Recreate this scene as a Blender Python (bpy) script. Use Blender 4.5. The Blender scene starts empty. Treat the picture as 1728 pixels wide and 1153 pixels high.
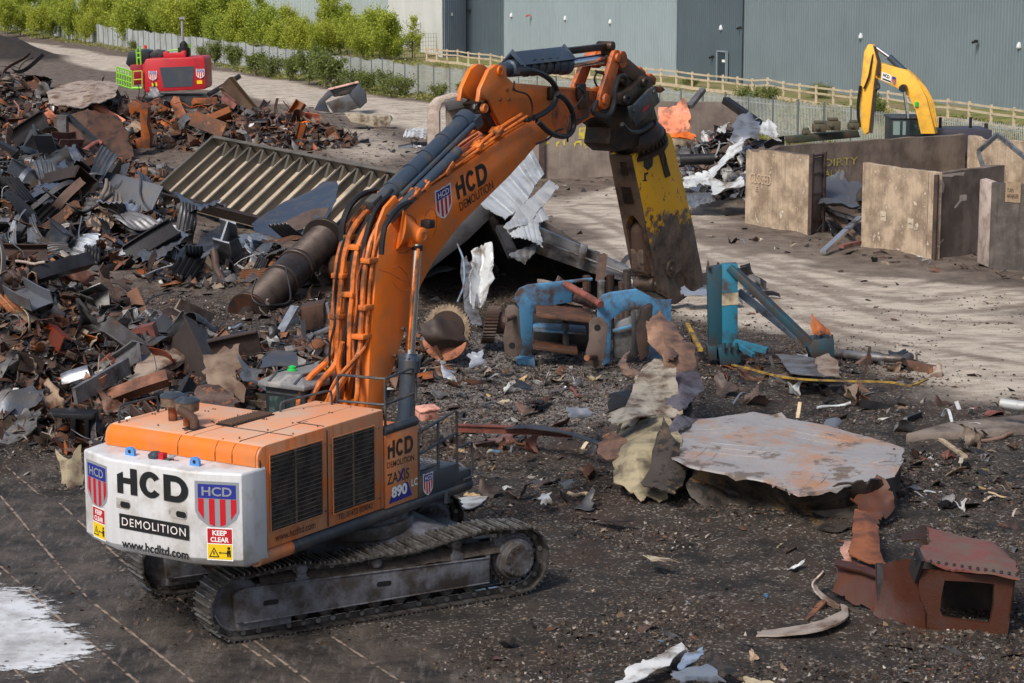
import bpy, bmesh, math, random
import numpy as np
from mathutils import Vector, Matrix
rnd = random.Random(7); nr = np.random.RandomState(11)
sc = bpy.context.scene
col = sc.collection
R = math.radians
# ---------------------------------------------------------------- camera, world, sun, exposure
FPX, PITCH, CAMH = 3684.0, R(9.9), 10.7
cd = bpy.data.cameras.new('camera'); cam = bpy.data.objects.new('camera', cd); col.objects.link(cam)
cam.location = (0, 0, CAMH); cam.rotation_euler = (R(90) - PITCH, 0, 0)
cd.sensor_width = 36; cd.lens = FPX / 1728 * 36; cd.clip_start = .5; cd.clip_end = 3000
sc.camera = cam
w = bpy.data.worlds.new('World'); sc.world = w; w.use_nodes = True
nt = w.node_tree; bg = nt.nodes['Background']
sky = nt.nodes.new('ShaderNodeTexSky'); sky.sky_type = 'NISHITA'; sky.sun_disc = False
SUN = Vector((.40, .62, -.80)).normalized()      # direction the light travels
sky.sun_elevation = math.asin(-SUN.z); sky.sun_rotation = math.atan2(-SUN.x, -SUN.y)
sky.air_density = 1.0; sky.dust_density = 3.5; sky.ozone_density = 1.0
nt.links.new(sky.outputs[0], bg.inputs[0]); bg.inputs[1].default_value = .10
sd = bpy.data.lights.new('sun', 'SUN'); sd.energy = 2.5; sd.angle = R(14); sd.color = (1, .95, .87)
so = bpy.data.objects.new('sun', sd); col.objects.link(so); so.rotation_euler = SUN.to_track_quat('-Z', 'Y').to_euler()
so.location = (-60, -20, 80)
vs = sc.view_settings; vs.view_transform = 'Standard'; vs.look = 'None'; vs.exposure = 0.36; vs.gamma = 1
# ---------------------------------------------------------------- photo measurements -> world points
_u = Vector((0, math.sin(PITCH), math.cos(PITCH))); _f = Vector((0, math.cos(PITCH), -math.sin(PITCH))); _C = Vector((0, 0, CAMH))
def ray(x, y): return _f + Vector(((x - 864) / FPX, 0, 0)) - _u * ((y - 576.5) / FPX)
def G(x, y, z=0.0):
    d = ray(x, y); return _C + d * ((z - CAMH) / d.z)
def D(x, y, Y):
    d = ray(x, y); return _C + d * (Y / d.y)
def PL(x, y, p, n):
    d = ray(x, y); return _C + d * ((p - _C).dot(n) / d.dot(n))
# ---------------------------------------------------------------- mesh helpers
def V(*a): return Vector(a)
class MB:
    def __init__(s, M=None): s.v = []; s.f = []; s.m = []; s.M = M
    def add(s, vs_, fs, mi=0):
        b = len(s.v)
        s.v += [tuple(s.M @ Vector(p)) if s.M else tuple(p) for p in vs_]
        s.f += [tuple(b + i for i in f) for f in fs]; s.m += [mi] * len(fs); return s
    def box(s, x0, x1, y0, y1, z0, z1, mi=0):
        return s.add([(x, y, z) for x in (x0, x1) for y in (y0, y1) for z in (z0, z1)],
              [(0, 1, 3, 2), (4, 6, 7, 5), (0, 4, 5, 1), (2, 3, 7, 6), (0, 2, 6, 4), (1, 5, 7, 3)], mi)
    def obox(s, c, a, b, h, mi=0):
        c, a, b, h = map(Vector, (c, a, b, h))
        return s.add([c + a * i + b * j + h * k for i in (-1, 1) for j in (-1, 1) for k in (-1, 1)],
              [(0, 1, 3, 2), (4, 6, 7, 5), (0, 4, 5, 1), (2, 3, 7, 6), (0, 2, 6, 4), (1, 5, 7, 3)], mi)
    def bar(s, p0, p1, wd, ht, up=(0, 0, 1), mi=0):
        p0, p1, up = Vector(p0), Vector(p1), Vector(up); d = (p1 - p0)
        a = d.cross(up)
        if a.length < 1e-6: a = d.cross(Vector((1, 0, 0)))
        a.normalize(); h = a.cross(d).normalized()
        return s.obox((p0 + p1) / 2, d / 2, a * wd / 2, h * ht / 2, mi)
    def cyl(s, p0, p1, r0, r1=None, n=14, mi=0):
        return s.tube([p0, p1], [r0, r0 if r1 is None else r1], n, mi)
    def tube(s, pts, r, n=7, mi=0, caps=True):
        pts = [Vector(p) for p in pts]; k = len(pts)
        rs = r if isinstance(r, (list, tuple)) else [r] * k
        T = [(pts[min(i + 1, k - 1)] - pts[max(i - 1, 0)]) for i in range(k)]
        T = [t.normalized() if t.length > 1e-9 else Vector((0, 0, 1)) for t in T]
        a = T[0].cross(Vector((0, 0, 1)))
        if a.length < .05: a = T[0].cross(Vector((1, 0, 0)))
        a.normalize(); vv = []
        for i in range(k):
            a = a - T[i] * a.dot(T[i])
            a.normalize()
            b = T[i].cross(a)
            for j in range(n):
                t = 2 * math.pi * j / n; vv.append(pts[i] + (a * math.cos(t) + b * math.sin(t)) * rs[i])
        ff = [(i * n + j, i * n + (j + 1) % n, (i + 1) * n + (j + 1) % n, (i + 1) * n + j) for i in range(k - 1) for j in range(n)]
        if caps: ff += [tuple(range(n))[::-1], tuple((k - 1) * n + j for j in range(n))]
        return s.add(vv, ff, mi)
    def lathe(s, p, ax, prof, n=20, mi=0):
        p = Vector(p); ax = Vector(ax).normalized()
        a = ax.cross(Vector((0, 0, 1)))
        if a.length < .05: a = ax.cross(Vector((1, 0, 0)))
        a.normalize(); b = ax.cross(a); vv = []; k = len(prof)
        for t, r in prof:
            for j in range(n):
                q = 2 * math.pi * j / n; vv.append(p + ax * t + (a * math.cos(q) + b * math.sin(q)) * max(r, 1e-4))
        ff = [(i * n + j, i * n + (j + 1) % n, (i + 1) * n + (j + 1) % n, (i + 1) * n + j) for i in range(k - 1) for j in range(n)]
        ff += [tuple(range(n))[::-1], tuple((k - 1) * n + j for j in range(n))]
        return s.add(vv, ff, mi)
    def prism(s, pts, vec, mi=0, mi_side=None):
        pts = [Vector(p) for p in pts]; vec = Vector(vec); n = len(pts)
        s.add(pts + [p + vec for p in pts], [tuple(range(n))[::-1], tuple(range(n, 2 * n))], mi)
        b = len(s.v) - 2 * n
        s.f += [(b + i, b + (i + 1) % n, b + n + (i + 1) % n, b + n + i) for i in range(n)]
        s.m += [mi if mi_side is None else mi_side] * n
        return s
    def sheet(s, g, th, mi=0):
        g = np.asarray(g, float); n, m = g.shape[:2]
        du = np.gradient(g, axis=0); dv = np.gradient(g, axis=1); nn = np.cross(du, dv)
        nn /= (np.linalg.norm(nn, axis=2, keepdims=True) + 1e-9)
        A = (g + nn * th / 2).reshape(-1, 3); B = (g - nn * th / 2).reshape(-1, 3); N = n * m
        ff = []
        for i in range(n - 1):
            for j in range(m - 1):
                a, b, c, d = i * m + j, i * m + j + 1, (i + 1) * m + j + 1, (i + 1) * m + j
                ff.append((a, d, c, b)); ff.append((N + a, N + b, N + c, N + d))
        bd = [(0, j) for j in range(m)] + [(i, m - 1) for i in range(1, n)] + [(n - 1, j) for j in range(m - 2, -1, -1)] + [(i, 0) for i in range(n - 2, 0, -1)]
        bi = [i * m + j for i, j in bd]
        for k in range(len(bi)):
            a, b = bi[k], bi[(k + 1) % len(bi)]; ff.append((a, b, N + b, N + a))
        return s.add([tuple(p) for p in A] + [tuple(p) for p in B], ff, mi)
    def out(s, name, mats, parent=None, bevel=0, smooth=True, angle=35, loc=None, link=True):
        me = bpy.data.meshes.new(name); me.from_pydata(s.v, [], s.f)
        if not isinstance(mats, (list, tuple)): mats = [mats]
        for m in mats: me.materials.append(m)
        me.polygons.foreach_set('material_index', s.m)
        bm = bmesh.new(); bm.from_mesh(me); bmesh.ops.recalc_face_normals(bm, faces=bm.faces)
        if bevel:
            es = [e for e in bm.edges if len(e.link_faces) == 2 and e.calc_face_angle(0) > R(30)]
            bmesh.ops.bevel(bm, geom=es, offset=bevel, segments=2, affect='EDGES', profile=.5, clamp_overlap=True)
        if loc is not None: bmesh.ops.translate(bm, verts=bm.verts, vec=-Vector(loc))
        bm.to_mesh(me); bm.free()
        if smooth:
            me.polygons.foreach_set('use_smooth', [True] * len(me.polygons)); me.set_sharp_from_angle(angle=R(angle))
        me.update()
        o = bpy.data.objects.new(name, me)
        if link: col.objects.link(o)
        if loc is not None: o.location = loc
        if parent is not None: parent_to(o, parent)
        return o
def root_of(p):
    M = Matrix.Translation((0, 0, 0)); ch = []
    while p is not None: ch.append(p); p = p.parent
    for q in reversed(ch): M = M @ (q.matrix_parent_inverse @ q.matrix_basis)
    return M
def parent_to(o, p): o.parent = p; o.matrix_parent_inverse = root_of(p).inverted()
def tag(o, label=None, cat=None, group=None, kind=None):
    if label: o['label'] = label
    if cat: o['category'] = cat
    if group: o['group'] = group
    if kind: o['kind'] = kind
    return o
def thing(name, label, cat, loc, group=None):
    o = bpy.data.objects.new(name, None); o.empty_display_size = .3; col.objects.link(o); o.location = loc
    return tag(o, label, cat, group)
def solo(mb, name, mats, label, cat, group=None, loc=None, **k):
    """a thing that is one mesh, origin at its base"""
    if loc is None:
        a = np.array(mb.v); loc = (a[:, 0].mean(), a[:, 1].mean(), a[:, 2].min())
    return tag(mb.out(name, mats, loc=loc, **k), label, cat, group)
def struct(o): o['kind'] = 'structure'; return o
def cr(pts, n=6):
    """catmull-rom through points"""
    P = [Vector(p) for p in pts]; P = [P[0] * 2 - P[1]] + P + [P[-1] * 2 - P[-2]]; o = []
    for i in range(1, len(P) - 2):
        for k in range(n):
            t = k / n; a, b, c, d = P[i - 1:i + 3]
            o.append(.5 * ((2 * b) + (c - a) * t + (2 * a - 5 * b + 4 * c - d) * t * t + (3 * b - a - 3 * c + d) * t ** 3))
    return o + [P[-2]]
LIN = [4]
def interp_grid(ctrl, n, m):
    """smooth grid through a control lattice (rows of points)"""
    rows = []
    def lin(P, k=8): return [Vector(P[i]).lerp(Vector(P[i + 1]), j / k) for i in range(len(P) - 1) for j in range(k)] + [Vector(P[-1])] if len(P) < LIN[0] else cr(P, k)
    for r in ctrl:
        q = lin(r, 8); idx = np.linspace(0, len(q) - 1, m); rows.append([q[int(round(i))] for i in idx])
    cols = []
    for j in range(m):
        q = lin([rows[i][j] for i in range(len(rows))], 8); idx = np.linspace(0, len(q) - 1, n); cols.append([q[int(round(i))] for i in idx])
    return np.array([[tuple(cols[j][i]) for j in range(m)] for i in range(n)])
# ---------------------------------------------------------------- numpy value noise
_perm = np.random.RandomState(3).rand(256, 256)
def vn(x, y):
    x = np.asarray(x, float); y = np.asarray(y, float)
    xi = np.floor(x).astype(int); yi = np.floor(y).astype(int); fx = x - xi; fy = y - yi
    fx = fx * fx * (3 - 2 * fx); fy = fy * fy * (3 - 2 * fy)
    g = lambda a, b: _perm[a & 255, b & 255]
    return (g(xi, yi) * (1 - fx) + g(xi + 1, yi) * fx) * (1 - fy) + (g(xi, yi + 1) * (1 - fx) + g(xi + 1, yi + 1) * fx) * fy
def fbm(x, y, o=4):
    s = 0; a = .5
    for i in range(o): s = s + a * vn(x * 2 ** i + 17 * i, y * 2 ** i + 31 * i); a *= .5
    return s
def jagged(g, j, seed=0):
    rs = np.random.RandomState(seed + 5); g = np.array(g, float)
    for a, b in ((0, 1), (-1, -2)):
        for ax in (0, 1):
            G_ = g if ax == 0 else g.transpose(1, 0, 2); d = G_[a] - G_[b]; d = d / (np.linalg.norm(d, axis=1, keepdims=True) + 1e-9); k = len(d); e = (rs.rand(k) - .6) * j * .25 + (rs.rand(k) > .93) * -j * 1.2 + np.interp(np.arange(k), np.linspace(0, k, 7), (rs.rand(7) - .5) * 3 * j); G_[a] = G_[a] + d * e[:, None]
    return g
def crumple(g, amp, sc_=1.0, seed=0):
    g = np.array(g, float)
    if amp > .02:
        c_ = g - g.mean((0, 1)); q = c_.reshape(-1, 3); rs = np.random.RandomState(seed + 77); n_ = np.cross(g[-1, 0] - g[0, 0], g[0, -1] - g[0, 0]); n_ = n_ / (np.linalg.norm(n_) + 1e-9)
        for k in range(6):
            a = rs.normal(size=3); a /= np.linalg.norm(a); dd = q @ a; w_ = dd.std() + 1e-6; o = rs.uniform(-1, 1) * w_; q = q + np.abs(dd - o)[:, None] * n_[None] * rs.uniform(-1, 1) * min(.30, amp * 2.2)
        g = q.reshape(g.shape) + g.mean((0, 1))
    for k in range(3):
        g[..., k] += amp * (fbm(g[..., 0] * sc_ + g[..., 2] * sc_ * .7 + 50 + 13 * k + seed, g[..., 1] * sc_ + g[..., 2] * sc_ * .9 + 50 + 7 * seed, 3) - .44) * 2
    return g
# ---------------------------------------------------------------- materials
def newmat(name):
    m = bpy.data.materials.new(name); m.use_nodes = True; return m, m.node_tree, m.node_tree.nodes['Principled BSDF']
def _noise(t, scale, detail=5, vec=None, rough=.6):
    n = t.nodes.new('ShaderNodeTexNoise'); n.inputs['Scale'].default_value = scale; n.inputs['Detail'].default_value = detail; n.inputs['Roughness'].default_value = rough
    if vec is not None: t.links.new(vec, n.inputs['Vector'])
    return n.outputs['Fac']
def _ramp(t, fac, a, b, ca=(0, 0, 0, 1), cb=(1, 1, 1, 1)):
    n = t.nodes.new('ShaderNodeMapRange'); n.inputs[1].default_value = a; n.inputs[2].default_value = b
    t.links.new(fac, n.inputs[0]); return n.outputs[0]
def _mix(t, fac, a, b, mode='MIX'):
    n = t.nodes.new('ShaderNodeMix'); n.data_type = 'RGBA'; n.blend_type = mode; n.clamp_factor = True
    for sock, val in ((n.inputs[0], fac), (n.inputs[6], a), (n.inputs[7], b)):
        if isinstance(val, (float, int)): sock.default_value = val
        elif isinstance(val, tuple): sock.default_value = (*val, 1) if len(val) == 3 else val
        else: t.links.new(val, sock)
    return n.outputs[2]
def _math(t, op, a, b=None):
    n = t.nodes.new('ShaderNodeMath'); n.operation = op
    for i, v in enumerate((a, b)):
        if v is None: continue
        if isinstance(v, (float, int)): n.inputs[i].default_value = v
        else: t.links.new(v, n.inputs[i])
    return n.outputs[0]
def _bump(t, h, st, dist=.02, bs=None):
    n = t.nodes.new('ShaderNodeBump'); n.inputs['Strength'].default_value = st; n.inputs['Distance'].default_value = dist
    t.links.new(h, n.inputs['Height']); return n.outputs[0]
def mat(name, c, rough=.5, metal=0, dirt=None, damt=.5, dscale=1.5, spots=None, samt=.62, sscale=6, bump=.3, bscale=25, grad=None, rnd_amt=0, streak=0, spec=.4):
    """paint / metal with dirt patches, rust spots, streaks; object coordinates"""
    m, t, b = newmat(name); tc = t.nodes.new('ShaderNodeTexCoord').outputs['Object']
    cc = c
    if rnd_amt:
        oi = t.nodes.new('ShaderNodeObjectInfo')
        hs = t.nodes.new('ShaderNodeHueSaturation'); hs.inputs['Color'].default_value = (*c, 1)
        t.links.new(_ramp(t, oi.outputs['Random'], 0, 1), hs.inputs['Fac']); hs.inputs['Fac'].default_value = 1
        t.links.remove(hs.inputs['Fac'].links[0])
        r = t.nodes.new('ShaderNodeMapRange'); r.inputs[3].default_value = 1 - rnd_amt; r.inputs[4].default_value = 1 + rnd_amt * 1.3
        t.links.new(oi.outputs['Random'], r.inputs[0]); t.links.new(r.outputs[0], hs.inputs['Value'])
        r2 = t.nodes.new('ShaderNodeMapRange'); r2.inputs[3].default_value = .5; r2.inputs[4].default_value = 1.25
        t.links.new(_math(t, 'FRACT', _math(t, 'MULTIPLY', oi.outputs['Random'], 17.3)), r2.inputs[0]); t.links.new(r2.outputs[0], hs.inputs['Saturation'])
        cc = hs.outputs[0]
    if dirt is not None:
        f = _ramp(t, _noise(t, dscale, 8, tc, .65), .62 - damt * .35, .75 - damt * .25)
        cc = _mix(t, f, cc, dirt)
    if streak:
        mp = t.nodes.new('ShaderNodeMapping'); mp.inputs['Scale'].default_value = (9, 9, .6); t.links.new(tc, mp.inputs[0])
        f = _ramp(t, _noise(t, 1, 4, mp.outputs[0]), .5, .75)
        cc = _mix(t, _math(t, 'MULTIPLY', f, streak), cc, (c[0] * .35, c[1] * .33, c[2] * .33))
    if spots is not None:
        f = _ramp(t, _noise(t, sscale, 8, tc, .7), samt, samt + .05)
        cc = _mix(t, f, cc, spots)
    if isinstance(cc, tuple): b.inputs['Base Color'].default_value = (*cc, 1)
    else: t.links.new(cc, b.inputs['Base Color'])
    rn = t.nodes.new('ShaderNodeMapRange'); rn.inputs[3].default_value = max(.08, rough - .15); rn.inputs[4].default_value = min(1, rough + .2)
    t.links.new(_noise(t, bscale * .3, 4, tc), rn.inputs[0]); t.links.new(rn.outputs[0], b.inputs['Roughness'])
    b.inputs['Metallic'].default_value = metal; b.inputs['Specular IOR Level'].default_value = spec
    if bump: t.links.new(_bump(t, _noise(t, bscale, 5, tc), bump, .02), b.inputs['Normal'])
    return m
RUST = (.11, .045, .022); MUD = (.07, .05, .035); DUST = (.26, .19, .13)
M = {}
M['orange'] = mat('orange_paint', (.80, .17, .008), .42, 0, dirt=(.52, .17, .05), damt=.45, dscale=.9, spots=(.10, .03, .012), samt=.70, sscale=5, bump=.06)
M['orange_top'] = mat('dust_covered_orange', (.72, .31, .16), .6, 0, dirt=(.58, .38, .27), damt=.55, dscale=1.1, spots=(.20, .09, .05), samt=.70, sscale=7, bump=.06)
M['orange_dusty'] = mat('dusty_orange_paint', (.76, .17, .02), .5, 0, dirt=(.52, .24, .12), damt=.8, dscale=1.3, spots=(.14, .06, .035), samt=.69, sscale=7, bump=.08, streak=.5)
M['orange_worn'] = mat('worn_orange_paint', (.55, .13, .03), .55, 0, dirt=(.09, .035, .02), damt=.55, dscale=1.3, spots=(.03, .02, .018), samt=.60, sscale=7, bump=.15)
M['orange_pipe'] = mat('orange_pipe_paint', (.66, .17, .03), .45, 0, dirt=(.13, .05, .02), damt=.5, dscale=2.5, bump=.05)
M['white'] = mat('white_paint', (.60, .61, .63), .38, 0, dirt=(.42, .40, .375), damt=.42, dscale=1.4, spots=(.16, .12, .09), samt=.69, sscale=8, bump=.03, streak=.22)
M['black'] = mat('black_rubber', (.012, .012, .014), .45, 0, bump=.05)
M['lettering_black'] = mat('black_lettering', (.012, .012, .014), .5, 0, bump=0)
M['lettering_worn'] = mat('worn_black_lettering', (.05, .03, .025), .6, 0, dirt=(.25, .10, .04), damt=.15, dscale=6, bump=0)
M['white_letter'] = mat('white_lettering', (.8, .8, .8), .5, 0, bump=0)
M['darkpaint'] = mat('slate_grey_paint', (.035, .045, .058), .42, 0, dirt=(.10, .085, .07), damt=.45, dscale=2, bump=.05)
M['cylinder'] = mat('slate_cylinder_paint', (.045, .065, .095), .33, .2, dirt=(.10, .09, .08), damt=.3, dscale=2, bump=.04)
M['blacksteel'] = mat('greasy_black_steel', (.018, .016, .016), .42, .3, dirt=(.06, .035, .022), damt=.5, dscale=2.2, bump=.2)
M['chrome'] = mat('chrome_rod', (.72, .73, .76), .12, 1.0, bump=0)
M['worn_steel'] = mat('worn_track_steel', (.26, .255, .25), .38, .6, dirt=(.07, .06, .05), damt=.5, dscale=5)
M['track'] = mat('muddy_track_steel', (.095, .088, .084), .5, .35, dirt=(.035, .027, .022), damt=.6, dscale=3, bump=.4)
M['trackframe'] = mat('muddy_slate_frame', (.15, .155, .18), .6, .1, dirt=(.05, .04, .034), damt=.65, dscale=2.3, bump=.3, streak=.5)
M['polished'] = mat('polished_steel', (.6, .62, .66), .25, 1, bump=0)
M['grille'] = mat('dusty_grille', (.05, .042, .036), .7, 0, dirt=(.12, .08, .055), damt=.5, dscale=3)
M['radiator'] = mat('radiator_core', (.035, .030, .027), .8, 0, dirt=(.09, .075, .06), damt=.6, dscale=4, bump=.5, bscale=60)
M['glass'] = mat('tinted_glass', (.02, .035, .035), .06, 0, dirt=(.10, .15, .145), damt=.2, dscale=2.5, bump=0, spec=.8)
M['roofgrey'] = mat('dusty_roof_grey', (.30, .30, .31), .5, 0, dirt=(.16, .15, .14), damt=.4, dscale=4)
M['bluepaint'] = mat('bright_blue_paint', (.08, .25, .60), .45, 0, bump=0)
M['red_sign'] = mat('red_sign', (.45, .012, .02), .45, 0, bump=0)
M['yellow_sign'] = mat('yellow_sign', (.75, .52, .01), .45, 0, bump=0)
M['badge_grey'] = mat('badge_grey', (.25, .27, .30), .45, 0, bump=0)
M['badge_blue'] = mat('badge_blue', (.02, .03, .25), .45, 0, bump=0)
M['badge_red'] = mat('badge_red', (.50, .01, .02), .45, 0, bump=0)
M['badge_white'] = mat('badge_white', (.75, .70, .70), .45, 0, bump=0)
M['green_lamp'] = mat('green_lamp', (.02, .45, .08), .3, 0, bump=0)
M['amber_lamp'] = mat('amber_lamp', (.9, .42, .02), .3, 0, bump=0)
M['brown_filter'] = mat('dusty_filter_housing', (.20, .14, .10), .6, 0, dirt=(.10, .07, .05), damt=.5, dscale=4)
M['dark_lid'] = mat('dark_lid', (.035, .045, .06), .35, 0, dirt=(.12, .11, .10), damt=.3, dscale=5)
M['rustpipe'] = mat('rusty_exhaust', (.11, .065, .045), .6, .2, spots=(.2, .08, .03), samt=.6)
# scrap materials
S = {}
S['rust_dark'] = mat('dark_rusty_steel', (.060, .032, .022), .55, .25, dirt=(.024, .018, .017), damt=.5, dscale=1.7, spots=(.17, .066, .026), samt=.62, sscale=2.5, rnd_amt=.5)
S['rust_brown'] = mat('brown_rusty_steel', (.13, .058, .032), .65, .1, dirt=(.05, .032, .025), damt=.55, dscale=1.4, spots=(.24, .10, .045), samt=.58, sscale=3, rnd_amt=.5)
S['rust_orange'] = mat('orange_rust', (.36, .11, .035), .65, 0, dirt=(.09, .035, .02), damt=.62, dscale=1.5, rnd_amt=.35)
S['steel_dark'] = mat('dark_bare_steel', (.045, .044, .048), .42, .55, dirt=(.02, .019, .020), damt=.4, dscale=1.4, spots=(.11, .055, .03), samt=.66, sscale=2.4, rnd_amt=.5)
S['steel_grey'] = mat('grey_steel', (.17, .17, .18), .42, .5, dirt=(.07, .055, .045), damt=.5, dscale=1.5, spots=(.16, .08, .045), samt=.64, sscale=3, rnd_amt=.45)
S['galv'] = mat('galvanised_sheet', (.42, .44, .47), .34, .75, dirt=(.12, .11, .10), damt=.4, dscale=1.2, spots=(.20, .10, .05), samt=.70, sscale=3, rnd_amt=.25)
S['slate'] = mat('slate_blue_cladding', (.065, .080, .11), .38, .35, dirt=(.11, .10, .095), damt=.4, dscale=2, rnd_amt=.5)
S['cream'] = mat('dirty_cream_paint', (.42, .36, .26), .55, 0, dirt=(.12, .08, .055), damt=.5, dscale=2, spots=(.10, .045, .03), samt=.62, sscale=4, rnd_amt=.25)
S['tan'] = mat('tan_dusty_plate', (.27, .20, .15), .6, .1, dirt=(.12, .07, .045), damt=.5, dscale=1.5, rnd_amt=.35)
S['white'] = mat('white_coated_sheet', (.50, .52, .53), .42, .1, dirt=(.18, .15, .12), damt=.45, dscale=2, rnd_amt=.25)
S['orangep'] = mat('orange_painted_scrap', (.62, .14, .03), .5, 0, dirt=(.14, .05, .03), damt=.45, dscale=2, rnd_amt=.25)
S['redp'] = mat('red_primer_scrap', (.17, .045, .03), .5, 0, dirt=(.08, .03, .02), damt=.5, dscale=2, rnd_amt=.35)
S['bluep'] = mat('blue_painted_scrap', (.05, .20, .36), .5, 0, dirt=(.10, .06, .045), damt=.5, dscale=2, rnd_amt=.3)
S['wood'] = mat('broken_timber', (.42, .30, .16), .75, 0, dirt=(.14, .09, .05), damt=.4, dscale=3, rnd_amt=.3)
S['yellow'] = mat('yellow_strip', (.42, .26, .03), .65, 0, dirt=(.14, .09, .04), damt=.65, dscale=4)
# ================================================================ TERRAIN
PAL = [G(-900, -22), G(0, 48), G(441, 119), G(695, 160), G(1100, 208), G(1400, 248), G(1728, 292), G(2300, 366)]
PAL[0] = PAL[1] + (PAL[1] - PAL[2]) * 1.2
POST = [G(720, 107, 1), G(1200, 156, 1), G(1728, 222, 1), G(2300, 295, 1)]
def sdist_line(x, y, L):
    """signed distance past polyline (positive = beyond, away from camera)"""
    best = np.full(np.shape(x), 1e9); sg = np.ones(np.shape(x))
    for a, b in zip(L[:-1], L[1:]):
        dx, dy = b.x - a.x, b.y - a.y; l2 = dx * dx + dy * dy
        t = np.clip(((x - a.x) * dx + (y - a.y) * dy) / l2, 0, 1)
        d = np.hypot(x - a.x - t * dx, y - a.y - t * dy); cr_ = (x - a.x) * (-dy) + (y - a.y) * dx
        m = d < best; best = np.where(m, d, best); sg = np.where(m, np.sign(cr_), sg)
    return best * sg
def poly_sd(x, y, P):
    """signed distance, positive inside"""
    ins = np.zeros(np.shape(x), bool); best = np.full(np.shape(x), 1e9); n = len(P)
    for i in range(n):
        a, b = P[i], P[(i + 1) % n]; dx, dy = b[0] - a[0], b[1] - a[1]
        t = np.clip(((x - a[0]) * dx + (y - a[1]) * dy) / (dx * dx + dy * dy + 1e-9), 0, 1)
        best = np.minimum(best, np.hypot(x - a[0] - t * dx, y - a[1] - t * dy))
        c = ((a[1] > y) != (b[1] > y)) & (x < (b[0] - a[0]) * (y - a[1]) / (b[1] - a[1] + 1e-12) + a[0]); ins ^= c
    return np.where(ins, best, -best)
def gp(pts): return [(p.x, p.y) for p in (G(a, b) for a, b in pts)]
HEAPS = [(-14, 54.5, 6.3, 6.5, 3.0), (-8.3, 50.5, 3.6, 4, .9), (-5.5, 56.5, 3.2, 4.0, .35),
         (-20, 88, 5.2, 8, 2.3), (-15.5, 79.5, 3.5, 3.5, .6), (-8, 74.5, 4, 3.2, .5),
         (-34, 141, 8, 11, 3.3), (-24, 131, 6.5, 8, 2.2), (-16.5, 129, 5.5, 7, 2.0), (-12.5, 127, 3, 4, 1.0), (-24, 108, 6, 6, 1.2),
         (10.0, 100.5, 2.6, 4.5, 2.9), (-56, 238, 7, 7, 2.6), (5.0, 41.5, 2.6, 1.6, .15), (0, 74, 4.5, 4.5, .6), (-1.5, 60, 2.5, 2.5, .35), (3.5, 53, 3, 2.2, .3)]
def heap_z(x, y):
    z = np.zeros(np.shape(x))
    for cx, cy, rx, ry, h in HEAPS:
        z = np.maximum(z, h * np.exp(-(((x - cx) / rx) ** 2 + ((y - cy) / ry) ** 2) * 1.5))
    return z
PALE = gp([(925, 345), (1040, 318), (1180, 330), (1250, 380), (1450, 440), (1640, 462), (1800, 485), (1900, 680), (1728, 672), (1640, 668), (1420, 585), (1240, 545), (1120, 520), (960, 430)])
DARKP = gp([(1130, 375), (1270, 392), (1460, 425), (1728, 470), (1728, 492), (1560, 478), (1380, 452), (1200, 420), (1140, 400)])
SLAB = gp([(-80, 830), (40, 805), (170, 860), (230, 960), (420, 1080), (700, 1080), (860, 1153), (860, 1300), (-500, 1300)])
PUD = gp([(-60, 1000), (30, 998), (75, 1030), (60, 1046), (110, 1062), (150, 1098), (95, 1118), (40, 1130), (-60, 1120)])
ROAD = [(-110, 360), (-67, 288), (-29.5, 205), (-9.5, 160), (2, 130)]
FARPALE = gp([(440, 205), (640, 218), (700, 262), (640, 285), (420, 225)])
GRAV1 = gp([(600, 560), (1000, 600), (1100, 700), (980, 720), (840, 740), (700, 700), (560, 590)])
TYRE = [gp(q) for q in ([(985, 338), (1040, 342), (1110, 350), (1200, 362), (1270, 392)], [(1225, 452), (1330, 482), (1450, 508), (1560, 518), (1728, 502)], [(1190, 468), (1300, 502), (1420, 532), (1540, 550), (1728, 556)], [(1728, 470), (1500, 492), (1330, 462), (1180, 430), (1060, 372), (1000, 350)], [(1728, 600), (1560, 575), (1430, 540), (1300, 470), (1230, 430)], [(945, 365), (1010, 380), (1080, 420), (1180, 500)])]
def line_d(x, y, L):
    best = np.full(np.shape(x), 1e9)
    for a, b in zip(L[:-1], L[1:]):
        dx, dy = b[0] - a[0], b[1] - a[1]; t = np.clip(((x - a[0]) * dx + (y - a[1]) * dy) / (dx * dx + dy * dy), 0, 1)
        best = np.minimum(best, np.hypot(x - a[0] - t * dx, y - a[1] - t * dy))
    return best
def sm(v, a, b): t = np.clip((v - a) / (b - a), 0, 1); return t * t * (3 - 2 * t)
TRK = [(V(-4.4, 33.35, 0), V(.37, 36.11, 0))]
def gz(x, y):
    x = np.asarray(x, float); y = np.asarray(y, float)
    z = heap_z(x, y) * (.8 + .5 * fbm(x * .5 + 9, y * .5 + 4, 3))
    rough = 1 - .85 * sm(poly_sd(x, y, SLAB), -.8, 1) - .6 * sm(poly_sd(x, y, PALE), -1, 1)
    rough = np.clip(rough, .05, 1)
    mach = sm(np.hypot((x + 2.6), (y - 35.6)), 3.8, 5.0)
    z = z + rough * mach * ((fbm(x * .35, y * .35, 4) - .45) * .30 + (fbm(x * 1.7 + 5, y * 1.7, 3) - .44) * .17)
    d = sdist_line(x, y, PAL)
    z = z * (1 - sm(d, -2, 1)) + sm(d, .5, 9) * 1.0 + (sm(d, -4, 0) * (fbm(x * .4, y * .4, 3) - .3) * .5)
    return z
def gz1(x, y): return float(gz(np.array([x]), np.array([y]))[0])
NR, NC = 760, 430
ys = np.concatenate([[-60, 0, 12, 18], np.geomspace(22, 420, NR - 8), [500, 700, 1100, 2200]])
u_ = np.linspace(-1, 1, NC); u_ = np.sign(u_) * (np.abs(u_) ** 1.0)
half = np.maximum(np.abs(ys) * .26 + 2, 3)
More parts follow.
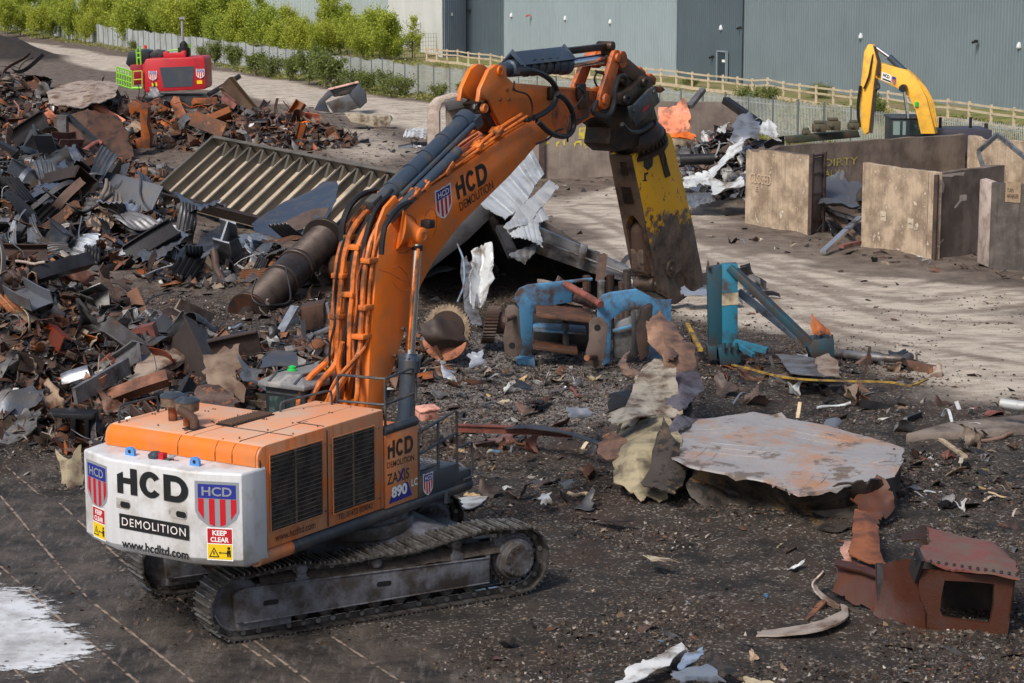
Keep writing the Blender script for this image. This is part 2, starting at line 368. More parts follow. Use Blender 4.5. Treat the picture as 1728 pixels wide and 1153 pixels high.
X = u_[None, :] * half[:, None]; X[:, 0] -= 900; X[:, -1] += 900
Y = np.repeat(ys[:, None], NC, 1); Z = gz(X, Y)
me = bpy.data.meshes.new('ground'); nv = NR * NC
co = np.stack([X, Y, Z], -1).reshape(-1, 3)
i, j = np.meshgrid(np.arange(NR - 1), np.arange(NC - 1), indexing='ij'); a = (i * NC + j).ravel()
fc = np.stack([a, a + 1, a + NC + 1, a + NC], 1)
me.vertices.add(nv); me.vertices.foreach_set('co', co.ravel()); me.loops.add(fc.size); me.loops.foreach_set('vertex_index', fc.ravel())
me.polygons.add(len(fc)); me.polygons.foreach_set('loop_start', np.arange(len(fc)) * 4); me.polygons.foreach_set('loop_total', np.full(len(fc), 4))
me.update(calc_edges=True); me.validate(); me.polygons.foreach_set('use_smooth', [True] * len(me.polygons))
x, y = co[:, 0], co[:, 1]; nz = fbm(x * .6, y * .6, 4); nz2 = fbm(x * .15 + 3, y * .15, 4)
pale = sm(poly_sd(x, y, PALE) + (nz2 - .45) * 7 + (nz - .45) * 2, -.6, 1.6)
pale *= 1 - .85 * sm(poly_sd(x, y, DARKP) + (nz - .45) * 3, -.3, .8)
rd = line_d(x, y, ROAD); road = sm(-rd + 4.6 + (nz2 - .45) * 3, -.7, .8) * sm(y, 120, 140)
fp = sm(poly_sd(x, y, FARPALE) + (nz2 - .45) * 6, -1, 2) * .7
pd = sdist_line(x, y, PAL)
grass = np.clip(sm(pd + (nz - .45) * 3, -2.6, -1.2), 0, 1)
slab = sm(poly_sd(x, y, SLAB) + (nz - .45) * 3.4, -.5, .7)
grav = sm(poly_sd(x, y, GRAV1) + (nz2 - .45) * 4, -1, 1.5)
mx = np.maximum
tyre = np.zeros(nv)
nr_ = (y > 50) & (y < 105) & (np.abs(x) < 30)
for q_ in TYRE:
    cq = [(v.x, v.y) for v in cr([V(a_, b_, 0) for a_, b_ in q_], 6)]; dd_ = line_d(x[nr_], y[nr_], cq); tyre[nr_] = np.maximum(tyre[nr_], np.maximum(sm(-np.abs(dd_ - 1.15) + .34, 0, .14), 0) * (.5 + .5 * (nz[nr_] > .4)))
ca = me.color_attributes.new('mask_a', 'FLOAT_COLOR', 'POINT'); ca.data.foreach_set('color', np.stack([mx(mx(pale, road), fp), grass, slab, tyre], 1).ravel().astype('f4'))
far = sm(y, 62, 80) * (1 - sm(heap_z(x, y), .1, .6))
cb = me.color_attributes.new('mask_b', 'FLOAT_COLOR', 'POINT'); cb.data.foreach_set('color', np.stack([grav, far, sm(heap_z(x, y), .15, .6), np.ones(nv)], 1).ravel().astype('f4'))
# ground material
m, t, b = newmat('yard_ground'); M['ground'] = m
tc = t.nodes.new('ShaderNodeTexCoord').outputs['Object']
A = t.nodes.new('ShaderNodeVertexColor'); A.layer_name = 'mask_a'; B = t.nodes.new('ShaderNodeVertexColor'); B.layer_name = 'mask_b'
sa = t.nodes.new('ShaderNodeSeparateColor'); t.links.new(A.outputs[0], sa.inputs[0]); sb = t.nodes.new('ShaderNodeSeparateColor'); t.links.new(B.outputs[0], sb.inputs[0])
n1 = _noise(t, 1.1, 10, tc, .7); n2 = _noise(t, 9, 8, tc, .75); n3 = _noise(t, .33, 6, tc, .6)
vo = t.nodes.new('ShaderNodeTexVoronoi'); vo.inputs['Scale'].default_value = 24; t.links.new(tc, vo.inputs['Vector'])
vsep = t.nodes.new('ShaderNodeSeparateColor'); t.links.new(vo.outputs['Color'], vsep.inputs[0])
dirt = _mix(t, _ramp(t, n1, .40, .62), (.011, .008, .006), (.058, .042, .030))  # dark wet near dirt, darkened further to paint in the foreground shade
dirt = _mix(t, _ramp(t, n3, .50, .66), dirt, (.062, .034, .020))
dirt = _mix(t, _math(t, 'MULTIPLY', _ramp(t, vsep.outputs[0], .82, .98), _ramp(t, n1, .38, .56)), dirt, (.30, .27, .245))
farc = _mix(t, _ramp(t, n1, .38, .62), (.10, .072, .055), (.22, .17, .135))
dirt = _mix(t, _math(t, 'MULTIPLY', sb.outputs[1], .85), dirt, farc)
grv = _mix(t, _ramp(t, vsep.outputs[1], .1, .95), (.045, .037, .033), (.30, .27, .25))
dirt = _mix(t, _math(t, 'MULTIPLY', sb.outputs[0], _ramp(t, n1, .35, .5)), dirt, grv)
mpt = t.nodes.new('ShaderNodeMapping'); mpt.inputs['Scale'].default_value = (.55, .95, 1); mpt.inputs['Rotation'].default_value = (0, 0, R(-22)); t.links.new(tc, mpt.inputs[0])
nst = _noise(t, 1.3, 8, mpt.outputs[0], .7)
palec = _mix(t, _ramp(t, nst, .34, .56), (.27, .215, .17), (.60, .52, .43))
wv = t.nodes.new('ShaderNodeTexWave'); wv.bands_direction = 'Y'; wv.inputs['Scale'].default_value = 1.5; wv.inputs['Distortion'].default_value = 1.2; t.links.new(tc, wv.inputs['Vector'])
palec = _mix(t, _math(t, 'MULTIPLY', A.outputs['Alpha'], _ramp(t, wv.outputs[1], -.2, .9)), palec, (.20, .15, .115))
palec = _mix(t, _ramp(t, n2, .58, .78), palec, (.33, .265, .205))
dirt = _mix(t, sa.outputs[0], dirt, palec)
slabc = _mix(t, _ramp(t, n1, .38, .64), (.020, .016, .013), (.12, .094, .074))
mps = t.nodes.new('ShaderNodeMapping'); mps.inputs['Scale'].default_value = (3.5, .7, 1); mps.inputs['Rotation'].default_value = (0, 0, R(60)); t.links.new(tc, mps.inputs[0])
slabc = _mix(t, _math(t, 'MULTIPLY', _ramp(t, _noise(t, 2.2, 6, mps.outputs[0], .7), .52, .66), .55), slabc, (.22, .19, .175))
dirt = _mix(t, sa.outputs[2], dirt, slabc)
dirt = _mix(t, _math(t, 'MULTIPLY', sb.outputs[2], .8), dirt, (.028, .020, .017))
gr = _mix(t, _ramp(t, n1, .38, .62), (.10, .115, .022), (.24, .25, .065)); gr = _mix(t, _ramp(t, n3, .45, .62), gr, (.26, .20, .10))
dirt = _mix(t, sa.outputs[1], dirt, gr)
t.links.new(dirt, b.inputs['Base Color'])
rr = _mix(t, sa.outputs[2], (.85, .85, .85), (.55, .55, .55)); t.links.new(rr, b.inputs['Roughness'])
h = _math(t, 'ADD', _math(t, 'MULTIPLY', n2, 1.0), _math(t, 'MULTIPLY', vsep.outputs[2], .5))
hh = _math(t, 'ADD', h, _math(t, 'MULTIPLY', n1, 1.6))
t.links.new(_bump(t, hh, .9, .09), b.inputs['Normal'])
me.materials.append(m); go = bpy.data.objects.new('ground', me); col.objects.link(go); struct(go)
# slab joints, near left
mj = MB()
JL = [((10, 796), (68, 838)), ((0, 838), (149, 1011)), ((149, 1011), (327, 1152)), ((0, 956), (79, 1026)), ((79, 1026), (233, 1152)), ((0, 1107), (48, 1152)), ((103, 1116), (145, 1152)), ((100, 850), (250, 985)), ((300, 1010), (470, 1130)), ((400, 1060), (560, 1180)), ((560, 1075), (720, 1180))]
for a_, b_ in JL:
    p, q = G(*a_), G(*b_); n_ = (q - p).cross(V(0, 0, 1)).normalized(); L = []; Rr = []
    k = max(3, int((q - p).length / .12))
    pts = [p + (q - p) * i_ / k for i_ in range(k + 1)]
    for i_ in range(k):
        if rnd.random() < .14: continue
        wv = .015 + .016 * rnd.random()
        q0, q1 = pts[i_], pts[i_ + 1]
        for q_ in (q0, q1): pass
        za, zb = gz1(q0.x, q0.y) + .008, gz1(q1.x, q1.y) + .008
        mj.add([(q0.x - n_.x * wv, q0.y - n_.y * wv, za), (q0.x + n_.x * wv, q0.y + n_.y * wv, za), (q1.x + n_.x * wv, q1.y + n_.y * wv, zb), (q1.x - n_.x * wv, q1.y - n_.y * wv, zb)], [(0, 1, 2, 3)])
struct(mj.out('ground_joints', mat('joint_filler', (.26, .20, .16), .8, dirt=(.07, .05, .04), damt=.5, dscale=3), smooth=False))
# wet puddle; its sky reflection is painted in as a pale base colour
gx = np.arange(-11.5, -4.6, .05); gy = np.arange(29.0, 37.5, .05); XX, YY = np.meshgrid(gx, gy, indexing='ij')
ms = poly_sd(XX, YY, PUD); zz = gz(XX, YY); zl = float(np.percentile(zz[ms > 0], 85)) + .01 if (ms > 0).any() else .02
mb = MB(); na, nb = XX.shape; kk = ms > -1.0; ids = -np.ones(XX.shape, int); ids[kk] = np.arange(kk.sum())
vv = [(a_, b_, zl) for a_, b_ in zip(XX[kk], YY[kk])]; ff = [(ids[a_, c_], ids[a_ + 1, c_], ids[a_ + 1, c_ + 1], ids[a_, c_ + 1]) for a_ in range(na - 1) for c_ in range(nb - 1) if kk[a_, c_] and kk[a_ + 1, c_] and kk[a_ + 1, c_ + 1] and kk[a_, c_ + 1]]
mb.add(vv, ff); m, t, b = newmat('puddle_painted_reflection'); tc = t.nodes.new('ShaderNodeTexCoord').outputs['Object']
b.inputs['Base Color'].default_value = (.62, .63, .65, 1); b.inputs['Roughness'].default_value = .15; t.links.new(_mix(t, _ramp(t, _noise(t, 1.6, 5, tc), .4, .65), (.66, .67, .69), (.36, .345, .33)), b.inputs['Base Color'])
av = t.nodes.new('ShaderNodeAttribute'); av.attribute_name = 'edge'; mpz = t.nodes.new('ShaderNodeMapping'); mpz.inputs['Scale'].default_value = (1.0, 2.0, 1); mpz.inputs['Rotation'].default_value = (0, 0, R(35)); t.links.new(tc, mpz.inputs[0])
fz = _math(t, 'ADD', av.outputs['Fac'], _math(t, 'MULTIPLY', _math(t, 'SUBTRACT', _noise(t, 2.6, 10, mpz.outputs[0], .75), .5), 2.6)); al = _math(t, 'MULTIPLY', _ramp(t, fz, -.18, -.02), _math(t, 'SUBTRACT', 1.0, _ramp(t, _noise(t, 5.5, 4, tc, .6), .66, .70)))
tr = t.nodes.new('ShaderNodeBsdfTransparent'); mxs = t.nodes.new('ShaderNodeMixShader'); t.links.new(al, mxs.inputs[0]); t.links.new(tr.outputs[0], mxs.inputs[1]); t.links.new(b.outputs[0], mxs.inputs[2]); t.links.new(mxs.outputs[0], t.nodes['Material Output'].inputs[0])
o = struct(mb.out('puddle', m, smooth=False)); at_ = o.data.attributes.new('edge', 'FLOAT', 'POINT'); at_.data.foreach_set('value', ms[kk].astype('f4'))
# ================================================================ WAREHOUSES
def clad(name, c, scale=2.6, depth=.35, metal=.1):
    m, t, b = newmat(name); tc = t.nodes.new('ShaderNodeTexCoord').outputs['Object']
    n = _noise(t, .25, 4, tc); cc = _mix(t, _ramp(t, n, .35, .7), tuple(v * .93 for v in c), tuple(min(1, v * 1.06) for v in c))
    mp = t.nodes.new('ShaderNodeMapping'); mp.inputs['Scale'].default_value = (2.5, 2.5, .12); t.links.new(tc, mp.inputs[0])
    cc = _mix(t, _math(t, 'MULTIPLY', _ramp(t, _noise(t, 1, 4, mp.outputs[0]), .5, .8), .25), cc, tuple(v * .6 for v in c))
    t.links.new(cc, b.inputs['Base Color']); b.inputs['Roughness'].default_value = .45; b.inputs['Metallic'].default_value = metal
    return m
def ribwall(mb, p, q, z0, z1, pitch=.33, dp=.035, mi=0, nrm=None):
    """trapezoid-profiled wall cladding from p to q, real ribs"""
    d = q - p; L = d.length; d = d / L; n = V(d.y, -d.x, 0)
    if n.y > 0 and nrm is None: n = -n
    if nrm is not None: n = nrm
    k = int(L / pitch); pts = []
    for i_ in range(k):
        s0 = i_ * pitch
        for f_, o_ in ((0, 0), (.55, 0), (.68, dp), (.87, dp)):
            pts.append(p + d * (s0 + f_ * pitch) + n * o_)
    pts.append(q)
    vv = [(v.x, v.y, z0) for v in pts] + [(v.x, v.y, z1) for v in pts]; N = len(pts)
    mb.add(vv, [(i_, i_ + 1, N + i_ + 1, N + i_) for i_ in range(N - 1)], mi)
def wl(px, Y): g = D(px, 100, Y); return V(g.x, g.y, 0)
pd_ = (POST[2] - POST[0]); pd_.z = 0; pd_.normalize(); pn = V(-pd_.y, pd_.x, 0)
if pn.y < 0: pn = -pn
base = POST[1] + pn * 7.5; base.z = 0
def on_wall(px, off=0):
    """point of the wall plane seen at photo column px"""
    d = ray(px, 100); b0 = base + pn * off; tt = (V(0, 0, 0) - b0).dot(pn) / -(V(d.x, d.y, 0)).dot(pn); return V(d.x * tt, d.y * tt, 0)
wh = thing('warehouse', 'long grey metal-clad warehouse with darker slate bands along the right background', 'warehouse', tuple(on_wall(1200)))
cl = clad('pale_grey_cladding', (.285, .35, .38)); cs = clad('slate_cladding', (.085, .118, .142)); cm_ = clad('mid_grey_cladding', (.17, .215, .24)); cw = clad('white_cladding', (.78, .78, .77)); cb_ = clad('blue_grey_cladding', (.25, .31, .38))
for (a_, b_, mm, nm, off, pitch) in ((787, 848, cs, 'slate panel bay at the left corner', 0, .33), (848, 1143, cl, 'pale grey cladding', .12, .33), (1143, 1250, cs, 'dark slate door bay', -.12, .33), (1250, 2250, cm_, 'mid grey ribbed cladding', .12, .33)):
    mb = MB(); ribwall(mb, on_wall(a_, off), on_wall(b_, off), .6, 15, pitch, .04)
    p_, q_ = on_wall(a_, off), on_wall(b_, off)
    for e_ in (p_, q_): mb.bar((e_.x, e_.y, .6), (e_.x, e_.y, 15), .12, .16)
    o = mb.out('wall', mm, wh, smooth=False); o['label'] = nm
mb = MB(); p0 = on_wall(787); p1 = p0 + V(-2.6, 4.8, 0); g = D(745, 60, 218); p1 = V(g.x, g.y + 3, 0); ribwall(mb, p1, p0, .6, 15, .5, .1); mb.out('wall', cb_, wh, smooth=False)['label'] = 'blue grey ribbed return wall'
g = D(655, 60, 262); p2 = V(g.x, g.y, 0); mb = MB(); ribwall(mb, p2, p1, .6, 15, .9, .02); mb.out('wall', cw, wh, smooth=False)['label'] = 'bright white end wall'
mb = MB(); top = [on_wall(2250, .12), on_wall(787), p1, p2, p2 + V(40, 90, 0), on_wall(2250, 60)]; mb.prism([(v.x, v.y, 15) for v in top], (0, 0, .5)); mb.out('roof', M['roofgrey'], wh)
# door in the slate bay
dl, dr = on_wall(1211.5, -.30), on_wall(1227, -.30); dd = (dr - dl)
mb = MB(); mb.prism([(dl.x, dl.y, 1), (dr.x, dr.y, 1), (dr.x, dr.y, 3.45), (dl.x, dl.y, 3.45)], -pn * .06)
do = mb.out('door', mat('dark_door', (.03, .045, .06), .5), wh)
mb = MB()
for a_, b_ in ((V(dl.x, dl.y, 1), V(dl.x, dl.y, 3.55)), (V(dl.x, dl.y, 3.5), V(dr.x, dr.y, 3.5)), (V(dr.x, dr.y, 3.55), V(dr.x, dr.y, 1))): mb.bar(a_ - pn * .04, b_ - pn * .04, .12, .2, up=pn)
mb.out('frame', mat('grey_frame', (.22, .27, .30), .5), do)
mb = MB(); c_ = dl + dd * .7; mb.obox((c_.x, c_.y, 2.75) , dd.normalized() * .22, pn * .1, V(0, 0, .1)); mb.out('notice', M['white_letter'], do)
# lamps on the walls
lampm = mat('white_lamp_housing', (.55, .58, .60), .35, bump=0)
def lamp(px, py, off=0, nm='bulkhead_lamp', s_=.30, lab='', p=None):
    if p is None:
        n_ = pn; b0 = on_wall(px, off); q = PL(px, py, b0, pn)
    else: q = p; n_ = pn
    mb = MB(); mb.lathe(q - n_ * .02 + V(0, 0, s_ * .75), V(0, 0, -1), [(0, .03), (s_ * .12, s_ * .28), (s_ * .6, s_ * .52), (s_ * 1.2, s_ * .60), (s_ * 1.5, s_ * .38), (s_ * 1.55, .02)], 12)
    return mb
wl_names = [(863, 26, 'small wall lamp high on the pale cladding just right of the slate corner bay'), (954, 31, 'wall lamp on the pale cladding straight above the long boom, second from right there'), (1030, 37, 'wall lamp on pale cladding above the hydraulic cylinder rod end'), (1217, 47, 'large wall lamp high on the dark slate door bay'), (1217, 91, 'white lamp directly above the dark doorway'), (1453, 61, 'lamp on the ribbed grey wall above the tip of the yellow excavator'), (1720, 77, 'lamp on the ribbed grey wall at the right edge of the photo')]
for px, py, lab in wl_names:
    off = -.16 if 1143 < px < 1250 else .08
    mb = lamp(px, py, off); solo(mb, 'wall_lamp', lampm, lab, 'lamp', 'bulkhead lamps on the warehouse wall')
for px, py, lab, g_ in [(892.5, 26, 'small round reddish sounder on the pale cladding between two lamps', 1), (1249, 47, 'small camera on the right edge of the slate bay', 0), (1647, 70, 'small dark camera bracket on the ribbed grey wall', 0), (1202.5, 96, 'tiny black entry box left of the warehouse door', 0), (792, 17, 'small dark camera on the slate corner bay', 0)]:
    q = PL(px, py, on_wall(px, -.18), pn); mb = MB(); mb.obox(q, V(.12, 0, 0), V(0, .12, 0), V(0, 0, .1)); mb.cyl(q, q - pn * .3 - V(0, 0, .08), .07, .09)
    solo(mb, 'alarm_sounder' if g_ else 'wall_camera', mat('alarm_red', (.5, .1, .1), .5) if g_ else M['black'], lab, 'alarm' if g_ else 'camera')
# pale warehouse, far left
w2 = thing('warehouse', 'pale grey-green warehouse rising behind the row of birch trees', 'warehouse', tuple(D(500, 60, 300)))
mb = MB(); a_, b_ = D(656, 60, 272), D(-260, 60, 470); a_.z = b_.z = 0; ribwall(mb, b_, a_, .4, 15, .8, .05); mb.out('wall', clad('grey_green_cladding', (.37, .425, .43)), w2, smooth=False)
mb = MB(); mb.prism([(v.x, v.y, 15) for v in (a_, b_, b_ + V(60, 80, 0), a_ + V(40, 60, 0))], (0, 0, .5)); mb.out('roof', M['roofgrey'], w2)
for px, py, Y_, lab in [(596, 27, 283.0, 'white wall lamp above the tallest birches on the pale far wall'), (494.5, 20, 303.0, 'white wall lamp on the pale far wall, middle one over the trees'), (403, 13, 324.0, 'white wall lamp on the pale far wall farthest to the left')]:
    t_ = (b_ - a_); nn_ = V(t_.y, -t_.x, 0).normalized(); q = PL(px, py, a_, nn_); q = q - (nn_ if nn_.y > 0 else -nn_) * .1
    solo(lamp(0, 0, p=q, s_=.48), 'wall_lamp', lampm, lab, 'lamp', 'bulkhead lamps on the far wall')
q = p2 + (p1 - p2) * .62; q2 = PL(710, 37, p2, V((p1 - p2).y, -(p1 - p2).x, 0).normalized()); solo(lamp(0, 0, p=q2 - V(.25, .25, 0), s_=.4), 'wall_lamp', lampm, 'white wall lamp on the bright white end wall', 'lamp')
q2 = PL(762.6, 24, p1, V((p0 - p1).y, -(p0 - p1).x, 0).normalized()); mb = MB(); mb.obox(q2 - V(.2, .2, 0), V(.3, 0, 0), V(0, .2, 0), V(0, 0, .16)); solo(mb, 'wall_camera', lampm, 'white camera housing on the blue grey return wall', 'camera')
# ================================================================ FENCES
def seg_iter(L, step, s0=0):
    out = []; 
    for a_, b_ in zip(L[:-1], L[1:]):
        d = b_ - a_; l = d.length; s_ = s0
        while s_ < l: out.append((a_ + d * (s_ / l), d / l)); s_ += step
        s0 = s_ - l
    return out
galvm = mat('galvanised_palisade', (.42, .45, .46), .45, .45, dirt=(.30, .31, .30), damt=.4, dscale=.5, bump=0)
pf = thing('palisade_fence', 'long galvanised steel palisade fence running along the far side of the yard', 'fence', tuple(PAL[3]))
mb = MB(); wp = .075
for p_, d_ in seg_iter(PAL, .155):
    if p_.x < -95 or p_.x > 45: continue
    n_ = V(d_.y, -d_.x, 0); z_ = gz1(p_.x, p_.y); t_ = 2.45 + rnd.uniform(-.02, .02); a_ = V(p_.x, p_.y, z_)
    l_ = a_ - d_ * wp / 2 - n_ * .0; r_ = a_ + d_ * wp / 2; m_ = a_ + n_ * -.03 if n_.y > 0 else a_ + n_ * .03
    mb.add([l_, m_, r_, l_ + V(0, 0, t_ - .15), m_ + V(0, 0, t_ - .05), r_ + V(0, 0, t_ - .15)], [(0, 1, 4, 3), (1, 2, 5, 4)])
mb.out('pales', galvm, pf, smooth=False)
mb = MB()
for a_, b_ in zip(PAL[:-1], PAL[1:]):
    k = max(1, int((b_ - a_).length / 6))
    for i_ in range(k):
        p_, q_ = a_.lerp(b_, i_ / k), a_.lerp(b_, (i_ + 1) / k)
        for hz_ in (.5, 2.05): mb.bar((p_.x, p_.y + .05, gz1(p_.x, p_.y) + hz_), (q_.x, q_.y + .05, gz1(q_.x, q_.y) + hz_), .05, .05)
mb.out('rails', galvm, pf, smooth=False)
postm = mat('dark_fence_post', (.13, .15, .16), .5, .2, bump=0); n_ = 0
for p_, d_ in seg_iter(PAL, 2.75):
    if p_.x < -90 or p_.x > 36 or n_ > 98: continue
    mb = MB(); z_ = gz1(p_.x, p_.y); mb.box(p_.x - .05, p_.x + .05, p_.y - .14, p_.y + .02, z_, z_ + 2.5); mb.out('post', postm, pf, smooth=False); n_ += 1
timber = mat('pale_timber', (.52, .43, .30), .75, 0, dirt=(.34, .27, .18), damt=.4, dscale=1.5, bump=.1)
tf = thing('timber_fence', 'pale timber post and rail fence in front of the grey warehouse', 'fence', tuple(POST[1]))
mr = MB(); prev = None
for p_, d_ in seg_iter(POST, 2.35):
    z_ = gz1(p_.x, p_.y); mb = MB(); mb.box(p_.x - .08, p_.x + .08, p_.y - .07, p_.y + .07, z_ - .1, z_ + 1.35); mb.out('post', timber, tf, smooth=False)
    if prev:
        for hz_ in (.45, .82, 1.2): 
            if hz_ < .5 and True: continue
            mb = MB(); mb.bar((prev.x, prev.y - .1, prev.z + hz_), (p_.x, p_.y - .1, z_ + hz_), .045, .13); mb.out('rail', timber, tf, smooth=False)
        mb = MB(); mb.bar((prev.x, prev.y + .1, prev.z + .12), (p_.x, p_.y + .1, z_ + .12), .05, .24); mb.out('gravel_board', timber, tf, smooth=False)
    prev = V(p_.x, p_.y, z_)
# dark mesh fence between trees and white wall
mf = thing('mesh_fence', 'dark green mesh fence with tall posts before the white warehouse wall', 'fence', tuple(G(700, 105, 1)))
L = [G(560, 92, 1), G(640, 100, 1), G(745, 96, 1.0), G(788, 92, 1.0)]
for p_, d_ in seg_iter(L, 4.2): mb = MB(); mb.box(p_.x - .06, p_.x + .06, p_.y - .06, p_.y + .06, .8, 3.6); mb.out('post', M['black'], mf)
mb = MB(); 
for p_, d_ in seg_iter(L, .35): mb.box(p_.x - .012, p_.x + .012, p_.y - .012, p_.y + .012, .9, 3.4)
for a_, b_ in zip(L[:-1], L[1:]):
    for k in range(7): mb.bar((a_.x, a_.y, 1 + k * .4), (b_.x, b_.y, 1 + k * .4), .02, .02)
mb.out('wire_mesh', M['darkpaint'], mf, smooth=False)
# ================================================================ VEGETATION
def leafm(name, a, b_, c=None):
    m, t, b = newmat(name); oi = t.nodes.new('ShaderNodeVertexColor'); oi.layer_name = 'Col'
    sp = t.nodes.new('ShaderNodeSeparateColor'); t.links.new(oi.outputs[0], sp.inputs[0])
    cc = _mix(t, sp.outputs[0], a, b_)
    ob = t.nodes.new('ShaderNodeObjectInfo'); cc = _mix(t, _math(t, 'MULTIPLY', ob.outputs['Random'], .5), cc, c or a)
    t.links.new(cc, b.inputs['Base Color']); b.inputs['Roughness'].default_value = .6
    tr = t.nodes.new('ShaderNodeBsdfTranslucent'); t.links.new(cc, tr.inputs[0]); mx_ = t.nodes.new('ShaderNodeMixShader'); mx_.inputs[0].default_value = .35
    t.links.new(b.outputs[0], mx_.inputs[1]); t.links.new(tr.outputs[0], mx_.inputs[2]); t.links.new(mx_.outputs[0], t.nodes['Material Output'].inputs[0])
    return m
L_birch = leafm('spring_leaves', (.15, .24, .025), (.46, .52, .06), (.46, .46, .05)); L_bush = leafm('bramble_leaves', (.07, .12, .025), (.20, .25, .05), (.22, .22, .06)); L_dry = leafm('dry_grass', (.20, .21, .045), (.38, .32, .12), (.15, .2, .04))
bark = mat('bark', (.16, .13, .10), .8, bump=.4)
def leaf_mesh(name, pts, size, mat_, rs, aspect=.7):
    """many small bent leaf-clump quads at pts"""
    n = len(pts); a = rs.normal(size=(n, 3)); a /= np.linalg.norm(a, axis=1, keepdims=True); b = np.cross(a, rs.normal(size=(n, 3))); b /= np.linalg.norm(b, axis=1, keepdims=True) + 1e-9
    sz = size * (.5 + rs.rand(n, 1)); a = a * sz; b = b * sz * aspect
    q = np.stack([pts - a, pts - b * .8, pts + a, pts + b], 1).reshape(-1, 3)
    f = np.arange(4 * n).reshape(-1, 4); me = bpy.data.meshes.new(name)
    me.vertices.add(4 * n); me.vertices.foreach_set('co', q.ravel()); me.loops.add(4 * n); me.loops.foreach_set('vertex_index', f.ravel())
    me.polygons.add(n); me.polygons.foreach_set('loop_start', np.arange(n) * 4); me.polygons.foreach_set('loop_total', np.full(n, 4)); me.update(calc_edges=True)
    c = np.repeat(rs.rand(n), 4); ca = me.color_attributes.new('Col', 'FLOAT_COLOR', 'POINT'); ca.data.foreach_set('color', np.stack([c, c, c, np.ones(4 * n)], 1).ravel().astype('f4'))
    me.materials.append(mat_); return me
def tree_proto(seed, H_, W_, n, lm, leaf=.16, sparse=0):
    rs = np.random.RandomState(seed); mb = MB(); tips = []
    tr = [V(0, 0, 0)]
    for i_ in range(1, 8): tr.append(V(rs.normal() * .05 * i_, rs.normal() * .05 * i_, H_ * .93 * i_ / 7))
    mb.tube(tr, [.09 * (1 - i_ / 8.5) + .012 for i_ in range(8)], 6)
    for i_ in range(26 if not sparse else 18):
        h_ = rs.uniform(.12, .9); p_ = tr[int(h_ * 7)].lerp(tr[min(7, int(h_ * 7) + 1)], (h_ * 7) % 1); an = rs.uniform(0, 6.28); ln = W_ * (1.05 - h_ * .75) * rs.uniform(.5, 1.1)
        e_ = p_ + V(math.cos(an) * ln, math.sin(an) * ln, ln * rs.uniform(.5, 1.3)); mid = p_.lerp(e_, .5) + V(0, 0, .1)
        mb.tube([p_, mid, e_], [.03, .02, .008], 4)
        for s_ in (.35, .6, .8, 1.0): tips.append(p_.lerp(e_, s_))
    tips.append(tr[-1]); tips = np.array(tips); k = rs.randint(0, len(tips), n)
    pts = tips[k] + rs.normal(size=(n, 3)) * np.array([.30, .30, .34]) * W_ * .36 * (.5 + rs.rand(n, 1))
    pts[:, 2] = np.clip(pts[:, 2], .15, None)
    return mb, leaf_mesh('crown', pts, leaf, lm, rs)
def place_tree(proto, loc, s_, rz, name, label, cat, group):
    r = thing(name, label, cat, loc, group); r.scale = (s_, s_, s_); r.rotation_euler = (0, 0, rz)
    t_ = bpy.data.objects.new('trunk', proto[0]); c_ = bpy.data.objects.new('crown', proto[1])
    for o in (t_, c_): col.objects.link(o); o.parent = r
    return r
tp = []
for sd_, H_, W_, n in ((1, 6, 3.1, 11000), (2, 7, 2.9, 11000), (3, 5, 3.2, 9500), (4, 8, 2.5, 9000), (5, 8, 2.0, 2600)):
    mb, cm2 = tree_proto(sd_, H_, W_, n, L_birch, leaf=.10, sparse=n < 2000); o = mb.out('trunk', bark, link=False); tp.append((o.data, cm2))
# (px, base y, depth-ish z) along the bank beyond the palisade
trees = [(-30, 60, 2), (12, 52, 1), (50, 50, 0), (78, 44, 3), (118, 58, 1), (150, 54, 3), (182, 60, 0), (215, 62, 2), (250, 58, 1), (282, 66, 0), (318, 72, 2), (352, 66, 1), (385, 76, 3), (412, 84, 0), (440, 80, 4), (468, 92, 1), (500, 96, 2), (535, 98, 0), (556, 92, 3), (588, 92, 4), (612, 106, 2), (648, 108, 0), (668, 104, 2), (700, 100, 4), (30, 40, 1), (100, 36, 0), (165, 42, 2), (200, 44, 1), (268, 50, 0), (300, 50, 2), (335, 56, 1), (370, 62, 0), (400, 68, 2), (452, 74, 1), (485, 80, 0), (520, 84, 2), (572, 92, 0), (630, 98, 1), (655, 104, 0)] + [(8 + 27 * q_, 47 + 2.3 * q_ + (q_ % 3) * 2, 2) for q_ in range(25)]
trees.sort()
ORD = ['first', 'second', 'third', 'fourth', 'fifth', 'sixth', 'seventh', 'eighth', 'ninth', 'tenth', 'eleventh', 'twelfth', 'thirteenth', 'fourteenth', 'fifteenth', 'sixteenth', 'seventeenth', 'eighteenth', 'nineteenth', 'twentieth']
def nth(k): return ORD[k] if k < 20 else {29: 'thirtieth', 39: 'fortieth', 49: 'fiftieth', 59: 'sixtieth', 69: 'seventieth', 79: 'eightieth'}.get(k) or ['twenty-', 'thirty-', 'forty-', 'fifty-', 'sixty-', 'seventy-', 'eighty-'][k // 10 - 2] + ORD[k % 10]
size_words = ['bushy', 'rounded', 'low spreading', 'tall slender', 'thin sparse']
for k, (px, py, ty) in enumerate(trees):
    g = G(px, py, .9); ht = [6.5, 7, 5, 8, 7.5][ty]; sc_ = rnd.uniform(.75, 1.4) * (1.0 if px < 420 else .9) * (.72 if ty in (0, 1, 2) and px > 440 else .85)
    if px > 640: sc_ *= .85
    place_tree(tp[ty], (g.x, g.y, gz1(g.x, g.y) - .1), sc_, rnd.uniform(0, 6.28), 'birch_tree', 'yellow-green ' + size_words[ty] + ' young tree behind the palisade fence, ' + nth(k) + ' from the left', 'tree', 'young trees behind the palisade')
bp = []
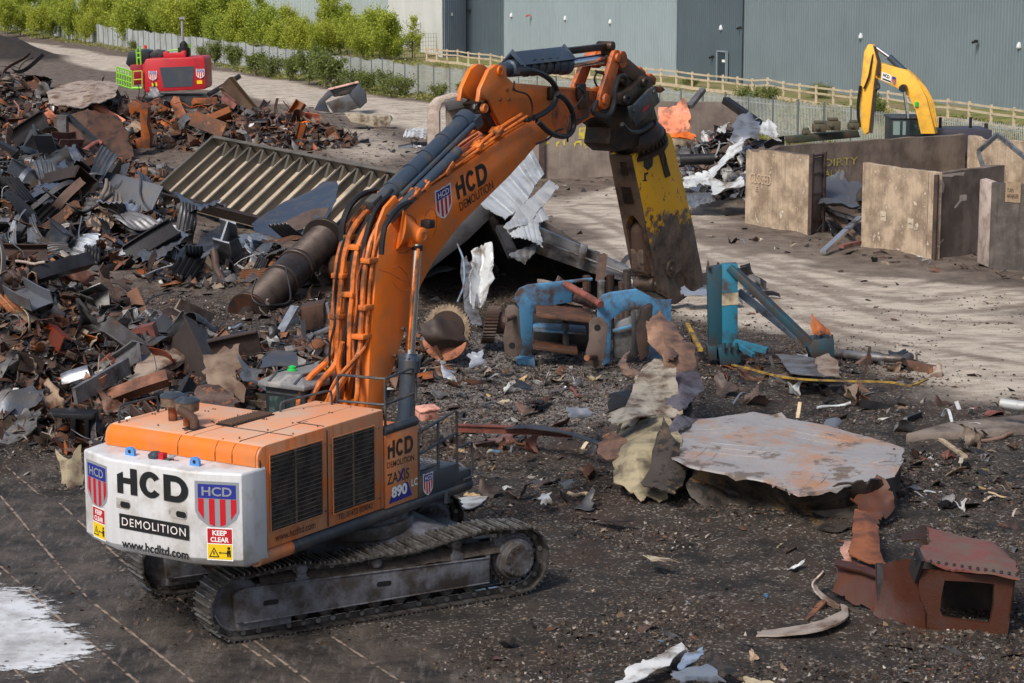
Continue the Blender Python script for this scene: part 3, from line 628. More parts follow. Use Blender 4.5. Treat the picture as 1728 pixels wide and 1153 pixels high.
for sd_, H_, W_, n in ((11, 2.2, 1.6, 2600), (12, 2.8, 1.5, 2400), (13, 1.6, 1.9, 2200)):
    mb, cm2 = tree_proto(sd_, H_, W_, n, L_bush, leaf=.085); o = mb.out('stem', bark, link=False); bp.append((o.data, cm2))
bushes = sorted([(362, 112, 1, .9), (395, 120, 0, 1.0), (430, 128, 0, .9), (455, 130, 2, .9), (490, 138, 0, .9), (520, 144, 1, 1.0), (548, 146, 1, 1.15), (560, 150, 0, 1.2), (592, 152, 2, .8), (618, 158, 0, .7), (650, 160, 1, .7), (672, 164, 2, .8), (745, 172, 2, .6), (780, 172, 0, .6), (340, 104, 2, .7), (225, 85, 2, .55), (85, 62, 2, .7), (10, 46, 0, .7), (1252, 206, 1, .55), (1275, 214, 1, .62), (1294, 203, 2, .5), (1382, 190, 2, .5), (1470, 230, 1, .6), (1478, 232, 0, .55), (735, 100, 2, 1.0), (765, 98, 2, .9), (700, 104, 2, .9), (1165, 172, 2, .4), (1338, 168, 2, .4)])
for k, (px, py, ty, s_) in enumerate(bushes):
    g = G(px, py); nm = 'beyond the fence by the warehouse' if px > 695 and py < 110 else ('against the palisade fence in the left distance' if px < 800 else 'beside the palisade behind the concrete bays')
    place_tree(bp[ty], (g.x, g.y, gz1(g.x, g.y) - .05), s_, rnd.uniform(0, 6.28), 'shrub', 'leafy green shrub ' + nm + ', ' + nth(k) + ' shrub from the left', 'shrub', 'shrubs ' + nm)
# rough grass along the fence, one stuff object
pts = []
for k in range(60000):
    i_ = rnd.random() ** .7; seg = rnd.choice(range(1, len(PAL) - 1)); a_, b_ = PAL[seg], PAL[seg + 1]; p_ = a_.lerp(b_, rnd.random())
    d_ = (b_ - a_).normalized(); n_ = V(-d_.y, d_.x, 0); n_ = n_ if n_.y > 0 else -n_; s_ = rnd.uniform(-3.2, 12) if rnd.random() < .75 else rnd.uniform(-3, 0)
    q = p_ + n_ * s_; pts.append((q.x, q.y, 0))
pts = np.array(pts); nn_ = fbm(pts[:, 0] * .5, pts[:, 1] * .5, 3); pts = pts[nn_ > .36]; pts[:, 2] = gz(pts[:, 0], pts[:, 1]) + nr.rand(len(pts)) * .22 * (fbm(pts[:, 0] * .3, pts[:, 1] * .3, 2) + .4)
o = bpy.data.objects.new('rough_grass', leaf_mesh('rough_grass', pts, .11, L_dry, nr)); col.objects.link(o); tag(o, 'rough grass and weeds along the palisade fence and bank', 'grass', kind='stuff')
# ================================================================ MAIN EXCAVATOR
s_ = R(32.5); FW = V(math.sin(s_), math.cos(s_), 0); LF = V(-math.cos(s_), math.sin(s_), 0)
OU = G(440, 942, 1.6); OU.z = 0
UM = Matrix(((FW.x, LF.x, 0, OU.x), (FW.y, LF.y, 0, OU.y), (0, 0, 1, 0), (0, 0, 0, 1)))
def UP(px, py, y=0.0):
    """photo pixel -> machine coordinates on the plane y = const (parallel to the boom)"""
    p = PL(px, py, OU + LF * y, LF) - OU; return V(p.dot(FW), y, p.z)
def U(): return MB(UM)
def bez(s, size, org, xv, yv, mats, parent, name='lettering', bold=0.0, depth=.004, slant=0, M_=None, space=1.0):
    cu = bpy.data.curves.new(name, 'FONT'); cu.body = s; cu.size = 1; cu.offset = bold; cu.extrude = 0.0; cu.shear = slant; cu.space_character = space; cu.resolution_u = 3
    to = bpy.data.objects.new('tmp', cu); col.objects.link(to); dg = bpy.context.evaluated_depsgraph_get(); me0 = bpy.data.meshes.new_from_object(to.evaluated_get(dg))
    bpy.data.objects.remove(to); co = np.array([v.co[:] for v in me0.vertices]); mn, mx_ = co.min(0), co.max(0)
    org, xv, yv = Vector(org), Vector(xv), Vector(yv); n_ = xv.cross(yv).normalized()
    mb = MB(M_)
    vs_ = [org + xv * ((c[0] - mn[0]) / (mx_[0] - mn[0])) + yv * ((c[1] - mn[1]) / (mx_[1] - mn[1])) + n_ * depth for c in co]
    mb.add(vs_, [tuple(p.vertices) for p in me0.polygons]); bpy.data.meshes.remove(me0)
    return mb.out(name, mats, parent, smooth=False)
def hcd(org, xv, yv, mats, parent, M_=None, depth=.005, name='lettering'):
    """heavy H C D letters built as shapes; H has a slanted shoulder"""
    org, xv, yv = Vector(org), Vector(xv), Vector(yv); n_ = xv.cross(yv).normalized(); mb = MB(M_)
    P_ = lambda x, y: org + xv * x + yv * y + n_ * depth
    def quad(*pts): mb.add([P_(*q) for q in pts], [tuple(range(len(pts)))])
    quad((0, 0), (.085, 0), (.085, .84), (0, .70)); quad((.0845, .40), (.1905, .40), (.1905, .62), (.0845, .62)); quad((.19, 0), (.285, 0), (.285, 1), (.19, 1))
    def arc(cx, cy, r0x, r0y, r1x, r1y, a0, a1, n=18):
        A_ = [a0 + (a1 - a0) * k / n for k in range(n + 1)]; v_ = [P_(cx + r0x * math.cos(a), cy + r0y * math.sin(a)) for a in A_] + [P_(cx + r1x * math.cos(a), cy + r1y * math.sin(a)) for a in A_]
        mb.add(v_, [(k, k + 1, n + 2 + k, n + 1 + k) for k in range(n)])
    arc(.475, .5, .155, .50, .065, .28, .62, 2 * math.pi - .62)
    quad((.66, 0), (.755, 0), (.755, 1), (.66, 1)); quad((.7545, 0), (.82, 0), (.82, .23), (.7545, .23)); quad((.7545, .77), (.82, .77), (.82, 1), (.7545, 1))
    arc(.82, .5, .18, .50, .085, .27, -math.pi / 2, math.pi / 2)
    return mb.out(name, mats, parent, smooth=False)
def badge(c, xv, yv, parent, M_=None, white=False, text=True, name='badge', d0=.003):
    """shield emblem: blue head, red stripes; c = centre, xv, yv = half extents"""
    c, xv, yv = Vector(c), Vector(xv), Vector(yv); n_ = xv.cross(yv).normalized(); mb = MB(M_)
    P_ = lambda x, y, d: c + xv * x + yv * y + n_ * d
    sh = [(-1, 1), (-.35, .93), (0, .97), (.35, .93), (1, 1), (1, -.25), (.85, -.55), (.5, -.8), (0, -1), (-.5, -.8), (-.85, -.55), (-1, -.25)] if True else []
    if not white: sh[1:4] = []
    k = .86
    mb.add([P_(x, y, d0) for x, y in sh], [tuple(range(len(sh)))], 0)
    mb.add([P_(-k, .30, d0 + .003), P_(k, .30, d0 + .003), P_(k, .88, d0 + .003), P_(-k, .88, d0 + .003)], [(0, 1, 2, 3)], 1)
    bot = lambda x: -.86 + .62 * (abs(x) / k) ** 2.2
    for i_ in range(4):
        x0 = -k + i_ * (2 * k / 3.5) * 1.0; x0 = -k + i_ * 2 * k * 2 / 7; x1 = x0 + 2 * k / 7 * 1.05
        mb.add([P_(x0, bot(x0), d0 + .003), P_(x1, bot(x1), d0 + .003), P_(x1, .28, d0 + .003), P_(x0, .28, d0 + .003)], [(0, 1, 2, 3)], 2)
    o = mb.out(name, [M['badge_white'] if white else M['badge_grey'], M['badge_blue'], M['badge_red']], parent, smooth=False)
    if text: bez('HCD', 1, P_(-.68, .40, d0 + .006), xv * 1.36, yv * .38, M['badge_white'] if white else M['badge_grey'], o, bold=.02, M_=M_)
    return o
ex = thing('demolition_excavator', 'large orange demolition excavator with white counterweight and yellow shear raised over the scrap', 'excavator', tuple(UM @ V(3.3, 1.62, 0)))
# ---- counterweight
cw_top = [(.12, -.04), (-.42, .0), (-.72, .78), (-.74, 2.40), (-.44, 3.22), (.12, 3.30)]
z0, z1 = 1.52, 3.02
mb = U(); n_ = len(cw_top); inner = [(x + .16 if x < 0 else x, y + (.12 if y < 1.6 else -.12)) for x, y in cw_top]
rings = [[(x * 1.0 + .30, (y - 1.62) * .90 + 1.62, z0 - .06) for x, y in cw_top], [(x + .10, (y - 1.62) * .97 + 1.62, z0 + .02) for x, y in cw_top], [(x, y, z0 + .14) for x, y in cw_top], [(x, y, z1 - .03) for x, y in cw_top], [(x + .025, (y - 1.62) * .99 + 1.62, z1) for x, y in cw_top]]
vv = [p for r_ in rings for p in r_]; ff = [(i_ * n_ + j_, i_ * n_ + (j_ + 1) % n_, (i_ + 1) * n_ + (j_ + 1) % n_, (i_ + 1) * n_ + j_) for i_ in range(4) for j_ in range(n_)]
ff += [tuple(range(n_)), tuple(4 * n_ + j_ for j_ in range(n_))]
mb.add(vv, ff); cwt = mb.out('counterweight', M['white'], ex, bevel=.012, angle=25)
# slots, lugs, brake valve on top
mb = U()
def rearpt(y, z):  # point on rear face at machine y
    pts = cw_top[1:5]
    for (x0_, y0_), (x1_, y1_) in zip(pts[:-1], pts[1:]):
        if y0_ <= y <= y1_ or (y < pts[0][1] and (x0_, y0_) == pts[0]): return V(x0_ + (x1_ - x0_) * (y - y0_) / (y1_ - y0_), y, z)
    return V(pts[-1][0], y, z)
slm = mat('painted_slot_shade', (.40, .38, .36), .6, dirt=(.2, .18, .16), damt=.5, dscale=6)  # flat ovals: the recess shade of the slots is painted in
for yc, zc in ((1.02, 2.33), (2.16, 2.33)):
    pl_ = []; mb = U()
    for a_ in range(16):
        t_ = a_ / 16 * 6.283; pl_.append(V(-.745, yc + math.copysign(.11, math.cos(t_)) + .075 * math.cos(t_), zc + .085 * math.sin(t_)))
    for q in pl_: q.x = -.7385 if q.y > 1.6 else -.733
    mb.add([(q.x, q.y, q.z) for q in pl_], [tuple(range(16))], 0)
    mb.add([(q.x - .004, (q.y - yc) * .55 + yc - .07, (q.z - zc) * .6 + zc - .01) for q in pl_], [tuple(range(16))], 1)
    mb.out('lifting_slot', [slm, M['black']], cwt, smooth=False)
for yc in (.95, 2.28):
    mb = U(); pr_ = [V(-.36, yc + .085 * math.cos(t_), 3.02 + max(0, .02 + .115 * math.sin(t_))) for t_ in [i_ * .3142 for i_ in range(11)]]
    out_ = [V(-.40, yc - .10, 3.0), V(-.40, yc - .09, 3.08)] + [V(-.40, yc + .09 * math.cos(3.14 - i_ * .3925), 3.09 + .07 * math.sin(3.14 - i_ * .3925)) for i_ in range(9)] + [V(-.40, yc + .09, 3.08), V(-.40, yc + .10, 3.0)]
    mb.prism(out_, (.05, 0, 0)); mb.cyl((-.406, yc, 3.085), (-.345, yc, 3.085), .03, n=10, mi=1); mb.out('lifting_lug', [M['bluepaint'], M['black']], cwt)
mb = U(); mb.lathe((-.3, 1.83, 3.02), (0, 0, 1), [(0, .11), (.05, .12), (.1, .07), (.11, .01)], 14); mb.obox((-.3, 1.68, 3.07), (.05, 0, 0), (0, .05, 0), (0, 0, .05), 1); mb.box(-.34, -.24, 1.5, 1.8, 3.02, 3.04); mb.cyl((-.3, 1.55, 3.06), (-.36, 1.38, 3.12), .025, n=8, mi=2)
mb.out('rear_camera', [M['dark_lid'], M['badge_red'], M['roofgrey']], cwt)
# lettering on rear face: left-to-right in view = decreasing y
zc = lambda a: a
FX = -.742
hcd((FX, 2.24, 2.50), (.012, -1.44, 0), (0, 0, .42), M['lettering_black'], cwt, UM)
mb = U(); mb.add([(-.744, 2.22, 1.93), (-.738, .80, 1.93), (-.738, .80, 2.17), (-.744, 2.22, 2.17)], [(0, 1, 2, 3)]); mb.out('name_plate', M['lettering_black'], cwt, smooth=False)
bez('DEMOLITION', 1, (-.7445, 2.16, 1.985), (.006, -1.30, 0), (0, 0, .13), M['badge_white'], cwt, bold=.0, M_=UM, depth=.005, space=1.15)
bez('www.hcdltd.com', 1, (-.743, 2.18, 1.62), (.006, -1.36, 0), (0, 0, .15), M['lettering_black'], cwt, bold=.018, M_=UM, depth=.004)
# badges + warning labels on the angled cheeks
def cheek(right):
    (xa, ya), (xb, yb) = (cw_top[1], cw_top[2]) if right else (cw_top[3], cw_top[4])
    a_, b_ = V(xa, ya, 0), V(xb, yb, 0); c_ = (a_ + b_) / 2; xv = (a_ - b_).normalized(); 
    if xv.y > 0: xv = -xv
    return c_, xv
def warn(c, xv, hw):
    mb = MB(UM); n_ = xv.cross(V(0, 0, 1)).normalized(); P_ = lambda x, z, d=.004: c + xv * x + V(0, 0, z) + n_ * d
    mb.add([P_(-hw, -.26), P_(hw, -.26), P_(hw, .26), P_(-hw, .26)], [(0, 1, 2, 3)], 0)
    mb.add([P_(-hw * .94, .01, .006), P_(hw * .94, .01, .006), P_(hw * .94, .24, .006), P_(-hw * .94, .24, .006)], [(0, 1, 2, 3)], 1)
    mb.add([P_(-hw * .94, -.24, .006), P_(hw * .94, -.24, .006), P_(hw * .94, -.005, .006), P_(-hw * .94, -.005, .006)], [(0, 1, 2, 3)], 2)
    tx, tz = -hw * .45, -.135
    mb.add([P_(tx - .085, tz - .075, .008), P_(tx + .085, tz - .075, .008), P_(tx, tz + .085, .008)], [(0, 1, 2)], 3)
    mb.add([P_(tx - .058, tz - .058, .010), P_(tx + .058, tz - .058, .010), P_(tx, tz + .052, .010)], [(0, 1, 2)], 2)
    mb.add([P_(tx - .012, tz - .03, .012), P_(tx + .012, tz - .03, .012), P_(tx + .006, tz + .02, .012), P_(tx - .012, tz + .02, .012)], [(0, 1, 2, 3)], 3)
    px_ = hw * .68
    mb.add([P_(px_ - .03, -.20, .008), P_(px_ - .006, -.20, .008), P_(px_, -.13, .008), P_(px_ + .006, -.20, .008), P_(px_ + .03, -.20, .008), P_(px_ + .03, -.09, .008), P_(px_ - .03, -.09, .008)], [(0, 1, 2, 3, 4, 5, 6)], 3)
    mb.add([P_(px_ + .026 * math.cos(a_ * .785), -.06 + .026 * math.sin(a_ * .785), .008) for a_ in range(8)], [tuple(range(8))], 3)
    ax = hw * .18
    mb.add([P_(ax - .03, -.145, .008), P_(ax + .07, -.145, .008), P_(ax + .07, -.13, .008), P_(ax - .03, -.13, .008)], [(0, 1, 2, 3)], 3)
    for sg in (-1, 1): x_ = ax + .02 + sg * .08; mb.add([P_(x_, -.1375, .008), P_(x_ - sg * .03, -.16, .008), P_(x_ - sg * .03, -.115, .008)], [(0, 1, 2)], 3)
    o = mb.out('warning_label', [M['white_letter'], M['red_sign'], M['yellow_sign'], M['lettering_black']], cwt, smooth=False)
    bez('KEEP', 1, P_(-hw * .55, .135), xv * hw * 1.1, V(0, 0, .08), M['white_letter'], o, bold=.03, M_=UM)
    bez('CLEAR', 1, P_(-hw * .7, .03), xv * hw * 1.4, V(0, 0, .08), M['white_letter'], o, bold=.03, M_=UM)
for right in (True, False):
    c_, xv = cheek(right); c_ = c_ + (xv * .02 if right else xv * .0)
    badge(c_ + V(0, 0, 2.50), xv * .355, V(0, 0, .38), cwt, UM)
    warn(c_ + xv * .03 + V(0, 0, 1.90), xv, .21)
# ---- hood
hl, hw_, hz0, hz1 = 3.30, 3.2, 1.68, 3.35
mb = U(); mb.M = UM; prof = [(.0, hz0), (.0, hz1 - .20)] + [(.20 - .20 * math.cos(a_), hz1 - .20 + .20 * math.sin(a_)) for a_ in (.4, .8, 1.2)] + [(.24, hz1), (hl, hz1 + .02), (hl, hz0)]
mb.prism([(x, .02, z) for x, z in prof], (0, 1.43, 0)); mb.prism([(x if x < 1 else 2.12, 1.452, z) for x, z in prof], (0, hw_ - 1.472, 0)); hood = mb.out('engine_hood', [M['orange_dusty'], M['orange_top']], ex, bevel=.035, angle=25)
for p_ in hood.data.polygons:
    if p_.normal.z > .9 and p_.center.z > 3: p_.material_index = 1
# panel seams, rear band in fresher paint
mb = U()
for yy in (.52, .86, 1.62): mb.tube([(-.004, yy, 3.04), (-.004, yy, hz1 - .2), (.05, yy, hz1 - .07), (.2, yy, hz1 + .003)] + ([(1.9, yy, hz1 + .008)] if yy != .86 else []), .008, 4)
mb.tube([(.9, .04, hz1 + .01), (.9, 1.6, hz1 + .01)], .006, 4); mb.tube([(1.72, .0, 1.72), (1.72, -.004, 3.3), (1.72, .06, hz1 + .012), (1.72, .6, hz1 + .012)], .012, 4)
mb.tube([(.03, .0, 1.72), (.03, .0, 3.14)], .012, 4)
mb.tube([(1.72, .6, hz1 + .013), (hl - .1, .6, hz1 + .016)], .005, 4)
mb.out('panel_seams', M['black'], hood)
mb = U(); rb = [(-.012, hz1 - .32), (-.012, hz1 - .20)] + [(.19 - .205 * math.cos(a_), hz1 - .20 + .208 * math.sin(a_)) for a_ in (.4, .8, 1.15)]
for y0_, y1_ in ((.06, .51), (.53, .85), (.87, 1.61), (1.63, 3.12)):
    P1 = [V(x, y0_, z) for x, z in rb]; P2 = [V(x, y1_, z) for x, z in rb]; k = len(rb); mb.add(P1 + P2, [(i_, i_ + 1, k + i_ + 1, k + i_) for i_ in range(k - 1)])
mb.out('rear_trim_panels', M['orange'], hood)
mb = U()
for _ in range(46): 
    x_, y_ = rnd.choice([.35, 1.0, 1.62, 1.8, 2.6, 3.15]) + rnd.uniform(-.03, .03), rnd.choice([.12, .6, 1.2, 1.5, 1.75, 2.4, 3.0]) + rnd.uniform(-.05, .05); x_ = min(x_, 2.0) if y_ > 1.4 else x_; mb.cyl((x_, y_, hz1 - .01), (x_, y_, hz1 + .03), .014, n=6)
for x_, z_ in ((.12, 1.86), (.12, 3.0), (1.64, 2.0), (1.64, 3.1), (1.79, 1.95), (1.79, 3.05), (3.1, 1.9), (3.1, 3.1)): mb.cyl((x_, -.01, z_), (x_, -.03, z_), .016, n=6)
mb.out('bolt_heads', M['rustpipe'], hood)
for x0_, x1_, za, zb in ((.27, 1.58, 1.96, 3.16), (1.87, 2.99, 1.90, 3.14)):
    mb = U(); mb.box(x0_, x1_, .0, .012, za, zb, 1)
    mb.box(x0_ - .02, x1_ + .02, -.012, .0, zb, zb + .02, 2); mb.box(x0_ - .02, x1_ + .02, -.012, .0, za - .02, za, 2); mb.box(x0_ - .02, x0_, -.012, .0, za, zb, 2); mb.box(x1_, x1_ + .02, -.012, .0, za, zb, 2)
    k = 17
    for i_ in range(k): z_ = za + (i_ + .5) * (zb - za) / k; mb.obox(((x0_ + x1_) / 2, -.008, z_), ((x1_ - x0_) / 2, 0, 0), (0, .022, -.008), (0, .002, .004), 0)
    xm = x0_ + (x1_ - x0_) * .48; mb.box(xm - .022, xm + .022, -.012, .004, za, zb, 3)
    mb.out('side_grille', [M['grille'], M['radiator'], M['orange_dusty'], M['tan_bar'] if 'tan_bar' in M else M['brown_filter']], hood, smooth=False)
mb = U(); mb.box(.92, 2.0, 1.28, 1.62, hz1 + .008, hz1 + .03, 0)
for i_ in range(16): mb.bar((.96 + i_ * .066, 1.30, hz1 + .045), (.96 + i_ * .066, 1.60, hz1 + .045), .018, .03, mi=1)
mb.out('roof_grille', [M['black'], M['rustpipe']], hood)
bez('www.hcdltd.com', 1, (.36, -.002, 1.775), (1.02, 0, .0), (0, 0, .12), M['lettering_worn'], hood, bold=.01, M_=UM, depth=.004)
bez('TEL.01432 839042', 1, (1.98, -.002, 1.765), (.95, 0, 0), (0, 0, .095), M['lettering_worn'], hood, bold=.01, M_=UM, depth=.004)
# pre-cleaners and exhaust
for q in ((308, 700, 1.9), (274, 690, 2.25)):
    pass
for x_, y_ in ((.62, 1.95), (.80, 2.42)):
    mb = U(); mb.lathe((x_, y_, hz1), (0, 0, 1), [(0, .075), (.28, .075)], 14, 1); mb.lathe((x_, y_, hz1 + .22), (0, 0, 1), [(0, .10), (.04, .185), (.17, .195), (.18, .2)], 20, 0); mb.lathe((x_, y_, hz1 + .40), (0, 0, 1), [(0, .205), (.03, .20), (.07, .13), (.09, .02)], 20, 2); mb.cyl((x_, y_, hz1 + .48), (x_, y_, hz1 + .52), .03, n=8, mi=2)
    mb.out('air_precleaner', [M['brown_filter'], M['orange_worn'], M['dark_lid']], hood)
mb = U(); mb.box(.38, .66, 1.6, 1.86, hz1 + .001, hz1 + .02, 1); mb.lathe((.52, 1.72, hz1), (0, 0, 1), [(0, .075), (.12, .075)], 14); mb.tube([V(.52, 1.72, hz1 + .1), V(.51, 1.74, hz1 + .17), V(.46, 1.82, hz1 + .24), V(.38, 1.93, hz1 + .32)], .075, 14); mb.lathe(V(.385, 1.925, hz1 + .315), V(-.08, .11, .08), [(0, .062), (.012, .06)], 14, 1)
mb.out('exhaust_stack', [M['rustpipe'], M['black']], hood)
def rail(pts, r_=.021, par=None, nm='handrail', m_='darkpaint', flat=False):
    mb = U()
    for L in pts:
        if len(L) == 2: mb.tube(L, r_, 7)
        else:  # rounded corners
            P_ = [Vector(p) for p in L]; o_ = [P_[0]]
            for a_, b_, c_ in zip(P_[:-2], P_[1:-1], P_[2:]):
                ra = min(.1, (b_ - a_).length * .4); rc = min(.1, (c_ - b_).length * .4); p1_ = b_ + (a_ - b_).normalized() * ra; p2_ = b_ + (c_ - b_).normalized() * rc
                o_ += [p1_, p1_.lerp(b_, .6).lerp(b_.lerp(p2_, .4), .5), p2_]
            mb.tube(o_ + [P_[-1]], r_, 7)
    return mb.out(nm, M[m_], par or ex)
rail([[(.22, 3.05, hz1), (.22, 3.05, 3.63), (1.15, 3.05, 3.63), (1.15, 3.05, hz1)]], par=hood)
rail([[(1.35, 3.05, hz1), (1.35, 3.05, 3.55), (2.05, 3.05, 3.55), (2.05, 3.05, hz1)]], par=hood)
rail([[(2.25, 1.36, hz1), (2.25, 1.36, 3.52), (3.15, .98, 3.62), (3.15, .98, hz1)]], par=hood)
# ---- side box with HCD / ZAXIS lettering
mb = U(); mb.box(3.32, 4.27, .012, 1.05, 1.66, 2.93); sb_ = mb.out('side_tank', M['orange_dusty'], ex, bevel=.015)
mb = U(); mb.tube([(3.32, .07, 2.98), (4.27, .07, 3.0)], .085, 12); mb.out('tank_edge', M['darkpaint'], sb_)
mb = U(); mb.box(3.32, 3.62, .45, .85, 2.93, 3.12); mb.cyl((3.5, .3, 2.93), (3.5, .3, 3.14), .05); mb.out('filler_cap', M['orange_worn'], sb_)
hcd((3.38, .010, 2.50), (.74, 0, 0), (0, 0, .30), M['lettering_worn'], sb_, UM)
bez('DEMOLITION', 1, (3.37, .010, 2.345), (.78, 0, 0), (0, 0, .105), M['lettering_worn'], sb_, bold=.012, M_=UM, depth=.004)
bez('ZAXIS', 1, (3.36, .010, 2.06), (.64, 0, 0), (0, 0, .19), M['lettering_worn'], sb_, bold=.012, M_=UM, depth=.004)
mb = U(); mb.add([(3.40, .006, 1.73), (4.08, .006, 1.75), (3.96, .006, 2.0), (3.90, .006, 2.02), (3.48, .006, 1.86)], [(0, 1, 2, 3, 4)]); mb.add([(3.68, .004, 2.07), (3.74, .004, 2.07), (3.86, .004, 2.27), (3.80, .004, 2.27)], [(0, 1, 2, 3)]); mb.out('blue_decal', M['badge_blue'], sb_, smooth=False)
bez('890', 1, (3.47, .0, 1.81), (.45, 0, 0), (0, 0, .20), M['white_letter'], sb_, bold=.045, M_=UM, depth=.004)
bez('LC', 1, (4.06, .008, 1.90), (.18, 0, 0), (0, 0, .125), M['white_letter'], sb_, bold=.02, M_=UM, depth=.004)
# ---- frame tube / platform
mb = U(); mb.tube([(.02, .13, 1.56), (.85, .13, 1.56)], .13, 14); o = mb.out('rear_frame_tube', M['orange_dusty'], ex)
mb = U(); mb.tube([(.85, .13, 1.56), (5.95, .13, 1.56)], .13, 14); mb.box(.1, 5.7, .2, 3.0, 1.48, 1.66); mb.box(5.60, 5.98, .05, .16, 1.62, 1.70); mb.box(5.05, 5.12, -.06, .02, 1.4, 1.6); mb.out('slew_frame', M['darkpaint'], ex)
mb = U(); mb.prism([(4.29, .015, 1.64), (5.95, .015, 1.62), (5.88, .015, 1.86), (5.55, .015, 1.86), (5.50, .015, 2.03), (4.29, .015, 2.03)], (0, 1.0, 0)); pf_ = mb.out('platform', M['darkpaint'], ex, bevel=.012)
mb = U(); mb.box(4.33, 5.25, .22, .92, 2.035, 2.09)
mb.out('deck_plate', M['roofgrey'], pf_, bevel=.008)
mb = U(); 
for i_ in range(10):
    for j_ in range(7): mb.cyl((4.38 + i_ * .09, .28 + j_ * .09, 2.088), (4.38 + i_ * .09, .28 + j_ * .09, 2.098), .026, n=6)
mb.out('deck_studs', M['darkpaint'], pf_)
badge((4.56, .012, 1.84), (.15, 0, 0), (0, 0, .20), pf_, UM, white=True)
rail([[(4.31, .03, 2.05), (4.31, .03, 2.78), (5.48, .03, 2.98), (5.48, .03, 1.95)], [(4.35, .03, 2.42), (5.48, .03, 2.58)], [(4.9, .03, 2.04), (4.9, .03, 2.88)], [(5.48, .03, 2.30), (5.92, .0, 2.34), (5.92, .0, 1.70), (5.66, .0, 1.70)]], .024, pf_)
rail([[(3.34, 1.0, 3.0), (3.34, 1.0, 3.85), (3.40, .06, 3.86), (4.22, .06, 3.93), (4.22, .06, 3.02)], [(3.34, 1.0, 3.4), (3.40, .06, 3.42), (4.22, .06, 3.48)], [(3.40, .06, 3.86), (3.40, .06, 2.95)], [(4.22, .06, 3.68), (4.42, .15, 3.68), (4.42, .15, 3.30), (4.22, .06, 3.30)]], .024, sb_)
# ---- cab
cx0, cx1, cy0, cy1 = 3.70, 5.0, 1.98, 2.86
mb = U(); mb.prism([(cx0, cy0, 1.66), (cx1 + .15, cy0, 1.66), (cx1 + .25, cy0, 2.5), (cx1 - .05, cy0, 3.40), (cx0, cy0, 3.42)], (0, cy1 - cy0, 0)); cab = mb.out('cab', M['blacksteel'] if False else mat('black_cab_paint', (.010, .011, .016), .4, 0, dirt=(.03, .028, .026), damt=.2, dscale=3), ex, bevel=.05)
mb = U(); T_ = lambda e, z: [(cx0 - .12 + e, cy0 - .08 + e, z), (cx1 + .12 - e, cy0 - .08 + e, z), (cx1 + .12 - e, cy1 + .06 - e, z), (cx0 - .12 + e, cy1 + .06 - e, z)]
r1_, r2_, r3_ = T_(0, 3.42), T_(.0, 3.50), T_(.24, 3.64); mb.add(r1_ + r2_ + r3_, [(i_ + k * 4, (i_ + 1) % 4 + k * 4, (i_ + 1) % 4 + 4 + k * 4, i_ + 4 + k * 4) for k in (0, 1) for i_ in range(4)] + [(0, 1, 2, 3), (8, 9, 10, 11)])
rf = mb.out('roof_guard', mat('dusty_guard_grey', (.16, .16, .165), .5, 0, dirt=(.28, .27, .26), damt=.35, dscale=5), cab, bevel=.015)
mb = U(); 
for k in (.14, .70): mb.bar((cx0 - .1, cy0 + k, 3.52), (cx0 + .14, cy0 + k, 3.655), .05, .02); mb.bar((cx0 + .14, cy0 + k, 3.655), (cx1 - .14, cy0 + k, 3.655), .05, .02)
mb.out('guard_straps', M['darkpaint'], rf)
mb = U(); mb.lathe((cx0 + .40, cy1 - .30, 3.64), (0, 0, 1), [(0, .09), (.02, .09), (.03, .07), (.07, .07), (.09, .03)], 14); mb.out('beacon', M['green_lamp'], rf)
mb = U(); mb.lathe((cx0 + .75, cy0 + .15, 3.64), (0, 0, 1), [(0, .05), (.1, .045), (.12, .01)], 12); mb.out('beacon', M['amber_lamp'], rf)
def win(pts, nm='window'):
    mb = U(); mb.add(pts, [tuple(range(len(pts)))]); return mb.out(nm, M['glass'], cab, smooth=False)
xw = cx0 - .012; yw = cy0 - .012
win([(xw, cy1 - .44, 2.45), (xw, cy1 - .10, 2.45), (xw, cy1 - .10, 3.24), (xw, cy1 - .46, 3.26)]); win([(xw, cy0 + .07, 2.6), (xw, cy0 + .30, 2.6), (xw, cy0 + .32, 3.22), (xw, cy0 + .07, 3.20)])
win([(cx0 + .15, yw, 2.3), (cx1 - .1, yw, 2.3), (cx1 - .15, yw, 3.25), (cx0 + .15, yw, 3.25)])
mb = U(); mb.box(cx0 - .02, cx0 - .006, cy0 + .05, cy1 - .05, 3.29, 3.33); mb.out('window_frame', M['darkpaint'], cab)
# hydraulic clutter between cab and hood
mb = U()
for k in range(7):
    y_ = 1.75 + k * .17; mb.tube(cr([(2.3, y_, 2.9), (2.5, y_, 3.12 + .03 * (k % 3)), (2.8, y_ + .05, 3.10), (3.2, y_ - .2, 2.95), (3.5, y_ - .3, 2.6)], 5), .04, 7)
mb.out('hydraulic_hoses', M['black'], ex)
mb = U(); mb.box(2.3, 3.6, 1.5, 3.1, 1.7, 2.5); mb.out('pump_deck', M['blacksteel'], ex, bevel=.03)
mb = U(); mb.box(3.34, 3.66, 1.1, 1.9, 2.2, 2.95); mb.out('valve_block', M['orange_worn'], ex, bevel=.02)
mb = U(); mb.box(4.3, 5.7, 1.0, 2.2, 1.66, 2.0); mb.out('boom_foot_bracket', M['orange_worn'], ex, bevel=.02)
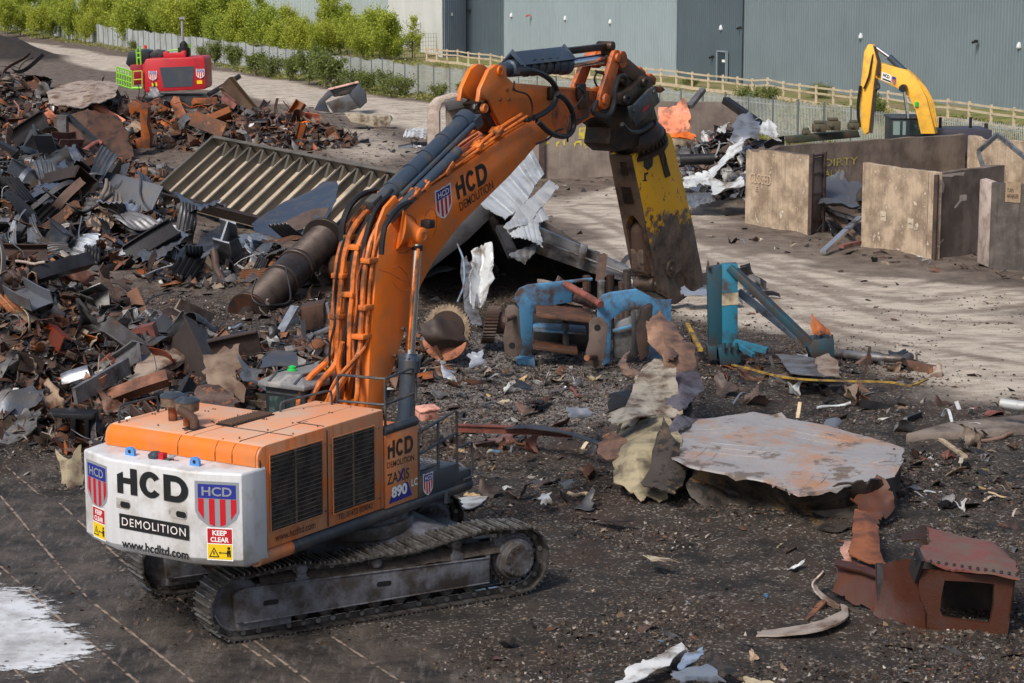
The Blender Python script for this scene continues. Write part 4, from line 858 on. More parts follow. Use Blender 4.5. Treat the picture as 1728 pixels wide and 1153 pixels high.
# ---- boom
YN, YF = 1.24, 1.99
nearE = [(612, 760), (620, 699), (624, 601), (630, 523), (635.6, 445), (645, 408), (655, 384), (669, 362), (690, 343), (712, 325), (758, 295), (813, 258), (865, 222), (903, 201)]
lowE = [(916, 208), (925, 224), (922, 236), (905, 247), (862, 296), (813, 344), (774, 383), (735, 437), (712, 480), (696, 523), (677, 582), (661, 632), (643, 699), (630, 770)]
bp_ = [UP(a_, b_, YN) for a_, b_ in nearE + lowE]; foot_x = 4.6
mb = U(); mb.prism(bp_, (0, YF - YN, 0)); boom = mb.out('boom', M['orange'], ex, bevel=.03, angle=30)
# trunnion boss and cylinder
c_ = UP(703, 398, .78)
def ring(px, py, r_, y_, mi=0, w_=.03, nm='pin', m_='orange', par=None):
    c_ = UP(px, py, y_); mb = U(); mb.lathe(c_, (0, -1, 0), [(-.05, r_), (0, r_), (w_, r_ * .95), (w_ + .003, r_ * .6), (w_ - .01, r_ * .55), (w_ - .01, .01)], 20); return mb.out(nm, M[m_], par or boom)
CY = 1.0; tb = UP(706, 398, CY); tb2 = tb + V(-.15, YN - CY, .12)
mb = U(); mb.tube([tb2 + V(-.10, .02, 0), tb2.lerp(tb, .35), tb2.lerp(tb, .8), tb], [.36, .22, .16, .15], 20); mb.lathe(tb, (0, -1, 0), [(0, .15), (.10, .15), (.12, .12), (.122, .07), (.11, .06), (.11, .01)], 18)
mb.obox(tb + V(-.03, .05, -.02), (.16, 0, 0), (0, .05, 0), (0, 0, .16)); mb.out('cylinder_boss', M['orange'], boom, bevel=0)
mb = U(); p_ = UP(722, 378, .95); mb.obox(p_, (.09, 0, 0), (0, .1, 0), (0, 0, .075)); mb.out('work_lamp', M['black'], boom, bevel=.02)
def cylpair(ptop, pbot, rr, rb_, frac, par, nm='boom_cylinder', collar=True):
    ptop, pbot = Vector(ptop), Vector(pbot); pm = pbot.lerp(ptop, frac); d = (ptop - pbot).normalized(); mb = U()
    mb.lathe(pbot, d, [(0, rb_), ((pm - pbot).length - .35, rb_), ((pm - pbot).length - .33, rb_ * 1.25), ((pm - pbot).length - .12, rb_ * 1.28), ((pm - pbot).length - .08, rb_ * 1.1), ((pm - pbot).length, rb_ * .8)] if collar else [(0, rb_), ((pm - pbot).length - .05, rb_), ((pm - pbot).length, rb_ * .8)], 22)
    if collar:
        L_ = (pm - pbot).length; a_ = d.cross(V(0, 1, 0)).normalized(); b_ = d.cross(a_)
        for k in range(12): t_ = k * .5236; q = pbot + d * (L_ - .12) + (a_ * math.cos(t_) + b_ * math.sin(t_)) * rb_ * 1.12; mb.cyl(q, q + d * .05, .022, n=6)
    o = mb.out(nm, M['cylinder'], par); mb = U(); mb.cyl(pm, ptop, rr, n=18); mb.out('rod', M['chrome'], o)
    return o
pt = UP(704, 412, CY); pb_ = UP(683, 735, CY); cylpair(pt, pb_, .085, .155, .43, ex)
cylpair(pt + V(0, 1.24, 0), pb_ + V(0, 1.24, 0), .085, .155, .43, ex)
mb = U(); q = UP(704, 412, CY); mb.lathe(q + V(0, 0, -.02), (0, 0, -1), [(0, .1), (.08, .1), (.1, .085)], 14); mb.out('rod_eye', M['black'], boom)
# feed line beside rod
mb = U(); mb.tube([UP(706, 420, .9), UP(697, 500, .9), UP(690, 590, .9)], .03, 6); mb.out('hydraulic_pipe', M['orange_pipe'], boom)
# arm cylinder over the boom
pa, pb2 = UP(634, 350, 1.62), UP(789, 200, 1.62); d = (pb2 - pa); mb = U(); mb.cyl(pa, pb2, .165, n=22)
dn = d.normalized()
for f_ in (.17, .37, .53, .72): q = pa + d * f_; mb.cyl(q, q + dn * .05, .185, n=22)
mb.cyl(pb2 - dn * .22, pb2, .20, n=22); mb.obox(pb2 - dn * .1 + V(.12, -.16, -.02), dn * .12, V(0, .08, 0), dn.cross(V(0, 1, 0)) * .1)
for off in ((-.16, -.12), (-.22, -.03)): mb.tube([pa + V(0, off[0], off[1]) + dn * .5, pb2 + V(0, off[0], off[1]) - dn * .15], .045, 8)
ac = mb.out('arm_cylinder', M['cylinder'], ex); mb = U(); mb.cyl(pb2, UP(806, 183, 1.62), .09, n=16); mb.out('rod', M['chrome'], ac)
mb = U()
for off in ((-.34, -.14), ): mb.tube([pa + V(0, off[0], off[1]) - dn * .1, pb2 + V(0, off[0], off[1]) - dn * .9], .10, 12)
mb.out('damper_tube', M['cylinder'], ac)
mb = U(); mb.obox(pa + dn * .0 + V(-.05, 0, .1), dn * .14, V(0, .1, 0), dn.cross(V(0, 1, 0)) * .09); mb.out('port_block', M['darkpaint'], ac, bevel=.02)
# big hoses at the boom knee
def hose(pix, y, r_, m_, par, nm='hydraulic_hose', ys=None, n=5):
    pts = [UP(a_, b_, (ys[i_] if ys else y)) for i_, (a_, b_) in enumerate(pix)]; mb = U(); mb.tube(cr(pts, n), r_, 7); return mb.out(nm, M[m_], par)
hose([(636, 322), (612, 328), (592, 346), (580, 372), (577, 400), (578, 430), (576, 465), (570, 500)], 1.98, .058, 'black', boom)
hose([(640, 335), (620, 352), (607, 380), (596, 410), (588, 440)], 1.85, .04, 'black', boom)
hose([(692, 341), (672, 352), (652, 378), (646, 400), (643, 430)], 1.10, .05, 'black', boom)
hose([(656, 330), (640, 345), (628, 365), (617, 400), (611, 440), (612, 480)], 1.45, .045, 'black', boom)
hose([(662, 320), (640, 350), (625, 385), (615, 430), (612, 470)], 1.5, .03, 'black', boom)
# steel pipes on the rear face: (lateral y, clearance, radius, first and last height)
_re = [UP(a_, b_, YN) for a_, b_ in nearE]
def rear_x(z_):
    for a_, b_ in zip(_re[:-1], _re[1:]):
        if a_.z <= z_ <= b_.z: return a_.x + (b_.x - a_.x) * (z_ - a_.z) / (b_.z - a_.z)
    return _re[0].x if z_ < _re[0].z else _re[-1].x
def rear_pipe(y_, cl_, r_, zs, m_, wob=0.0, foot=None):
    pts = []
    for k_, z_ in enumerate(zs): pts.append(V(rear_x(z_) - cl_ - r_ + wob * math.sin(k_ * 1.9 + y_ * 7), y_ + wob * math.cos(k_ * 2.3 + y_ * 5), z_))
    if foot: pts = [V(*f_) for f_ in foot] + pts
    mb = U(); mb.tube(cr(pts, 4), r_, 8); return mb.out('hydraulic_pipe', M[m_], boom)
Z_ = lambda a_, b_, n_=8: list(np.linspace(a_, b_, n_))
rear_pipe(1.97, .10, .055, Z_(3.9, 6.5), 'orange_pipe', .006, [(3.7, 2.12, 2.7), (3.72, 2.12, 3.2), (3.85, 2.05, 3.55)])
rear_pipe(1.84, .12, .055, Z_(3.8, 6.5), 'orange_pipe', .006, [(3.75, 1.98, 2.7), (3.78, 1.96, 3.1), (3.95, 1.9, 3.45)])
rear_pipe(1.72, .05, .040, Z_(3.3, 6.3), 'black', .02)
rear_pipe(1.60, .10, .050, Z_(3.6, 6.9), 'orange_pipe', .02, [(3.8, 1.75, 2.6), (3.85, 1.7, 3.1)])
rear_pipe(1.48, .04, .035, Z_(3.2, 6.6), 'black', .03)
rear_pipe(1.38, .09, .050, Z_(4.0, 6.9), 'orange_pipe', .006, [(3.8, 1.6, 2.8), (3.9, 1.5, 3.4)])
rear_pipe(1.29, .05, .032, Z_(4.1, 6.4), 'orange_pipe', .02, [(3.85, 1.7, 3.0), (3.95, 1.5, 3.6)])
rear_pipe(1.90, .22, .022, Z_(3.3, 6.2), 'black', .04)
rear_pipe(1.45, .20, .020, Z_(3.4, 6.0), 'orange_worn', .05)
rear_pipe(1.68, .20, .045, Z_(3.0, 4.2, 4), 'orange_pipe', .06)
rear_pipe(1.34, .16, .045, Z_(3.0, 4.0, 4), 'orange_pipe', .06)
for y0_, y1_, z_ in ((1.78, 2.03, 5.3), (1.78, 2.03, 4.6), (1.54, 1.78, 5.0), (1.24, 1.44, 4.8), (1.24, 1.44, 5.6), (1.54, 1.78, 5.8), (1.78, 2.03, 5.95), (1.24, 1.5, 4.3)):
    x_ = rear_x(z_); mb = U(); mb.box(x_ - .24, x_ + .01, y0_, y1_, z_ - .045, z_ + .045); mb.out('pipe_clamp', M['orange_pipe'], boom, bevel=.012)
# knee guard cheeks
for y_, pts in ((1.9, [(640, 322), (628, 345), (612, 372), (600, 430), (594, 480), (604, 485), (618, 430), (632, 385), (655, 350), (662, 335)]), (1.62, [(662, 318), (650, 332), (632, 362), (622, 410), (616, 460), (626, 465), (640, 410), (655, 372), (676, 348), (682, 330)]), (1.3, [(668, 330), (650, 350), (638, 380), (630, 430), (634, 450), (646, 400), (660, 370), (680, 350)])):
    mb = U(); mb.prism([UP(a_, b_, y_) for a_, b_ in pts], (0, .06, 0)); mb.out('knee_guard', M['orange_worn'] if y_ > 1.5 else M['orange'], boom, bevel=.01)
# top pipes along the boom edge
for y, r_, px_ in ((1.20, .028, [(690, 338), (740, 300), (800, 258), (850, 222), (890, 196)]), (1.28, .034, [(700, 330), (750, 288), (800, 250), (845, 215), (880, 193)]), (1.40, .026, [(715, 315), (760, 280), (812, 240), (850, 210)]), (1.80, .030, [(722, 278), (760, 248), (800, 222), (820, 210)]), (1.92, .026, [(722, 268), (760, 238), (800, 210)]), (1.7, .022, [(735, 275), (770, 252), (806, 226)])):
    hose(px_, y, r_, 'orange_pipe' if y != 1.4 else 'orange_worn', boom, 'hydraulic_pipe', n=3)
for px_, py in ((706, 330), (722, 318), (757, 292), (762, 284), (812, 250), (845, 226)):
    mb = U(); a_ = UP(px_, py, 1.18); mb.obox(a_ + V(0, .1, .03), (.07, 0, .05), (0, .12, 0), (-.03, 0, .05)); mb.cyl(a_ + V(0, .04, .06), a_ + V(0, .04, .15), .03, n=8); mb.out('pipe_clamp', M['orange_pipe'], boom, bevel=.01)
# lettering along the boom: baseline direction from pixels
def on(px, py, y=YN): return UP(px, py, y)
o_, x_, y_ = on(772, 338), on(825, 303), on(766, 305)
hcd(o_, on(824, 306) - o_, on(768, 303) - on(774, 338), M['lettering_black'], boom, UM, .006)
o_ = on(777, 357); bez('DEMOLITION', 1, o_, on(833, 318) - o_, on(774, 343) - o_, M['lettering_black'], boom, bold=.004, M_=UM, depth=.006)
c_ = on(748.5, 342); badge(c_, (on(762, 334) - on(735, 350)) * .5, (on(747, 315) - on(751, 369)) * .5, boom, UM, white=True, d0=.006)
# weld rings and stains as thin raised lines
mb = U()
def loop(cx_, cy_, rx, ry, rot=0, y=YN - .004): return [UP(cx_ + rx * math.cos(t_) * math.cos(rot) - ry * math.sin(t_) * math.sin(rot), cy_ + rx * math.cos(t_) * math.sin(rot) + ry * math.sin(t_) * math.cos(rot), y) for t_ in [k * .3307 for k in range(20)]]
mb.tube(loop(726, 378, 11, 26, .1), .006, 4, caps=False);  mb.tube(loop(684, 395, 20, 33, .2), .008, 4, caps=False)
mb.tube(cr([on(640, 455, YN - .004), on(660, 462, YN - .004), on(680, 474, YN - .004), on(693, 474, YN - .004)], 4), .006, 4); mb.tube(cr([on(662, 475, YN - .004), on(672, 487, YN - .004), on(685, 491, YN - .004), on(692, 484, YN - .004), on(688, 466, YN - .004), on(674, 450, YN - .004), on(662, 452, YN - .004)], 4), .006, 4)
mb.out('weld_lines', M['orange_pipe'], boom)
mb = U(); 
for px_, py in ((677, 555), (664, 600), (653, 650)): q = UP(px_, py, YN); mb.cyl(q, q + V(0, -.07, 0), .035, n=8)
mb.out('bolt_heads', M['rustpipe'], boom)
# ---- arm (stick)
AN, AF = 1.36, 1.86
armp = [(838, 109), (848, 110), (854, 116), (856, 130), (866, 140), (935, 146), (1000, 150), (1012, 146), (1026, 149), (1035, 160), (1036, 176), (1026, 190), (1008, 196), (996, 200), (975, 212), (960, 222), (948, 229), (930, 228), (905, 244), (884, 242), (868, 228), (851, 222), (838, 196), (826, 170), (814, 165), (808, 172), (811, 150), (826, 118)]
mb = U(); mb.prism([UP(a_, b_, AN) for a_, b_ in armp], (0, .09, 0)); arm = mb.out('arm', M['orange'], ex, bevel=.015)
mb = U(); mb.prism([UP(a_, b_, AN) + V(0, AF - AN - .09, 0) for a_, b_ in armp], (0, .09, 0)); mb.out('far_side_plate', M['orange'], arm, bevel=.015)
bodyp = [(862, 142), (935, 148), (1000, 152), (1008, 160), (1010, 186), (975, 210), (948, 226), (925, 226), (902, 212), (880, 190), (868, 170)]
mb = U(); mb.prism([UP(a_, b_, AN) + V(0, .07, 0) for a_, b_ in bodyp], (0, AF - AN - .14, 0)); mb.out('box_section', M['orange_worn'], arm, bevel=.02)
mb = U(); mb.prism([UP(a_, b_, AN) + V(0, -.004, 0) for a_, b_ in [(940, 150), (1000, 154), (1030, 158), (1034, 172), (1024, 187), (990, 200), (955, 224), (940, 226), (930, 205), (932, 170)]], (0, .006, 0)); mb.out('worn_nose_patch', M['orange_worn'], arm)
# dark underside web between the ear plates
mb = U(); mb.prism([UP(a_, b_, AN) + V(0, .08, 0) for a_, b_ in [(812, 176), (818, 172), (832, 190), (848, 222), (862, 228), (856, 234), (838, 222)]], (0, AF - AN - .16, 0)); mb.out('ear_web', M['blacksteel'], arm)
mb = U(); mb.tube([UP(806, 183, 1.62) + V(0, -.2, 0), UP(806, 183, 1.62) + V(0, .2, 0)], .12, 14); q = UP(806, 183, 1.62); mb.lathe(V(q.x, 1.42, q.z), (0, 1, 0), [(0, .16), (.4, .16)], 16); mb.out('arm_cylinder_pin', M['blacksteel'], arm)
for px_, py, r_ in ((843, 120, .075), (818, 183, .07), (901, 225, .14)): ring(px_, py, r_ * 1.25, AN, nm='pin', m_='orange' if r_ < .1 else 'orange_worn', par=arm)
mb = U()
for q in [(865, 150), (858, 168), (855, 152), (843, 168)]: c_ = UP(*q, AN); mb.cyl(c_, c_ + V(0, -.035, 0), .03, n=8)
mb.out('bolt_heads', M['rustpipe'], arm)
# tool cylinder on top of the arm
q0, q1, q2 = UP(846, 117, 1.5), UP(955, 108, 1.5), UP(1024, 98, 1.5); d = (q1 - q0).normalized(); L_ = (q1 - q0).length; mb = U()
mb.lathe(q0, d, [(0, .12), (.25, .12), (.27, .165), (L_ - .45, .165), (L_ - .43, .19), (L_ - .2, .195), (L_ - .18, .215), (L_ - .02, .215), (L_, .19)], 24)
for f_ in (.34, .46, .58, .70): mb.lathe(q0 + d * L_ * f_, d, [(0, .185), (.07, .185)], 24)
for f_ in (.34, .46, .58, .70): mb.obox(q0 + d * (L_ * f_ + .035) + V(0, -.17, .1), d * .05, V(0, .05, 0), V(0, 0, .06))
tc_ = mb.out('tool_cylinder', M['cylinder'], ex); mb = U(); mb.cyl(q1, q2, .10, n=20); mb.out('rod', M['chrome'], tc_)
mb = U(); a_, b_ = UP(862, 97, 1.5), UP(953, 87, 1.5); mb.prism([a_ + V(0, -.27, -.14), a_ + V(0, -.02, .10), a_ + V(0, .02, .10), a_ + V(0, .27, -.14), a_ + V(0, .22, -.14), a_ + V(0, 0, .05), a_ + V(0, -.22, -.14)], b_ - a_)
for f_ in (0.02, .98): c_ = a_.lerp(b_, f_); mb.prism([c_ + V(0, -.31, -.17), c_ + V(0, 0, .15), c_ + V(0, .31, -.17), c_ + V(0, .2, -.17), c_ + V(0, 0, .02), c_ + V(0, -.2, -.17)], d * .04)
mb.out('rod_guard', M['cylinder'], tc_, bevel=.008)
mb = U(); mb.bar(b_, UP(1019, 79, 1.5), .16, .13); mb.out('guard_slide', M['rustpipe'] if False else M['blacksteel'], tc_, bevel=.01)
mb = U(); e_ = UP(1022, 78, 1.5); mb.lathe(V(e_.x, 1.32, e_.z), (0, 1, 0), [(0, .10), (.36, .10)], 14); mb.bar(e_, UP(1026, 97, 1.5), .2, .14); mb.out('guard_bracket', M['blacksteel'], tc_, bevel=.01)
# linkage
def link(p, q, y, w0, w1, m_, par, nm='link', th=.09):
    a_, b_ = UP(*p, y), UP(*q, y); d = (b_ - a_).normalized(); n_ = V(-d.z, 0, d.x); pts = []
    for k in range(9): t_ = math.pi / 2 + k * math.pi / 8; pts.append(a_ + d * math.cos(t_) * w0 + n_ * math.sin(t_) * w0)
    for k in range(9): t_ = -math.pi / 2 + k * math.pi / 8; pts.append(b_ + d * math.cos(t_) * w1 + n_ * math.sin(t_) * w1)
    mb = U(); mb.prism(pts, (0, th, 0)); 
    for c_, w_ in ((a_, w0), (b_, w1)): mb.lathe(c_, (0, -1, 0), [(0, w_ * .6), (.05, w_ * .55), (.052, .02)], 14)
    return mb.out(nm, M[m_], par, bevel=.008)
lk = link((1041, 98), (1021, 168), 1.22, .16, .20, 'orange_worn', ex, 'linkage'); link((993, 106), (976, 150), 1.93, .15, .18, 'orange_worn', lk, 'side_link')
a_ = UP(1030, 100, 1.5); mb = U(); mb.lathe(V(a_.x, 1.2, a_.z), (0, 1, 0), [(0, .17), (.12, .17), (.14, .19), (.2, .19), (.22, .15), (.55, .15), (.57, .19), (.7, .19), (.72, .17), (.82, .17)], 20); mb.out('cross_shaft', M['orange_worn'], lk)
link((1043, 100), (1092, 140), 1.25, .17, .15, 'rustpipe', lk, 'push_link'); link((1043, 100), (1092, 140), 1.65, .17, .15, 'rustpipe', lk, 'push_link')
# quick hitch
hb = [(1046, 160), (1062, 152), (1078, 138), (1086, 128), (1097, 131), (1102, 146), (1094, 160), (1080, 166), (1072, 176), (1060, 182), (1048, 176)]
mb = U(); mb.prism([UP(a_, b_, 1.10) for a_, b_ in hb], (0, .14, 0)); mb.prism([UP(a_, b_, 1.10) + V(0, .55, 0) for a_, b_ in hb], (0, .14, 0))
for px_, py, r_ in ((1056, 168, .12), (1087, 139, .11)): c_ = UP(px_, py, 1.10); mb.lathe(c_, (0, -1, 0), [(-.65, r_), (.04, r_), (.06, r_ * .85), (.062, r_ * .4), (.03, r_ * .35), (.03, .01)], 16)
qh = mb.out('quick_hitch', M['blacksteel'], ex, bevel=.02)
mb = U(); pl_ = [(1063, 180), (1072, 177), (1098, 150), (1104, 146), (1110, 158), (1114, 172), (1092, 195), (1073, 212), (1067, 198)]
mb.prism([UP(a_, b_, .98) for a_, b_ in pl_], (0, .07, 0)); 
for px_, py in ((1069, 187), (1103, 155)): c_ = UP(px_, py, .98); mb.cyl(c_, c_ + V(0, -.03, 0), .04, n=8)
hp = mb.out('hitch_plate', M['darkpaint'], qh, bevel=.01); mb = U(); mb.add([UP(a_, b_, .975) for a_, b_ in [(1084, 185), (1095, 175), (1095, 180), (1084, 190)]], [(0, 1, 2, 3)]); pl_o = mb.out('maker_label', M['red_sign'], hp)
mb = U()
for pts in ([(1062, 118), (1074, 122), (1082, 112), (1091, 122), (1087, 132), (1074, 128)], [(1092, 130), (1100, 124), (1108, 132), (1107, 143), (1099, 146)], [(1106, 146), (1118, 146), (1124, 152), (1116, 157), (1106, 154)]):
    mb.prism([UP(a_, b_, 1.3) for a_, b_ in pts], (0, .5, 0))
mb.out('bent_guard_plates', M['orange_worn'], qh, bevel=.02)
# rotator
mb = U(); mb.prism([UP(a_, b_, 1.28) for a_, b_ in [(1008, 190), (1030, 182), (1060, 170), (1085, 166), (1104, 176), (1112, 205), (1110, 226), (1098, 240), (1072, 250), (1042, 256), (1028, 244), (1032, 215), (1018, 204)]], (0, .62, 0)); rot = mb.out('rotator_housing', M['blacksteel'], ex, bevel=.04)
ax0, ax1 = UP(1068, 200, 1.6), UP(1080, 258, 1.6); AX = (UP(1134, 490, 1.6) - UP(1078, 250, 1.6)).normalized()
c0 = UP(1074, 232, 1.6); mb = U(); mb.lathe(c0 - AX * .25, AX, [(0, .48), (.12, .56), (.2, .60), (.3, .60), (.31, .54), (.40, .54), (.42, .64), (.50, .64), (.52, .4)], 32)
XV = V(AX.z, 0, -AX.x); XV = -XV if XV.x < 0 else XV
for k in range(36): t_ = k * .1745; q = c0 + AX * .05 + (XV * math.cos(t_) + V(0, 1, 0) * math.sin(t_)) * .61; mb.obox(q, AX * .05, (XV * math.cos(t_) + V(0, 1, 0) * math.sin(t_)) * .02, (V(0, 1, 0) * math.cos(t_) - XV * math.sin(t_)) * .02)
mb.out('slew_ring', M['blacksteel'], rot)
# loose hoses
for pix, r_, ys_ in (([(874, 121), (900, 120), (925, 132), (939, 152), (936, 172), (922, 188), (900, 200)], .055, .95), ([(907, 205), (930, 225), (955, 230), (968, 215), (966, 190), (955, 170), (940, 158)], .055, .90), ([(868, 137), (868, 152), (890, 160), (898, 178), (897, 198)], .018, .94), ([(975, 146), (985, 160), (965, 190), (958, 215), (958, 240)], .02, .9), ([(1007, 170), (1001, 188), (1012, 196), (1028, 194), (1036, 175), (1038, 150), (1045, 130), (1056, 130), (1058, 146)], .05, .92), ([(1050, 210), (1062, 222), (1080, 222), (1096, 212), (1100, 208)], .05, 1.0), ([(905, 243), (925, 235), (938, 222), (950, 218)], .02, .92), ([(998, 180), (990, 195), (975, 202), (965, 200)], .018, .95), ([(1005, 120), (1022, 128), (1024, 145)], .025, 1.3), ([(1010, 150), (1003, 135), (1008, 122), (1018, 122)], .02, 1.4)):
    hose(pix, ys_, r_, 'black', arm, 'hydraulic_hose')
for px_, py, w_, h_ in ((931, 158, .1, .13), (980, 155, .13, .16), (983, 172, .12, .14), (893, 205, .14, .08)): mb = U(); c_ = UP(px_, py, AN - .05); mb.obox(c_, (w_, 0, 0), (0, .06, 0), (0, 0, h_)); mb.out('valve_block', M['blacksteel'], arm, bevel=.03)
# ---- shear
SN = 1.34; STH = .54
nm_, tt_, bb_ = newmat('worn_yellow_shear_paint')
tc = tt_.nodes.new('ShaderNodeTexCoord').outputs['Object']; sx = tt_.nodes.new('ShaderNodeSeparateXYZ'); tt_.links.new(tc, sx.inputs[0])
g_ = _ramp(tt_, sx.outputs[2], 3.9, 6.2); nn2 = _noise(tt_, 1.6, 8, tc, .7); f_ = _ramp(tt_, _math(tt_, 'ADD', _math(tt_, 'MULTIPLY', g_, .62), nn2), .83, .88)
cbr = _mix(tt_, _ramp(tt_, _noise(tt_, 2.5, 8, tc, .7), .38, .66), (.05, .036, .028), (.26, .18, .125)); cc = _mix(tt_, f_, cbr, (.80, .40, .008)); cc = _mix(tt_, _ramp(tt_, _noise(tt_, 5, 6, tc, .7), .6, .64), cc, (.05, .035, .025))
tt_.links.new(cc, bb_.inputs['Base Color']); bb_.inputs['Roughness'].default_value = .5; bb_.inputs['Metallic'].default_value = .15; tt_.links.new(_bump(tt_, nn2, .3), bb_.inputs['Normal']); M['shear'] = nm_; S['shearbrown'] = mat('brown_shear_steel', (.15, .10, .07), .5, .2, dirt=(.03, .022, .02), damt=.5, dscale=1.6, spots=(.55, .28, .02), samt=.70, sscale=4)
sh_out = [(1066, 264), (1085, 250), (1112, 236), (1128, 224), (1134, 232), (1148, 290), (1168, 370), (1186, 462), (1187, 484), (1172, 492), (1163, 485), (1160, 470), (1150, 458), (1139, 462), (1138, 476), (1148, 490), (1150, 499), (1136, 505), (1112, 492), (1098, 430), (1084, 350)]
mb = U(); mb.prism([UP(a_, b_, SN) for a_, b_ in sh_out], (0, .10, 0)); she = mb.out('shear', M['shear'], ex, bevel=.012)
mb = U(); mb.prism([UP(a_, b_, SN) + V(0, STH - .1, 0) for a_, b_ in sh_out], (0, .10, 0)); mb.out('far_side_plate', M['shear'], she, bevel=.012)
# window cut-out ring and inner
mb = U(); c_ = UP(1093, 274, SN); mb.prism([UP(a_, b_, SN) + V(0, -.005, 0) for a_, b_ in [(1086, 265), (1095, 259), (1102, 266), (1101, 280), (1093, 288), (1086, 282)]], (0, .006, 0)); mb.out('window_recess', M['black'], she)
mb = U(); mb.lathe(UP(1119, 248, SN), (0, -1, 0), [(0, .1), (.02, .1), (.021, .05), (.005, .05), (.005, .01)], 14, 0); mb.tube([UP(1120, 256, SN - .02), UP(1124, 270, SN - .03), UP(1122, 280, SN - .02)], .02, 6); mb.out('shackle', M['blacksteel'], she)
mb = U(); mb.prism([UP(a_, b_, SN) + V(0, -.03, 0) for a_, b_ in [(1106, 238), (1113, 236), (1130, 296), (1122, 300)]], (0, .04, 0)); mb.out('gusset', M['blacksteel'], she)
# rear cover between plates: top closed, arch open below with cylinder inside
fr = [UP(a_, b_, SN) for a_, b_ in [(1066, 264), (1098, 430), (1104, 460)]]
e0, e1 = UP(1066, 264, SN), UP(1104, 462, SN); ed = (e1 - e0)
inn = V(AX.z, 0, -AX.x); inn = inn if inn.x > 0 else -inn
mb = U(); yl, yr = SN - .0, SN + STH
def fpt(f_, v): p_ = e0 + ed * f_; return V(p_.x, yl + (yr - yl) * v, p_.z) - inn * .012
arch = [(.0, .0), (.0, 1), (1.0, 1), (1.0, .94)] + [(.62 - .10 * math.sin(k * math.pi / 6), .5 + .34 * math.cos(k * math.pi / 6)) for k in range(7)] + [(1.0, .06), (1.0, 0)]
pts = [fpt(a_, b_) for a_, b_ in arch]
top = [fpt(0, 0), fpt(0, 1), fpt(.5, 1), fpt(.5, 0)]; mb.prism(top, inn * .06)
for v0, v1 in ((0, .14), (.86, 1)): mb.prism([fpt(.5, v0), fpt(.5, v1), fpt(1.02, v1), fpt(1.02, v0)], inn * .06)
for k in range(5):
    v0 = .14 + k * .144; v1 = v0 + .144; hA = .5 + .10 * (1 - math.sin(math.pi * (k) / 5)) ; hB = .5 + .10 * (1 - math.sin(math.pi * (k + 1) / 5))
    mb.prism([fpt(.5, v0), fpt(.5, v1), fpt(hB, v1), fpt(hA, v0)], inn * .06)
mb.out('rear_cover', S['shearbrown'], she)
mb = U(); mb.prism([fpt(.05, .3), fpt(.05, .55), fpt(.16, .55), fpt(.16, .3)], -inn * .015); mb.prism([fpt(.26, .3), fpt(.26, .72), fpt(.40, .72), fpt(.40, .3)], -inn * .015); mb.out('inspection_covers', M['blacksteel'], she)
mb = U(); mb.prism([fpt(.5, .15), fpt(.5, .85), fpt(1.02, .85), fpt(1.02, .15)], inn * .05)
for v in mb.v[:]: pass
mb.v = [tuple(Vector(p) + (UM.to_3x3() @ inn) * .45) for p in mb.v]; mb.out('inner_web', M['blacksteel'], she)
mb = U(); a_, b_ = fpt(.60, .5) + inn * .20, fpt(1.0, .5) + inn * .05; mb.lathe(a_, (b_ - a_), [(0, .06), (.08, .15), (.2, .19), ((b_ - a_).length - .15, .21), ((b_ - a_).length, .2)], 20); cyo = mb.out('jaw_cylinder', M['rustpipe'], she)
c_ = fpt(1.10, .5) + inn * .05; mb = U(); mb.lathe(V(c_.x, SN + .06, c_.z), (0, 1, 0), [(0, .15), (STH - .12, .15)], 16); mb.lathe(V(c_.x, SN + .05, c_.z), (0, -1, 0), [(0, .06), (.03, .06)], 12, 1); mb.prism([UP(a_, b_, SN + STH - .12) for a_, b_ in [(1064, 420), (1086, 424), (1104, 470), (1126, 503), (1106, 490), (1066, 458)]], (0, -STH + .24, 0)); mb.out('moving_jaw', [M['shear'], M['chrome']], she, bevel=.02)
mb = U(); c_ = UP(1132, 453, SN); mb.lathe(c_, (0, -1, 0), [(-.02, .21), (.04, .21), (.05, .17), (.035, .16), (.035, .08), (.06, .07), (.062, .01)], 24)
for k in range(8): t_ = k * .785; mb.cyl(c_ + V(.12 * math.cos(t_), -.035, .12 * math.sin(t_)), c_ + V(.12 * math.cos(t_), -.06, .12 * math.sin(t_)), .016, n=6)
mb.out('pivot_pin', M['shear'], she)
mb = U(); mb.prism([UP(a_, b_, SN) + V(0, .16, 0) for a_, b_ in [(1124, 480), (1140, 470), (1156, 480), (1162, 490), (1150, 503), (1136, 507), (1118, 496)]], (0, .3, 0)); mb.out('cutting_blade', M['steel_tip'] if 'steel_tip' in M else S['steel_grey'], she, bevel=.02)
mb = U(); mb.prism([UP(a_, b_, SN - .004) for a_, b_ in [(1084, 304), (1092, 304), (1092, 306), (1084, 306)]], (0, .003, 0)); mb.prism([UP(a_, b_, SN - .004) for a_, b_ in [(1087, 292), (1090, 292), (1090, 304), (1087, 304)]], (0, .003, 0)); mb.prism([UP(a_, b_, SN - .004) for a_, b_ in [(1090, 292), (1094, 290), (1094, 294), (1090, 295)]], (0, .003, 0)); mb.out('stencil_mark', M['lettering_black'], she)
